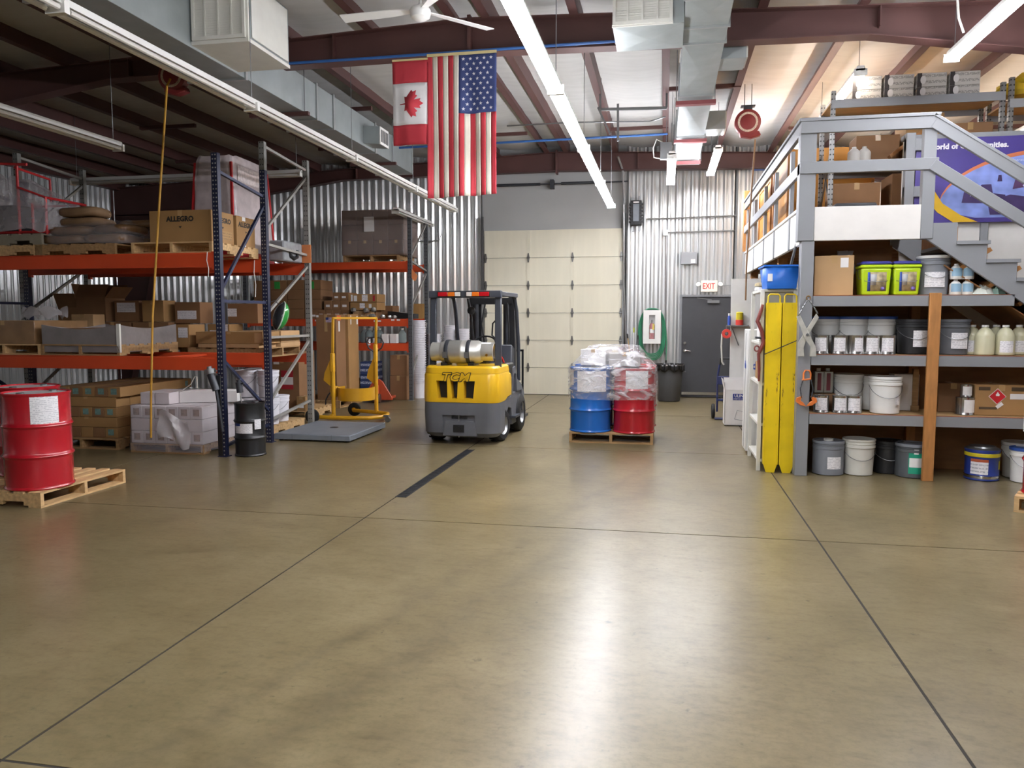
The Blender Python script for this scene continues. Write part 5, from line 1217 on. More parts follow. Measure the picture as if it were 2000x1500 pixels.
# second level jugs
Z2 = 1.172
m_clear = mat('clear_jug', '#93a3a3', .12, alpha=.55, var=.05); m_milk = mat('milky_jug', '#c9bfae', .35, alpha=.95)
JG = 'jugs on the back rack'
for k, (px, m, lb) in enumerate([(684, m_milk, 'cream jug beside the tall cartons on the back rack'), (714, m_clear, 'clear jug, leftmost of the clear ones on the back rack'), (723, m_clear, 'clear jug, second of the clear ones on the back rack'), (734, m_clear, 'clear jug, third of the clear ones on the back rack'), (743, m_clear, 'clear jug, fourth of the clear ones on the back rack'), (787, m_clear, 'clear jug at the right end of the back rack shelf'), (696, m_clear, 'clear jug standing alone between cream jug and clear row')]):
    jug((aY(px, 660, 15.45+.12*(k % 2)).x, 15.4+.12*(k % 2), Z2), lb, m, .09, .30, JG, capm=m_white)
for k, px in enumerate((721, 733)):
    can((aY(px, 660, 15.3).x, 15.3, Z2), 'shiny tin can, %s of two in front of the clear jugs' % ['left', 'right'][k], .06, .13, 'tin cans on the back rack')
for k, px in enumerate((752, 768)):
    q = aY(px, 660, 15.3); carton(.145, .14, .19, (q.x, 15.36, Z2), 0, 'white cube carton, %s of two on the back rack' % ['left', 'right'][k], m_paper, 'white cubes on the back rack', tape=False)
for k, (x0, x1) in enumerate([(627, 646), (650, 668), (690, 700), (708, 718), (722, 726), (737, 742), (764, 771), (776, 782)]):
    pass
for k, (px, py, Zc) in enumerate([(618, 626, 0), (630, 626, 0), (733, 627, 0), (741, 627, 0), (767, 625, 0), (778, 625, 0), (720, 673, 0), (735, 681, 0)]):
    q = aY(px, py, 15.19)
    ob('shelf_tag', B().box(-.035, .035, -.002, .002, -.016, .016), m_paper, label='small white location tag on the orange back rack beam, %s' % ['far left of the upper row', 'second of the upper row', 'third of the upper row', 'fourth of the upper row', 'fifth of the upper row', 'far right of the upper row', 'left of the lower row', 'right of the lower row'][k], cat='tag', group='location tags', loc=(q.x, 15.194, q.z), smooth=False)
# floor under back rack
m_bluepr = print_mat('blue_print_carton', '#2e3c66', '#c9cfe0', 9, .8)
for k in range(3):
    carton(.36, .4, .26, (-6.02, 15.45, .0+.262*k), .05*k, 'blue and white printed carton under the back rack, %s' % ['bottom', 'middle', 'top'][k], m_bluepr, 'blue cartons under the back rack', tape=False)
carton(.36, .4, .5, (-5.38, 15.5, 0), 0, 'brown carton on the floor under the back rack, lower one', m_kraft2, TG)
carton(.36, .4, .42, (-5.37, 15.5, .502), 0, 'brown carton stacked under the back rack, upper one', m_kraft2, TG)
carton(.5, .3, .4, (-6.6, 15.7, 0), 0, 'brown carton low beside the blue cartons', m_kraft2, TG)
# plywood and white pail stacks by the rack end
q0 = aY(803, 593, 16.6); q1 = aY(831, 593, 16.6)
ob('plywood_sheet', B().box(-.17, .17, -.01, .01, 0, 2.02), mat('plywood', '#b98f55', .65, var=.12, vscale=3, stretch=(6, 1, 1)), label='narrow plywood sheet leaning behind the white pail stack', cat='plywood', loc=((q0.x+q1.x)/2, 16.55, 0), rot=(-.12, 0, 0), bev=.001)
np_ = B().lathe([(0, 0), (.12, 0), (.138, .33), (.158, .332), (.158, .347), (.144, .347)], 20).mesh('nested_pail', m_pailw)
def stack(x, y, n, lb, pitch=.037):
    for k in range(n):
        link('nested_pail', np_, None, (x, y, k*pitch+.001)); o = bpy.context.scene.collection.objects[-1]
        tag(o, lb if k < n-1 else lb.replace('white pail nested in', 'topmost white pail of'), 'pail', lb.replace('white pail nested in', 'pails of'))
stack(aY(822, 700, 15.9).x, 15.75, 36, 'white pail nested in the tall stack beside the plywood')
stack(aY(846, 700, 16.2).x, 16.3, 28, 'white pail nested in the stack just right of the tall one')
stack(aY(879, 700, 16.3).x, 16.35, 33, 'white pail nested in the stack seen through the forklift left window')
stack(aY(904, 700, 16.3).x, 16.3, 31, 'white pail nested in the stack seen beside the forklift mast')
# ================================================================ DRUM LIFTER, PALLET JACK
m_ly = mat('lifter_yellow', '#cf9a1c', .4, var=.1, vscale=4)
dlx = thing('drum_lifter', 'yellow wheeled drum lifter with a half-ring clamp', 'drum lifter', (-4.95, 12.05, 0))
A0, A1 = (-.33, -.2), (.17, .42)
for (x, y) in (A0, A1):
    ob('upright_tube', B().cyl((x, y, .1), (x, y, .9 if y < 0 else 1.05), .034, 14), m_ly, dlx)
    ob('slide_plate', B().bar((x, y, .82 if y < 0 else .95), (x+.0, y, 1.12 if y < 0 else 1.25), .05, .09, up=(0, 1, 0)), m_ly, dlx, bev=.006)
    ob('upper_rail', B().bar((x, y, 1.05), (x+.02, y, 1.70), .04, .03, up=(0, 1, 0)), m_ly, dlx, bev=.004)
    ob('gusset', B().prism([(0, .55), (-.16, .68), (-.14, .8), (0, 1.1)], -.01, .01, 'y', Matrix.Translation((x, y, 0))), m_ly, dlx, smooth=False)
ob('top_bar', B().bar((A0[0]+.02, A0[1], 1.69), (A1[0]+.02, A1[1], 1.69), .035, .035), m_ly, dlx, bev=.004)
cx, cy = (A0[0]+A1[0])/2, (A0[1]+A1[1])/2
ob('clamp_band', B().lathe([(.30, .34), (.306, .34), (.306, .55), (.30, .55), (.30, .34)], 24, c=(cx+.02, cy, 0), a0=math.radians(150), a1=math.radians(410)), m_ly, dlx)
ob('warning_sticker', B().box(.13, .18, -.245, -.24, .40, .5, Matrix.Translation((cx, cy, 0)) @ Matrix.Rotation(.3, 4, 'Z')), m_black, dlx, smooth=False)
ob('base_tube', B().tube([(-.62, -.36, .1), (-.3, -.36, .09), (0, -.36, .09), (.3, -.3, .09), (.46, -.12, .09), (.48, .1, .09), (.42, .3, .09), (.2, .42, .09), (-.1, .5, .1), (-.3, .55, .1)], .032, 10), m_ly, dlx)
ob('brace_leg', B().bar((A0[0], A0[1], .12), (A0[0], -.36, .09), .05, .05).bar((A1[0], A1[1], .12), (.2, .42, .09), .05, .05), m_ly, dlx)
for (x, y) in ((-.60, -.42), (-.30, .60)):
    w_ = ob('wheel', B().lathe([(.03, -.03), (.09, -.032), (.115, -.02), (.115, .02), (.09, .032), (.03, .03)], 20, M=Matrix.Rotation(PI/2, 4, 'X')), m_rubber, dlx, loc=(x, y, .115))
    ob('hub', B().cyl((0, -.04, 0), (0, .04, 0), .035, 12), m_ly, w_)
ob('caster', B().lathe([(0, -.02), (.045, -.02), (.05, 0), (.045, .02), (0, .02)], 14, c=(0, 0, 0), M=Matrix.Translation((.56, -.1, .05)) @ Matrix.Rotation(PI/2, 4, 'X')).box(.5, .58, -.13, -.07, .09, .12), m_steel, dlx)
ob('chain_box', B().box(cx-.42, cx-.3, cy-.08, cy+.05, .38, .56), m_ly, dlx, bev=.02)
ob('chain', B().tube([(cx-.36, cy-.05, .5), (cx-.44, cy-.08, .42), (cx-.5, cy-.05, .33), (cx-.52, cy-.02, .25)], .012, 6), m_dark, dlx)
pj = thing('pallet_jack', 'orange-red pallet jack parked by the back rack with its handle up', 'pallet jack', (-5.62, 14.75, 0), .1)
m_pj = mat('jack_orange', '#b54a2c', .4, var=.08)
for sx in (-.16, .16): ob('fork', B().box(sx-.08, sx+.08, .0, 1.1, .05, .1), m_pj, pj, bev=.01)
ob('frame_plate', B().prism([(-.26, .05), (.30, .05), (.28, .12), (.10, .42), (.03, .47), (-.05, .47), (-.1, .42), (-.25, .2)], .0, .05), m_pj, pj, bev=.008)
ob('pump_body', B().cyl((0, -.1, .12), (0, -.1, .35), .055, 14).cyl((0, -.1, .35), (0, -.1, .42), .025, 10), m_pj, pj)
ob('shaft', B().tube([(0, -.1, .4), (0, -.12, .8), (0, -.14, 1.02)], .022, 10), m_dark, pj)
ob('handle_loop', B().tube([(0, -.14, 1.0), (-.13, -.15, 1.1), (-.17, -.15, 1.2), (-.13, -.15, 1.29), (-.03, -.15, 1.31), (.03, -.15, 1.31), (.13, -.15, 1.29), (.17, -.15, 1.2), (.13, -.15, 1.1), (0, -.14, 1.0)], .015, 8), m_dark, pj)
for sx in (-.05, .05): ob('steer_wheel', B().lathe([(0, -.025), (.085, -.028), (.095, -.015), (.095, .015), (.085, .028), (0, .025)], 20, M=Matrix.Translation((sx, -.1, .096)) @ Matrix.Rotation(PI/2, 4, 'Y')), mat('wheel_brown', '#4b352f', .5), pj)
# ================================================================ RED DRUMS AT THE LEFT EDGE
pallet((-6.0, 6.47, 0), PI/2, 'fresh pale pallet under the two red drums at the left', 1.12, 1.12, m=m_wood)
drum((-5.70, 6.2, .14), m_red, 'big red drum with a white paper label at the left edge', 'red drums at the left', lidm=m_lid, labels=[(-58, -10, .60, .85, m_print)])
drum((-6.27, 6.72, .14), m_red, 'red drum standing behind the labelled one at the left edge', 'red drums at the left', lidm=m_lid)

for k, (px, y0_, y1_, Y_) in enumerate(((405, 492, 541, 8.585), (497, 508, 580, 9.71))):
    a_ = aY(px, y0_, Y_); b_ = aY(px+2, y1_, Y_)
    ob('twine', B().tube([tuple(a_), (a_.x-.012, a_.y, (a_.z*2+b_.z)/3), (a_.x+.01, a_.y, (a_.z+b_.z*2)/3), tuple(b_)], .006, 5), m_offwhite, label=['loose white twine hanging off the upper orange beam left of the navy post', 'loose white twine hanging inside the navy rack frame'][k], cat='twine')
# ================================================================ MEZZANINE AND STAIRS
m_mez = mat('railing_grey', '#87898c', .5, var=.04, vscale=2)
m_mezw = mat('fascia_white', '#e2dfd9', .5, var=.03)
m_ply = mat('shelf_ply', '#a98a5e', .65, var=.12, vscale=4, stretch=(1, 6, 6))
m_brownply = mat('brown_plywood', '#8a6038', .65, var=.15, vscale=2.5, stretch=(1, 1, 5))
m_lumber = mat('lumber', '#a97540', .6, var=.15, vscale=5, bump=.1, bscale=25, stretch=(5, 5, 1))
mz = thing('mezzanine', 'storage mezzanine with grey railing and white fascia', 'mezzanine', (1.40, 8.72, 0), kind='structure')
def mp(name, x0, x1, y0, y1, z0, z1, m, par=None, bev=.004):
    return ob(name, B().box(x0-1.40, x1-1.40, y0-8.72, y1-8.72, z0, z1), m, par or mz, bev=bev)
mp('corner_post', 1.40, 1.53, 8.72, 8.86, 0, 2.50, m_mez); mp('corner_post', 1.36, 1.52, 8.71, 8.87, 2.50, 3.62, m_mez)
mp('deck', 1.45, 8.3, 9.95, 14.7, 2.72, 2.84, m_ply, bev=0); mp('landing_deck', 1.45, 2.68, 8.76, 9.95, 2.72, 2.84, m_ply, bev=0)
mp('front_fascia', 1.52, 2.57, 8.72, 8.76, 2.50, 2.85, m_mezw); mp('side_fascia', 1.41, 1.45, 8.87, 14.75, 2.48, 2.84, m_mezw)
mp('fascia_cap', 1.39, 1.46, 8.87, 14.75, 2.84, 2.875, m_mezw)
mp('far_end_fascia', 1.45, 8.3, 14.7, 14.75, 2.48, 2.84, m_mezw, bev=0)
for k in range(9): mp('joist', 1.46, 8.3, 9.95+k*.55, 10.0+k*.55, 2.5, 2.72, m_brownply, bev=0)
mp('landing_post', 2.55, 2.67, 8.71, 8.80, 2.50, 3.66, m_mez)
mp('top_rail', 1.36, 2.69, 8.69, 8.735, 3.60, 3.72, m_mez); mp('top_cap', 1.34, 2.69, 8.68, 8.82, 3.72, 3.755, m_mez)
mp('mid_rail', 1.36, 2.69, 8.69, 8.735, 3.19, 3.31, m_mez)
mp('top_rail', 1.36, 1.40, 8.735, 14.6, 3.60, 3.72, m_mez); mp('top_cap', 1.34, 1.46, 8.82, 14.6, 3.72, 3.755, m_mez)
mp('mid_rail', 1.36, 1.40, 8.735, 14.6, 3.19, 3.31, m_mez)
for y in (9.64, 10.94, 12.06, 13.37, 14.53): mp('baluster', 1.40, 1.445, y-.045, y+.045, 2.48, 3.60, m_mez)
for y in (11.2, 14.6): mp('support_post', 1.5, 1.62, y-.06, y+.06, 0, 2.5, m_lumber)
mp('support_post', 5.0, 5.12, 9.97, 10.1, 0, 2.5, m_lumber); mp('support_post', 8.0, 8.12, 9.97, 10.1, 0, 2.5, m_lumber)
mp('end_post', 1.36, 1.47, 14.66, 14.76, 2.88, 3.95, m_lumber)
# wall behind stairs, under banner
mp('stair_wall', 2.68, 8.3, 9.895, 9.935, 0, 3.72, m_mezw, bev=0)
mp('stair_wall_cap', 2.68, 8.3, 9.92, 10.02, 3.74, 3.80, m_mez)
mp('stair_wall_post', 2.68, 2.78, 9.80, 9.89, 2.84, 3.80, m_mez); mp('stair_wall_post', 3.52, 3.60, 9.855, 9.895, 2.1, 3.74, m_mez)
mp('stair_wall_rail', 2.68, 3.0, 9.815, 9.885, 3.60, 3.74, m_mez); mp('stair_wall_rail', 2.68, 3.0, 9.815, 9.885, 3.08, 3.2, m_mez)
# stairs
stp = thing('staircase', 'grey wooden staircase descending to the right from the landing', 'stairs', (2.57, 8.72, 0), kind='structure')
RISE, RUN, NS = .187, .283, 14
pr = []; x = .06; z = 2.84
top = [(.0, 2.84)]
pts = [(0, 2.53), (0, 2.66)]
xx = .33; zz = 2.66
pts.append((xx, zz))
k = 0
while zz > .2:
    zz -= RISE; pts.append((xx, zz)); xx += RUN; pts.append((xx, zz))
pts.append((xx, 0)); 
lowx = 0+(2.53-0)/.70
pts.append((lowx-.02, 0))
ob('stringer', B().prism(pts, 0, .045), m_mez, stp, smooth=False)
ob('stringer', B().prism(pts, 1.12, 1.165), m_mez, stp, smooth=False)
xx = .33; zz = 2.66; k = 0
tread = B().box(0, RUN+.03, -.02, 1.18, -.035, 0).mesh('tread', m_mez, False)
riser = B().box(0, .02, .045, 1.12, -RISE, -.035).mesh('riser', m_lumber, False)
while zz > .2:
    zz -= RISE; link('tread', tread, stp, (xx-.005, 0, zz)); link('riser', riser, stp, (xx, 0, zz+RISE)); xx += RUN; k += 1
def slope(x): return 3.70-.667*(x-2.61)
ob('handrail', B().bar((.06, -.01, 3.66), (4.7, -.01, 3.66-.667*4.64), .045, .115), m_mez, stp, bev=.004)
ob('handrail_cap', B().bar((.06, .02, 3.735), (4.7, .02, 3.735-.667*4.64), .12, .03), m_mez, stp, bev=.004)
ob('mid_handrail', B().bar((.06, -.01, 3.245), (4.7, -.01, 3.245-.667*4.64), .045, .115), m_mez, stp, bev=.004)
ob('rail_post', B().box(2.4, 2.49, 0, .05, .9, 2.05), m_mez, stp)
for i in range(9):   # lumber blocking under the treads
    xx = .55+i*.28; zz = 2.30-i*.187
    ob('blocking', B().box(-.17, .17, .1, 1.05, -.02, .02, Matrix.Translation((xx, 0, zz)) @ Matrix.Rotation(-.6, 4, 'Y')), m_lumber, stp, smooth=False)
ob('soffit', B().bar((.25, .6, 2.24), (3.2, .6, 2.24-.667*2.95), 1.0, .012), m_brownply, stp, smooth=False)
# banner
bn = thing('banner', 'purple printed banner with white slogan hung above the stairs', 'banner', (2.80, 9.84, 2.78))
m_pur = mat('banner_purple', '#463a80', .45, var=.06); BWD, BHT = 2.6, .95
ob('cloth', B().box(0, BWD, 0, .012, 0, BHT), m_pur, bn, smooth=False)
def flat(name, poly, m, layer): return ob(name, B().prism(poly, -.0012*layer, .004), m, bn, smooth=False)
arc = [(.12, .40)]+[(.12+.35*math.cos(a)+.35*0, 0) for a in []]
pic = []
for kk in range(13):
    a = PI-kk*PI/2/12; pic.append((1.45+1.2*math.cos(a), .14+.62*math.sin(a)))
pic += [(BWD-.02, .76), (BWD-.02, .05), (.65, .05)]
flat('photo_panel', pic, mat('banner_photo', '#7f8fca', .45, var=.3, vscale=5), 1)
org = [(x_, z_+.0) for x_, z_ in pic[:13]]+[(1.45+1.2*math.cos(PI-kk*PI/2/12), .14+.645*math.sin(PI-kk*PI/2/12)+.02) for kk in range(12, -1, -1)]
flat('orange_curve', org+[], mat('banner_orange', '#c9744f', .45), 2)
yel = [(.08, .42), (.1, .52), (.15, .58), (.19, .5), (.2, .38), (.3, .22), (.5, .08), (.68, .005), (.42, .005), (.25, .12), (.12, .28)]
flat('yellow_sweep', yel, mat('banner_yellow', '#d8ad2b', .45), 3)
m_pd = mat('banner_dark', '#3c2e57', .45, var=.2); m_pl = mat('banner_pale', '#c9d2ee', .45, var=.1)
flat('machine_shape', [(.5, .22), (.52, .34), (.66, .36), (.7, .42), (.8, .42), (.82, .32), (.95, .3), (.95, .2)], m_pd, 2)
flat('machine_shape', [(.8, .08), (.78, .17), (.86, .26), (1.0, .3), (1.25, .26), (1.34, .18), (1.32, .08)], m_pd, 3)
flat('machine_shape', [(1.02, .36), (1.05, .5), (1.0, .58), (1.12, .6), (1.22, .64), (1.2, .5), (1.16, .38)], mat('banner_plum', '#553a5e', .45, var=.2), 2)
flat('counter_shape', [(1.12, .4), (1.18, .45), (1.6, .43), (1.62, .38), (1.15, .36)], m_pl, 3)
flat('figure_shape', [(1.6, .34), (1.58, .46), (1.66, .5), (1.75, .46), (1.76, .3)], m_pl, 3)
flat('machine_shape', [(.86, .45), (.87, .52), (.9, .52), (.91, .45)], m_pd, 2); flat('machine_shape', [(1.38, .45), (1.38, .56), (1.44, .56), (1.45, .45)], m_pd, 2)
m_bt = mat('banner_white', '#ece9ee', .5)
text('A World of Opportunities.', .084, m_bt, bn, (.035, -.003, .855), FRONT, .0012, .0035, 0, 1.0, align='LEFT')
text('Operations', .045, m_pl, bn, (.98, -.004, .68), FRONT, .001, 0, .2, 1, align='LEFT'); text('OL', .13, m_bt, bn, (1.72, -.005, .2), FRONT, .001, .004, 0, .8, align='LEFT')
text('Manufacturing', .04, m_pl, bn, (.58, -.005, .3), FRONT, .001, 0, .2, 1, align='LEFT')
for x_ in (.03, 1.3, BWD-.03): ob('grommet', B().lathe([(.008, -.003), (.014, -.003), (.014, 0)], 12, M=Matrix.Translation((x_, 0, BHT-.025)) @ Matrix.Rotation(PI/2, 4, 'X').inverted()), m_chrome, bn)
# ---- things on the mezzanine
m_crate = mat('plywood_crate', '#c08a42', .6, var=.12, vscale=2, stretch=(1, 1, 3))
def wcrate(x0, x1, y0, y1, z0, z1, label):
    t = thing('plywood_crate', label, 'crate', ((x0+x1)/2, (y0+y1)/2, z0), group='plywood crates on the mezzanine')
    hx, hy, h = (x1-x0)/2, (y1-y0)/2, z1-z0
    ob('panel', B().box(-hx, hx, -hy, hy, .06, h-.02), m_crate, t, smooth=False)
    for sx in (-1, 1):
        for z in (.06, h*.5, h-.1): ob('batten', B().box(sx*hx-.012, sx*hx+.012, -hy, hy, z, z+.08), m_lumber, t, smooth=False)
        for sy in (-1, 1): ob('corner_batten', B().box(sx*hx-.014, sx*hx+.014, sy*hy-.05, sy*hy+.05, .06, h), m_lumber, t, smooth=False)
    for x_ in (-hx+.05, 0, hx-.05): ob('skid', B().box(x_-.05, x_+.05, -hy, hy, 0, .06), m_lumber, t, smooth=False)
    return t
wcrate(1.62, 2.7, 11.35, 12.75, 2.84, 4.0, 'tan plywood crate nearer along the mezzanine railing')
wcrate(1.60, 2.7, 12.9, 14.4, 2.84, 3.92, 'tan plywood crate at the far end of the mezzanine railing')
m_slot = punched('slotted_angle', '#8a8a88', .5, '#3f3f3f', .06)
def mrack(label, x0, x1, y0, y1, zb, zt, levels):
    t = thing('storage_shelving', label, 'shelving', (0, 0, 0))
    for x in (x0, x1):
        for y in (y0, y1): ob('post', B().box(-.025, .025, -.025, .025, zb, zt), m_slot, t, loc=(x, y, 0), smooth=False)
        ob('side_brace', B().bar((x, y0, zb+.2), (x, y1, zb+1.0), .02, .008).bar((x, y1, zb+.2), (x, y0, zb+1.0), .02, .008), m_steel, t, smooth=False)
    for z in levels:
        ob('shelf', B().box(x0-.02, x1+.02, y0-.02, y1+.02, z-.02, z), m_ply, t, smooth=False)
        for y in (y0-.028, y1+.028): ob('shelf_rail', B().box(x0-.02, x1+.02, y-.01, y+.01, z-.09, z+.01), m_greypaint, t, smooth=False)
    return t
mrack('slotted steel shelving behind the landing railing', 1.98, 3.86, 10.35, 11.0, 2.84, 4.45, (2.95, 3.60, 4.33))
m_wpr = print_mat('white_case', '#cfccc6', '#6d6a68', 14, .55)
m_cdark = mat('case_dark', '#3f3b3c', .6)
CG = 'printed white cases on the top shelf'
for r_i in range(2):
    for k in range(4):
        c = carton(.33, .5, .16 if r_i else .135, (2.38+.365*k, 10.68, 4.332+(.137 if r_i else 0)), .0, 'white printed case, %s column, %s layer on the top shelf' % (['first', 'second', 'third', 'fourth'][k], ['lower', 'upper'][r_i]), m_wpr, CG, tape=False)
        ob('dark_end', B().box(-.166, -.115, -.2525, -.249, .0, .16 if r_i else .135), m_cdark, c, smooth=False)
        ob('oval_logo', B().lathe([(0, 0), (.032, 0)], 18, M=Matrix.Translation((-.10, -.2535, .08)) @ Matrix.Scale(1.5, 4, (0, 0, 1)) @ Matrix.Rotation(PI/2, 4, 'X')), m_paper, c, fix=False)
m_yb = mat('yellow_plastic', '#cdb02c', .35, var=.2, vscale=6, bump=.5, bscale=9)
for k, (x, z, s_) in enumerate([(3.72+.1, 4.35, .16), (4.05, 4.5, .15), (4.2, 4.25, .2)]):
    b = B().lathe([(0, 0), (s_, .02), (s_*1.2, s_*.5), (s_*.9, s_), (0, s_*1.2)], 14); rnd = random.Random(40+k)
    b.v = [(v[0]*rnd.uniform(.8, 1.3), v[1]*rnd.uniform(.8, 1.2), v[2]*rnd.uniform(.9, 1.1)) for v in b.v]
    ob('yellow_bag', b, m_yb, label='crumpled yellow plastic bag on the high shelving, %s' % ['left', 'upper right', 'lower right'][k], cat='bag', group='yellow bags on the high shelving', loc=(x+.3, 10.75, z), ang=20)
mrack('second slotted steel shelving further right on the mezzanine', 3.95, 5.6, 10.35, 11.0, 2.84, 4.5, (2.95, 3.5, 4.24))
jgw = 'white jugs on the landing shelving'
for k, px in enumerate((1668, 1688)):
    jug((aY(px, 300, 10.5).x, 10.5, 3.602), 'white bottle, %s of two on the landing shelving' % ['left', 'right'][k], m_white, .075, .2, jgw)
MB = 'cartons on the landing shelving'
carton(.5, .4, .34, (2.55, 10.72, 3.602), 0, 'brown carton behind the two white bottles', m_kraft2, MB)
carton(.42, .5, .55, (3.05, 10.66, 3.602), 0, 'large brown carton beside the bottles on the landing shelving', m_kraft, MB)
carton(.5, .5, .42, (3.55, 10.66, 3.602), 0, 'brown carton right of the large one on the landing shelving', m_kraft2, MB)
carton(.55, .5, .4, (2.3, 10.66, 2.952), 0, 'dark brown carton low on the landing shelving', m_kraft2, MB)
carton(.6, .5, .5, (3.0, 10.66, 2.952), 0, 'brown carton low in the middle of the landing shelving', m_kraft2, MB)
ob('tool_case', B().box(-.22, .22, -.12, .12, 0, .12), m_dark, label='dark grey tool case lying on the landing deck', cat='case', loc=(2.05, 9.4, 2.84), bev=.02)
ob('lumber_piece', B().bar((0, 0, 0), (.35, 0, .28), .1, .04), m_lumber, label='short pale lumber offcut leaning on the landing shelving', cat='lumber', loc=(2.62, 10.26, 3.62))
carton(.9, .5, .28, (4.7, 10.66, 3.502), 0, 'brown carton on the far right shelving', m_kraft, MB)
# pole leaning on the railing
ob('black_pole', B().cyl((1.32, 9.2, 2.06), (1.62, 9.15, 3.4), .014, 8), m_black, label='thin black pole leaning behind the corner railing post', cat='pole')
# ================================================================ SHELVES UNDER THE STAIRS
ush = thing('under_stair_shelving', 'built-in grey shelves with a lumber post under the stairs', 'shelving', (1.53, 8.72, 0))
SZ = (1.93, 1.31, .68)
for z, x1 in ((1.93, 3.46), (1.31, 4.35), (.68, 5.2)):
    ob('shelf_board', B().box(.005, x1-1.53, .03, .70, z-.02, z), m_ply, ush, smooth=False)
    ob('front_fascia', B().box(.005, x1-1.53, 0, .03, z-.115, z-.004), m_mez, ush, bev=.003)
    ob('edge_strip', B().box(.005, x1-1.53, .0, .03, z-.004, z+.002), mat('red_brown_edge', '#8f5238', .6), ush, smooth=False)
ob('back_panel', B().prism([(.02, 0), (3.9, 0), (3.9, .12), (.95, 2.28), (.95, 2.5), (.02, 2.5)], .72, .74), m_brownply, ush, smooth=False)
ob('side_panel', B().box(-.02, .0, .15, .74, 0, 2.5), m_mezw, ush, smooth=False)
ob('lumber_post', B().box(1.13, 1.24, -.045, -.002, 0, 1.95), m_lumber, ush, bev=.004)
for x in (1.15, 2.5): ob('rear_stud', B().box(x, x+.09, .62, .71, 0, 1.9), m_lumber, ush, smooth=False)
YS = 8.72
def sx(px, Y, y=690): return aY(px, y, Y).x
# top shelf
Z = 1.932
c = carton(.39, .34, .42, ((sx(1594, 8.82, 560)+sx(1664, 8.82, 560))/2+.005, 8.99, Z), -.06, 'tan carton with a small framed label at the left of the top shelf', m_kraft3, 'cartons under the stairs', stick=[('f', .66, .86, .7, .94, m_paper)])
ob('clear_bag', B().grid(lambda u, v: (.1*math.cos(6.28*u)*(1-.3*v)+.02*math.sin(19*u+7*v), .06*math.sin(6.28*u)*(1-.3*v)+.015*math.sin(23*u), .26*v), 24, 8), m_wrapd, label='crumpled clear bag behind the tan carton on the top shelf', cat='bag', loc=(sx(1655, 9.1, 540), 9.24, Z+.24), fix=False)
ob('bag_prop', B().box(-.12, .12, -.08, .08, 0, .24), m_kraft2, label='small carton propping the clear bag behind the tan carton', cat='box', loc=(sx(1655, 9.1, 540), 9.26, Z), bev=.004)
m_lime = mat('lime_plastic', '#b7d421', .35, var=.03); m_purl = mat('purple_lid', '#3f3f8f', .35)
m_pic = mat('product_photo', '#a99a78', .5, var=.45, vscale=22)
def lime_pail(x, y, w, d, h, label):
    t = thing('square_pail', label, 'pail', (x, y, Z), 0, 'lime square pails')
    b = B(); r0 = .9
    b.add([(-w/2*r0, -d/2*r0, .003), (w/2*r0, -d/2*r0, .003), (w/2*r0, d/2*r0, .003), (-w/2*r0, d/2*r0, .003), (-w/2, -d/2, h*.8), (w/2, -d/2, h*.8), (w/2, d/2, h*.8), (-w/2, d/2, h*.8)], [(0,3,2,1),(4,5,6,7),(0,1,5,4),(1,2,6,5),(2,3,7,6),(3,0,4,7)])
    ob('body', b, m_lime, t, bev=.02, seg=3)
    ob('rim', B().box(-w/2*1.06, w/2*1.06, -d/2*1.06, d/2*1.06, h*.8, h*.9), m_lime, t, bev=.02, seg=2)
    ob('lid', B().box(-w/2*1.0, w/2*1.0, -d/2*1.0, d/2*1.0, h*.9, h), m_purl, t, bev=.02, seg=2)
    lb = ob('picture_label', B().add([(-w*.28, -d/2*.925, h*.12), (w*.34, -d/2*.925, h*.12), (w*.34, -d/2*.985, h*.68), (-w*.28, -d/2*.985, h*.68)], [(0,1,2,3)]), m_pic, t, fix=False, solid=.001)
    ob('blue_band', B().add([(-w*.28, -d/2*.935, h*.12), (-w*.18, -d/2*.935, h*.12), (-w*.2, -d/2*.995, h*.68), (-w*.28, -d/2*.995, h*.68)], [(0,1,2,3)]), mat('label_blue2', '#2f4fa8', .5), lb, fix=False, solid=.001)
    ob('bucket_shape', B().add([(-w*.17, -d/2*.96, h*.3), (w*.0, -d/2*.96, h*.3), (w*.02, -d/2*1.0, h*.62), (-w*.19, -d/2*1.0, h*.62)], [(0,1,2,3)]), mat('label_grey', '#b9bcc0', .5), lb, fix=False, solid=.001)
    ob('logo_dot', B().lathe([(0, 0), (.02, 0)], 14, M=Matrix.Translation((w*.22, -d/2*.965, h*.2)) @ Matrix.Rotation(PI/2, 4, 'X')), mat('label_violet', '#6a5a9c', .5), lb, fix=False, solid=.001)
    ob('handle', B().tube([(w/2*1.05, 0, h*.78), (w/2*1.1, -d*.3, h*.5), (w/2*.6, -d/2*1.12, h*.4), (-w/2*.6, -d/2*1.12, h*.4), (-w/2*1.1, -d*.3, h*.5), (-w/2*1.05, 0, h*.78)], .003, 6), m_steel, t)
lime_pail(sx(1707, 8.9, 560), 8.95, .30, .26, .355, 'lime square pail with purple lid, left of the pair')
lime_pail(sx(1767, 8.9, 560), 8.95, .265, .26, .355, 'lime square pail with purple lid and wire handle, right of the pair')
m_pgrey = mat('pail_grey', '#7d8188', .45, var=.05)
pail((sx(1822, 8.95, 560), 8.97, Z), 'grey pail with a white lid and white label on the top shelf', m_pgrey, m_white, .158, .41, sticker=(-135, -62, .2, .58, m_print))
m_lblue = mat('pale_blue_label', '#8fb4cc', .5)
for r_i in range(2):
    for k in range(2):
        px = 1866 if k == 0 else 1889
        jug((sx(px, 8.86, 560), 8.86, Z+.16*r_i), 'small white bottle with pale blue label, %s %s of the four' % (['lower', 'upper'][r_i], ['left', 'right'][k]), m_white, .058, .16, 'white bottles on the top shelf', sticker=(-150, -40, .2, .72, m_lblue))
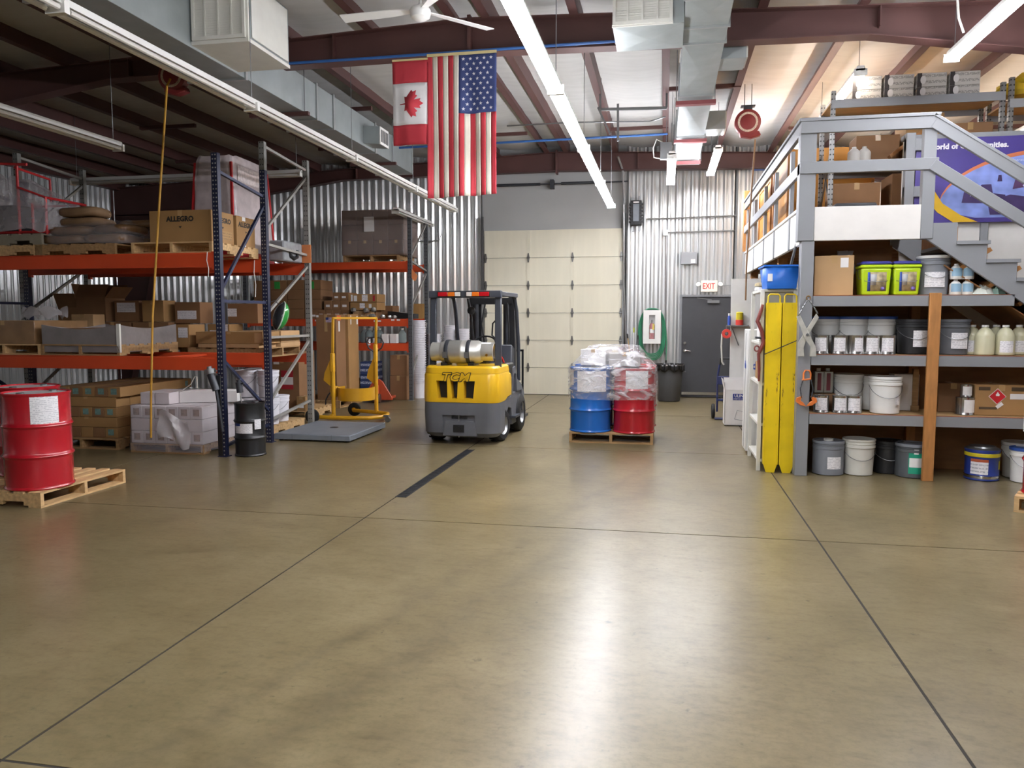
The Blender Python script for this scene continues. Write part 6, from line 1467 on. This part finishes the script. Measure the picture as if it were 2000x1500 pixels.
for k, (px, w) in enumerate(((1920, .12), (1945, .09))):
    b = B().lathe([(0, 0), (w, .005), (w*.8, .06), (w*.3, .09), (0, .08)], 12); rnd = random.Random(60+k)
    b.v = [(v[0]*rnd.uniform(.7, 1.3), v[1]*rnd.uniform(.8, 1.2), v[2]*rnd.uniform(.6, 1.3)) for v in b.v]
    ob('crumpled_rag', b, mat('rag_white', '#c4c8bd', .8) if k == 0 else mat('rag_green', '#8fae9f', .8), label=['crumpled white rag at the right of the top shelf', 'crumpled pale green rag at the right of the top shelf'][k], cat='rag', loc=(sx(px, 8.86, 560), 8.88, Z), ang=15)
# second shelf
Z = 1.312
m_blid = mat('blue_lid', '#2c4d96', .4)
for k, px in enumerate((1611, 1666, 1721)):
    pail((sx(px, 9.12, 640), 9.16, Z), 'white pail with a blue lid, %s of three on the second shelf' % ['left', 'middle', 'right'][k], m_white, m_blid, .165, .40)
for k, px in enumerate((1603, 1640, 1672, 1703, 1733)):
    can((sx(px, 8.84, 675), 8.85, Z), 'tin can with white label, %s of five in front of the blue-lidded pails' % ['first', 'second', 'third', 'fourth', 'fifth'][k], .088, .20, a=(-140, -60) if k != 2 else (-110, -50), sm=m_print)
m_pblack = mat('pail_black', '#232427', .4, var=.1)
pail((sx(1783, 9.0, 660), 9.0, Z), 'black pail with a white label left of the lumber post', m_pblack, None, .165, .37, sticker=(-105, -50, .22, .68, m_print))
pail((sx(1768, 9.2, 660)-.14, 9.24, Z), 'black pail further back on the second shelf', m_pblack, None, .15, .37, handle=False)
pail((sx(1862, 8.95, 660), 8.95, Z), 'dark grey pail with a wrinkled white label right of the lumber post', mat('pail_dkgrey', '#5c5f64', .45), None, .15, .37, sticker=(-115, -50, .18, .62, m_print))
m_jugl = mat('jug_pale_liquid', '#c9c6a6', .3, var=.04)
JS = 'pale jugs on the second shelf'
for k, (px, Y) in enumerate(((1898, 9.0), (1923, 8.86), (1945, 9.02), (1963, 8.86), (1990, 9.0), (1990, 9.24))):
    jug((sx(px, Y, 670), Y, Z), 'gallon jug of pale liquid, %s on the second shelf' % ['first, behind', 'second, at the front', 'third, behind', 'fourth, labelled at the front', 'fifth at the picture edge', 'rearmost at the picture edge'][k], m_jugl, .092, .31, JS, sticker=(-140, -60, .1, .48, m_print) if k in (0, 2, 3, 4) else None)
# third shelf
Z = .682
for k, px in enumerate((1600, 1612)):
    pass
for k, px in enumerate((1604, 1641, 1668)):
    can((sx(px, 8.84, 790), 8.85, Z), 'tin can with white label, %s of three on the third shelf' % ['left', 'middle', 'right'][k], .082, .185, 'tin cans on the third shelf', a=(-145, -55), sm=m_print)
sqt = B().box(-.075, .075, -.075, .075, .002, .25)
for k, px in enumerate((1598, 1614)):
    o = ob('square_tin', B().box(-.05, .05, -.06, .06, 0, .24), m_tin, label='shiny rectangular solvent tin, %s one stacked on the left cans' % ['left', 'right'][k], cat='can', group='rectangular tins', loc=(sx(px, 9.08, 750)+.01*k, 9.08, Z+.19), bev=.006)
    ob('dark_label', B().box(-.02, .02, -.062, -.06, .03, .22), mat('maroon_label', '#6f2b33', .5), o, smooth=False)
    ob('cap', B().cyl((.0, 0, .24), (0, 0, .27), .022, 12), m_white, o)
carton(.24, .18, .185, (sx(1606, 9.1, 790), 9.1, Z), 0, 'small brown carton under the solvent tins', m_kraft2, 'cartons under the stairs', tape=False)
pail((sx(1656, 9.1, 760), 9.14, Z), 'white pail with ribbed rim behind the cans on the third shelf', m_white, None, .16, .40)
pail((sx(1728, 8.9, 780), 8.9, Z), 'white pail with wire handle at the front of the third shelf', m_white, None, .16, .395, sticker=(-65, -45, .25, .5, m_print))
pail((sx(1700, 9.2, 760), 9.24, Z), 'white pail at the back of the third shelf', m_white, None, .15, .38, handle=False)
carton(.26, .2, .40, (sx(1768, 9.2, 760), 9.26, Z), 0, 'pale upright carton at the back of the third shelf', m_paper, 'cartons under the stairs', tape=False)
ob('wood_block_stand', B().box(-.04, .04, -.04, .04, 0, .06).box(-.03, .03, -.03, .03, .06, .46), m_woodold, label='upright wood block at the back of the third shelf', cat='lumber', loc=(sx(1787, 9.15, 780), 9.17, Z), bev=.004)
carton(.3, .2, .31, (sx(1846, 9.2, 780)+.06, 9.24, Z), 0, 'brown carton right of the lumber post on the third shelf', m_kraft2, 'cartons under the stairs')
can((sx(1885, 8.93, 790), 8.93, Z), 'large tin with a white label standing under a small one', .095, .185, 'stacked tins', sm=m_paper, a=(-115, -45))
can((sx(1887, 8.93, 760), 8.93, Z+.186), 'small tin with a white label on top of the large one', .06, .13, 'stacked tins', sm=m_paper, a=(-140, -40))
hc = carton(.50, .36, .32, (sx(1955, 8.85, 790)+.01, 9.05, Z), .0, 'tan carton with a red flammable diamond on the third shelf', m_kraft, 'cartons under the stairs', stick=[('f', .06, .28, .82, .93, mat('kraft_stamp', '#4e3d28', .7)), ('f', .68, .92, .8, .93, mat('kraft_stamp', '#4e3d28', .7)), ('f', .66, .92, .54, .72, m_paper), ('f', .08, .42, .2, .28, mat('kraft_stamp', '#7d6036', .7))])
dM = Matrix.Translation((-.04, -.183, .2)) @ Matrix.Rotation(PI/4, 4, 'Y')
ob('hazard_diamond', B().box(-.055, .055, -.001, .001, -.055, .055, dM), mat('hazard_red', '#c9252c', .5), hc, smooth=False)
ob('diamond_border', B().box(-.06, .06, 0.0005, .0015, -.06, .06, dM), m_paper, hc, smooth=False)
ob('flame_symbol', B().prism([(-.015, .0), (.015, 0), (.02, .015), (.008, .03), (.0, .045), (-.008, .028), (-.018, .016)], -.1855, -.184, 'y', Matrix.Translation((-.04, 0, .205))), m_paper, hc, smooth=False)
ob('number_strip', B().box(-.07, .0, -.001, .001, -.018, .018, Matrix.Translation((.01, -.183, .13)) @ Matrix.Rotation(-.7, 4, 'Y')), m_paper, hc, smooth=False)
# floor pails
FG = 'pails on the floor under the stairs'
Yb = 8.78
def fx(px, Y): return aY(px, 900, Y).x
t = pail((fx(1617, 8.93), 8.93, 0), 'dented grey steel pail with white label on the floor by the corner post', m_pgrey, m_pgrey, .16, .37, group=FG, sticker=(-103, -48, .2, .55, m_print), handle=False, straight=True)
ob('spout_cap', B().lathe([(.05, .36), (.05, .385), (.0, .385)], 16), m_offwhite, t)
pail((fx(1677, 8.95), 8.97, 0), 'open off-white pail on the floor under the stairs', m_offwhite, None, .163, .39, open_=True, group=FG)
pail((fx(1733, 9.1), 9.12, 0), 'black pail with plastic liner on the floor under the stairs', m_pblack, None, .155, .36, group=FG)
t = pail((fx(1781, 8.95), 8.95, 0), 'dark grey pail with a teal label on the floor', mat('pail_slate', '#55595c', .45), m_pgrey, .165, .36, group=FG, handle=False, straight=True)
m_tl = mat('teal_print', '#1f9a78', .5)
ob('teal_label', B().grid(lambda u, v: (.1655*math.cos(-2.05+1.5*u), .1655*math.sin(-2.05+1.5*u), .05+.22*v), 10, 1), m_tl, t, fix=False)
ob('white_panel', B().grid(lambda u, v: (.1665*math.cos(-2.0+1.4*u), .1665*math.sin(-2.0+1.4*u), .12+.1*v), 10, 1), m_paper, t, fix=False)
ob('white_tab', B().grid(lambda u, v: (.1668*math.cos(-1.75+.28*u), .1668*math.sin(-1.75+.28*u), .26+.05*v), 4, 1), m_paper, t, fix=False)
m_bp = mat('pail_blue', '#2c3f8d', .4)
t = thing('steel_pail', 'blue steel pail with yellow band and white label on the floor', 'pail', (fx(1918, 8.93), 8.93, 0), 0, FG)
ob('body', B().lathe([(0, .003), (.16, .003), (.165, .01), (.165, .02), (.16, .03), (.16, .24), (.163, .245), (.163, .3), (.168, .31), (.168, .325)], 32), m_bp, t)
ob('chrome_base', B().lathe([(.1605, .02), (.166, .025), (.166, .05), (.1605, .055)], 32), m_chrome, t)
ob('yellow_band', B().lathe([(.1635, .25), (.168, .255), (.168, .285), (.1635, .29)], 32), mat('band_yellow', '#cdbb2a', .4), t)
ob('lid', B().lathe([(.168, .325), (.15, .335), (.13, .34), (.12, .355), (0, .36)], 28), m_steel, t)
ob('white_label', B().grid(lambda u, v: (.1612*math.cos(-2.6+1.05*u), .1612*math.sin(-2.6+1.05*u), .07+.16*v), 10, 1), m_print2, t, fix=False)
ob('orange_header', B().grid(lambda u, v: (.1622*math.cos(-2.6+1.05*u), .1622*math.sin(-2.6+1.05*u), .2+.03*v), 10, 1), mat('label_rust', '#b0552f', .5), t, fix=False)
ob('yellow_label', B().grid(lambda u, v: (.1612*math.cos(-.75+.5*u), .1612*math.sin(-.75+.5*u), .12+.09*v), 6, 1), mat('band_yellow', '#cdbb2a', .4), t, fix=False)
pail((fx(1990, 9.1), 9.12, 0), 'grey-white pail at the right edge of the floor', m_offwhite, None, .155, .38, group=FG)
pail((fx(2003, 8.85), 8.86, 0), 'pale pail with a blue lid at the right picture edge', m_white, m_blid, .14, .36, group=FG)
pallet((3.78, 7.66, 0), -.5, 'pallet corner at the right picture edge', 1.1, 1.1, m=m_wood)
drum((3.44, 7.55, .14), m_red, 'red drum at the right picture edge on a pallet', None, lidm=m_lid, labels=[(140, 185, .55, .82, m_print)])
# ================================================================ FORK SLEEVES, SHELVING AND TOOLS BY THE MEZZANINE CORNER
m_fy = mat('sleeve_yellow', '#e3c414', .4, var=.08, vscale=5)
def worn(m, col, sc, th):
    N, L, p = nodes(m); tc = N.new('ShaderNodeTexCoord'); nz = N.new('ShaderNodeTexNoise'); nz.inputs['Scale'].default_value = sc; nz.inputs['Detail'].default_value = 7; nz.inputs['Roughness'].default_value = .7
    mpn = N.new('ShaderNodeMapping'); mpn.inputs['Scale'].default_value = (3, 1, .6); L.new(tc.outputs['Object'], mpn.inputs[0]); L.new(mpn.outputs[0], nz.inputs['Vector'])
    mr = N.new('ShaderNodeMapRange'); mr.inputs['From Min'].default_value = th; mr.inputs['From Max'].default_value = th+.02; L.new(nz.outputs['Fac'], mr.inputs['Value'])
    mx = N.new('ShaderNodeMix'); mx.data_type = 'RGBA'; L.new(mr.outputs[0], mx.inputs[0]); L.new(p.inputs['Base Color'].links[0].from_socket, mx.inputs[6]); mx.inputs[7].default_value = lin(col); L.new(mx.outputs[2], p.inputs['Base Color'])
worn(m_fy, '#6d5224', 4, .6)
for k, (xc, lb) in enumerate(((1.165, 'left of the pair with a handle loop'), (1.335, 'right of the pair nearest the corner post'))):
    t = thing('fork_sleeve', 'long yellow steel fork extension standing upright, '+lb, 'fork extension', (xc, 8.86, 0), 0, 'yellow fork extensions')
    t.rotation_euler = (-.02, 0, 0)
    w = .073
    ob('blade', B().prism([(-w, .09), (-w+.03, 0), (w-.03, 0), (w, .09), (w, 1.86), (-w, 1.86)], -.008, .008), m_fy, t, smooth=False)
    ob('side_wall', B().box(-w-.006, -w+.006, -.018, .07, .09, 1.86), m_fy, t, smooth=False)
    ob('side_wall', B().box(w-.006, w+.006, -.018, .07, .09, 1.86), m_fy, t, smooth=False)
    ob('loop', B().tube([(-w+.01, 0, 1.84), (-w+.012, 0, 1.93), (-w+.03, 0, 1.95), (w-.03, 0, 1.95), (w-.012, 0, 1.93), (w-.01, 0, 1.84)], .009, 8), m_fy, t)
ob('retaining_wire', B().tube([(1.07, 8.84, 1.30), (1.2, 8.83, 1.36), (1.33, 8.83, 1.42), (1.42, 8.84, 1.46)], .005, 6), m_dark, label='bent wire tied across the yellow fork extensions', cat='wire')
wsu = thing('metal_shelving', 'off-white metal shelving unit behind the yellow fork extensions', 'shelving', (1.24, 9.42, 0))
for sx_ in (-.19, .15):
    for sy in (-.46, .46): ob('post', B().box(sx_-.02, sx_+.02, sy-.02, sy+.02, 0, 2.0), m_offwhite, wsu, smooth=False)
for z in (.1, .5, .95, 1.4, 1.98): ob('shelf', B().box(-.2, .16, -.47, .47, z, z+.03), m_offwhite, wsu, bev=.003)
ob('end_panel', B().box(-.19, .15, -.445, -.44, .1, 1.98), mat('unit_end_grey', '#9a978c', .6), wsu, smooth=False)  # end panel in a darker grey-beige than the off-white frame
for k, (y, z, w, d, h, m, lb) in enumerate([(-.28, 1.432, .28, .26, .2, m_kraft2, 'brown carton on the upper white metal shelf'), (-.3, .982, .28, .2, .16, mat('label_blue2', '#2f4fa8', .5), 'blue carton on the middle white metal shelf'), (-.3, .532, .26, .2, .22, mat('sticker_red', '#b02a35', .5), 'red carton on the lower white metal shelf'), (-.25, .132, .28, .3, .26, m_kraft3, 'torn tan carton at the bottom of the white metal shelving'), (.1, 1.432, .28, .3, .24, m_paper, 'white carton on the upper white metal shelf'), (.15, .982, .28, .3, .2, m_kraft, 'tan carton on the middle white metal shelf')]):
    carton(w, d, h, (1.22, 9.42+y, z), 0, lb, m, 'cartons in the white metal shelving', tape=False)
bb = thing('blue_bin', 'blue plastic tote on top of the white metal shelving', 'bin', (1.24, 9.12, 2.012))
m_bb = mat('tote_blue', '#1e66c0', .4)
bs = B(); w0, w1, d0, d1, hh = .15, .18, .22, .25, .25
bs.add([(-w0, -d0, 0), (w0, -d0, 0), (w0, d0, 0), (-w0, d0, 0), (-w1, -d1, hh), (w1, -d1, hh), (w1, d1, hh), (-w1, d1, hh)], [(0,3,2,1),(0,1,5,4),(1,2,6,5),(2,3,7,6),(3,0,4,7)])
ob('tub', bs, m_bb, bb, solid=.004, fix=False)
ob('rim', B().box(-w1-.015, w1+.015, -d1-.015, -d1+.01, hh-.015, hh+.004).box(-w1-.015, w1+.015, d1-.01, d1+.015, hh-.015, hh+.004).box(-w1-.015, -w1+.01, -d1+.01, d1-.01, hh-.015, hh+.004).box(w1-.01, w1+.015, -d1+.01, d1-.01, hh-.015, hh+.004), m_bb, bb, smooth=False)
ob('white_sticker', B().box(-w0-.0, -w0+.05, -d0-.02, -d0-.012, .08, .16), m_paper, bb, smooth=False)
for k in range(3): ob('work_glove', B().lathe([(0, 0), (.06, .005), (.055, .03), (.03, .045), (0, .045)], 10), mat('glove_cream', '#cbb98f', .8) if k == 1 else m_paper, label='folded %s on the white metal shelving beside the blue tote' % ['white cloth', 'tan work glove', 'upper white cloth'][k], cat='cloth', loc=(1.08, 9.5+.12*(k == 2), 2.012+(.0 if k != 1 else .046)) if k < 2 else (1.1, 9.68, 2.012), ang=20)
# white panels / pegboard further back
wp = thing('tool_cabinet', 'tall white cabinet with blue lettering beyond the metal shelving', 'cabinet', (1.2, 10.25, 0))
ob('body', B().box(-.18, .2, -.2, .25, .03, 1.55), m_white, wp, bev=.006)
ob('door_seam', B().box(-.184, -.18, .02, .026, .05, 1.5), m_greyink, wp, smooth=False)
text('dlh', .13, mat('label_blue2', '#2f4fa8', .5), wp, (-.05, -.203, 1.1), FRONT, .001, .004)
text('dlh', .13, mat('label_blue2', '#2f4fa8', .5), wp, (-.183, .02, 1.1), (PI/2, 0, -PI/2), .001, .004)
pb = thing('pegboard', 'white tool board under the mezzanine edge near the exit door', 'board', (1.20, 13.1, 0))
ob('panel', B().box(-.15, .3, -.02, .02, .68, 2.32), m_white, pb, smooth=False)
ob('leg', B().box(-.14, -.1, -.02, .02, 0, .68), m_white, pb, smooth=False); ob('leg', B().box(.25, .29, -.02, .02, 0, .68), m_white, pb, smooth=False)
ob('bracket', B().box(-.22, .12, -.2, -.02, 1.56, 1.575).bar((-.15, -.18, 1.56), (-.02, -.03, 1.25), .012, .012), m_steel, pb, smooth=False)
tape_ = thing('tape_roll', 'red tape roll hanging from the tool board bracket', 'tape', (.98, 12.95, 1.44))
ob('roll', B().lathe([(.03, -.025), (.075, -.025), (.075, .025), (.03, .025), (.03, -.025)], 20, M=Matrix.Rotation(PI/2, 4, 'X')), mat('tape_red', '#e0453a', .45), tape_)
ob('loose_end', B().tube([(-.07, 0, 0), (-.075, 0, -.2), (-.06, 0, -.45), (-.03, 0, -.5)], .014, 4), m_offwhite, tape_)
ob('peg', B().cyl((0, 0, 0), (0, .12, .0), .012, 8).cyl((0, .1, 0), (0, .1, .12), .008, 6), m_steel, tape_)
cn = thing('spray_bottle', 'yellow and red tub on the tool board bracket', 'tub', (1.18, 13.0, 1.577))
ob('body', B().lathe([(0, 0), (.06, 0), (.06, .08), (.055, .085)], 16), mat('tape_red', '#e0453a', .45), cn); ob('upper', B().lathe([(.055, .085), (.055, .2), (.04, .21), (0, .21)], 16), mat('band_yellow', '#cdbb2a', .4), cn)
c2n = thing('marker_bottle', 'small blue and white bottle on the tool board bracket', 'bottle', (1.02, 13.0, 1.577))
ob('body', B().lathe([(0, 0), (.025, 0), (.025, .13), (.015, .15)], 12), mat('label_blue2', '#2f4fa8', .5), c2n); ob('cap', B().lathe([(.018, .15), (.018, .19), (0, .19)], 12), m_white, c2n)
# stretch wrap carton and hand truck
ub = opencarton((1.12, 13.02-.26, .01), .34, .34, .56, 'white open carton of stretch wrap standing by the exit door', m_paper, (1.75, 1.6, 1.8, 1.7))
del ub['group']
ob('blue_label', B().box(-.05, .165, -.1735, -.1705, .40, .5), mat('label_navy', '#2c3a8c', .5), ub, smooth=False)
text('ULINE', .062, m_paper, ub, (.055, -.175, .465), FRONT, .001, .001); text('STRETCH WRAP', .026, m_paper, ub, (.055, -.175, .418), FRONT, .001)
ob('line_drawing', B().tube([(-.02, -.172, .1), (.1, -.172, .08), (.14, -.172, .16), (.12, -.172, .22), (.02, -.172, .24), (-.02, -.172, .1)], .004, 5), m_greyink, ub)
ht = thing('hand_truck', 'navy hand truck with black wheels behind the stretch wrap carton', 'hand truck', (1.02, 13.45, 0))
m_ht = mat('truck_navy', '#28315f', .4)
for sx_ in (-.13, .13): ob('rail', B().tube([(sx_, 0, .12), (sx_, .02, .7), (sx_*.8, -.02, .92)], .016, 8), m_ht, ht)
ob('grip', B().tube([(-.1, -.02, .92), (-.1, -.1, 1.02), (.1, -.1, 1.02), (.1, -.02, .92)], .017, 8), m_black, ht)
ob('cross_plate', B().box(-.13, .13, -.02, .02, .58, .72).box(-.13, .13, -.012, .012, .3, .34), m_ht, ht, bev=.004)
ob('toe_plate', B().box(-.17, .17, -.17, .02, .01, .02), m_ht, ht, smooth=False)
for sx_ in (-.19, .19): ob('wheel', B().lathe([(0, -.03), (.08, -.03), (.115, -.025), (.125, 0), (.115, .025), (.08, .03), (0, .03)], 20, M=Matrix.Translation((sx_, .06, .125)) @ Matrix.Rotation(PI/2, 4, 'Y')), m_rubber, ht)
# hanging lifting gear on the corner post
lt = thing('lifting_tongs', 'pale grey scissor lifting tongs hanging by a chain on the corner post', 'lifting tongs', (1.475, 8.66, 1.55))
m_tg = mat('tongs_grey', '#b3b1a7', .5, .2, var=.15, vscale=14)
def plate(name, pts, par, m, t=.012, y=0): return ob(name, B().prism(pts, y-t/2, y+t/2), m, par, bev=.003)
plate('arm', [(-.115, .16), (-.075, .17), (.09, -.16), (.1, -.26), (.03, -.26), (.035, -.16), (-.03, -.06)], lt, m_tg, y=-.008)
plate('arm', [(.115, .15), (.085, .19), (-.09, -.12), (-.09, -.26), (-.02, -.26), (-.03, -.17), (.0, -.06)], lt, m_tg, y=.008)
ob('pivot_bolt', B().cyl((0, -.03, -.03), (0, .025, -.03), .014, 10), m_steel, lt)
def chain(par, pts, r=.006, l=.04, m=None):
    pts = [Vector(p) for p in pts]
    for i in range(len(pts)-1):
        a, b = pts[i], pts[i+1]; n = max(1, int((b-a).length/(l*.75)))
        for k in range(n):
            c = a+(b-a)*((k+.5)/n); d = (b-a).normalized(); up = Vector((0, 1, 0)) if k % 2 else Vector((0, 0, 1)).cross(d)
            if up.length < .1: up = Vector((1, 0, 0))
            up = (up-d*up.dot(d)).normalized()
            ob('chain_link', B().tube([c+d*(l/2)*math.cos(q)+up*(l*.28)*math.sin(q) for q in [2*PI*j/10 for j in range(10)]], r, 5, closed=True), m or m_steel, par)
chain(lt, [(-.09, 0, .17), (-.03, -.01, .3), (0, -.01, .34), (.04, -.01, .29), (.1, 0, .19)])
ob('hook_eye', B().tube([(.0+.02*math.cos(a), -.01, .355+.02*math.sin(a)) for a in [2*PI*j/12 for j in range(12)]], .006, 6, closed=True).cyl((0, -.01, .37), (0, .055, .37), .006, 6), mat('bare_rust', '#7a5a2c', .6), lt)
cl = thing('chain_clamp', 'orange jawed chain clamp hanging low on the corner post', 'clamp', (1.49, 8.67, .95))
m_oc = mat('clamp_orange', '#d1702f', .5)
ob('shackle', B().tube([(-.035, 0, .1), (-.035, 0, .16), (-.02, 0, .19), (.02, 0, .19), (.035, 0, .16), (.035, 0, .1), (-.05, 0, .09)], .01, 8), m_oc, cl)
chain(cl, [(-.04, 0, .09), (-.065, 0, 0), (-.05, 0, -.1)], m=m_dark, l=.034); chain(cl, [(.04, 0, .09), (.065, 0, 0), (.05, 0, -.1)], m=m_dark, l=.034)
for s_ in (-1, 1): plate('jaw', [(s_*.04, -.08), (s_*.1, -.1), (s_*.11, -.14), (s_*.06, -.18), (s_*.0, -.19), (s_*.03, -.15), (s_*.06, -.13)], cl, m_oc, .02)
ob('hang_pin', B().cyl((0, -.012, .185), (0, .05, .185), .007, 6), m_steel, cl)
hk = thing('chain_binder', 'dark red lever chain binder hanging on the white shelving', 'chain binder', (1.03, 8.92, 1.42))
ob('lever', B().tube([(.02, 0, .42), (-.0, 0, .34), (-.03, 0, .24), (.02, 0, .12), (.04, 0, .0), (-.01, 0, -.12), (-.0, 0, -.28), (.0, 0, -.42)], [.012, .02, .022, .02, .024, .018, .015, .011], 8), mat('binder_red', '#7a3a35', .5, .2), hk)
ob('cross_bar', B().cyl((-.05, 0, .06), (.14, 0, .05), .012, 8), m_dark, hk)
ob('ring', B().tube([(-.03+.025*math.cos(a), 0, -.06+.03*math.sin(a)) for a in [2*PI*j/12 for j in range(12)]], .008, 6, closed=True), mat('binder_red', '#7a3a35', .5, .2), hk)
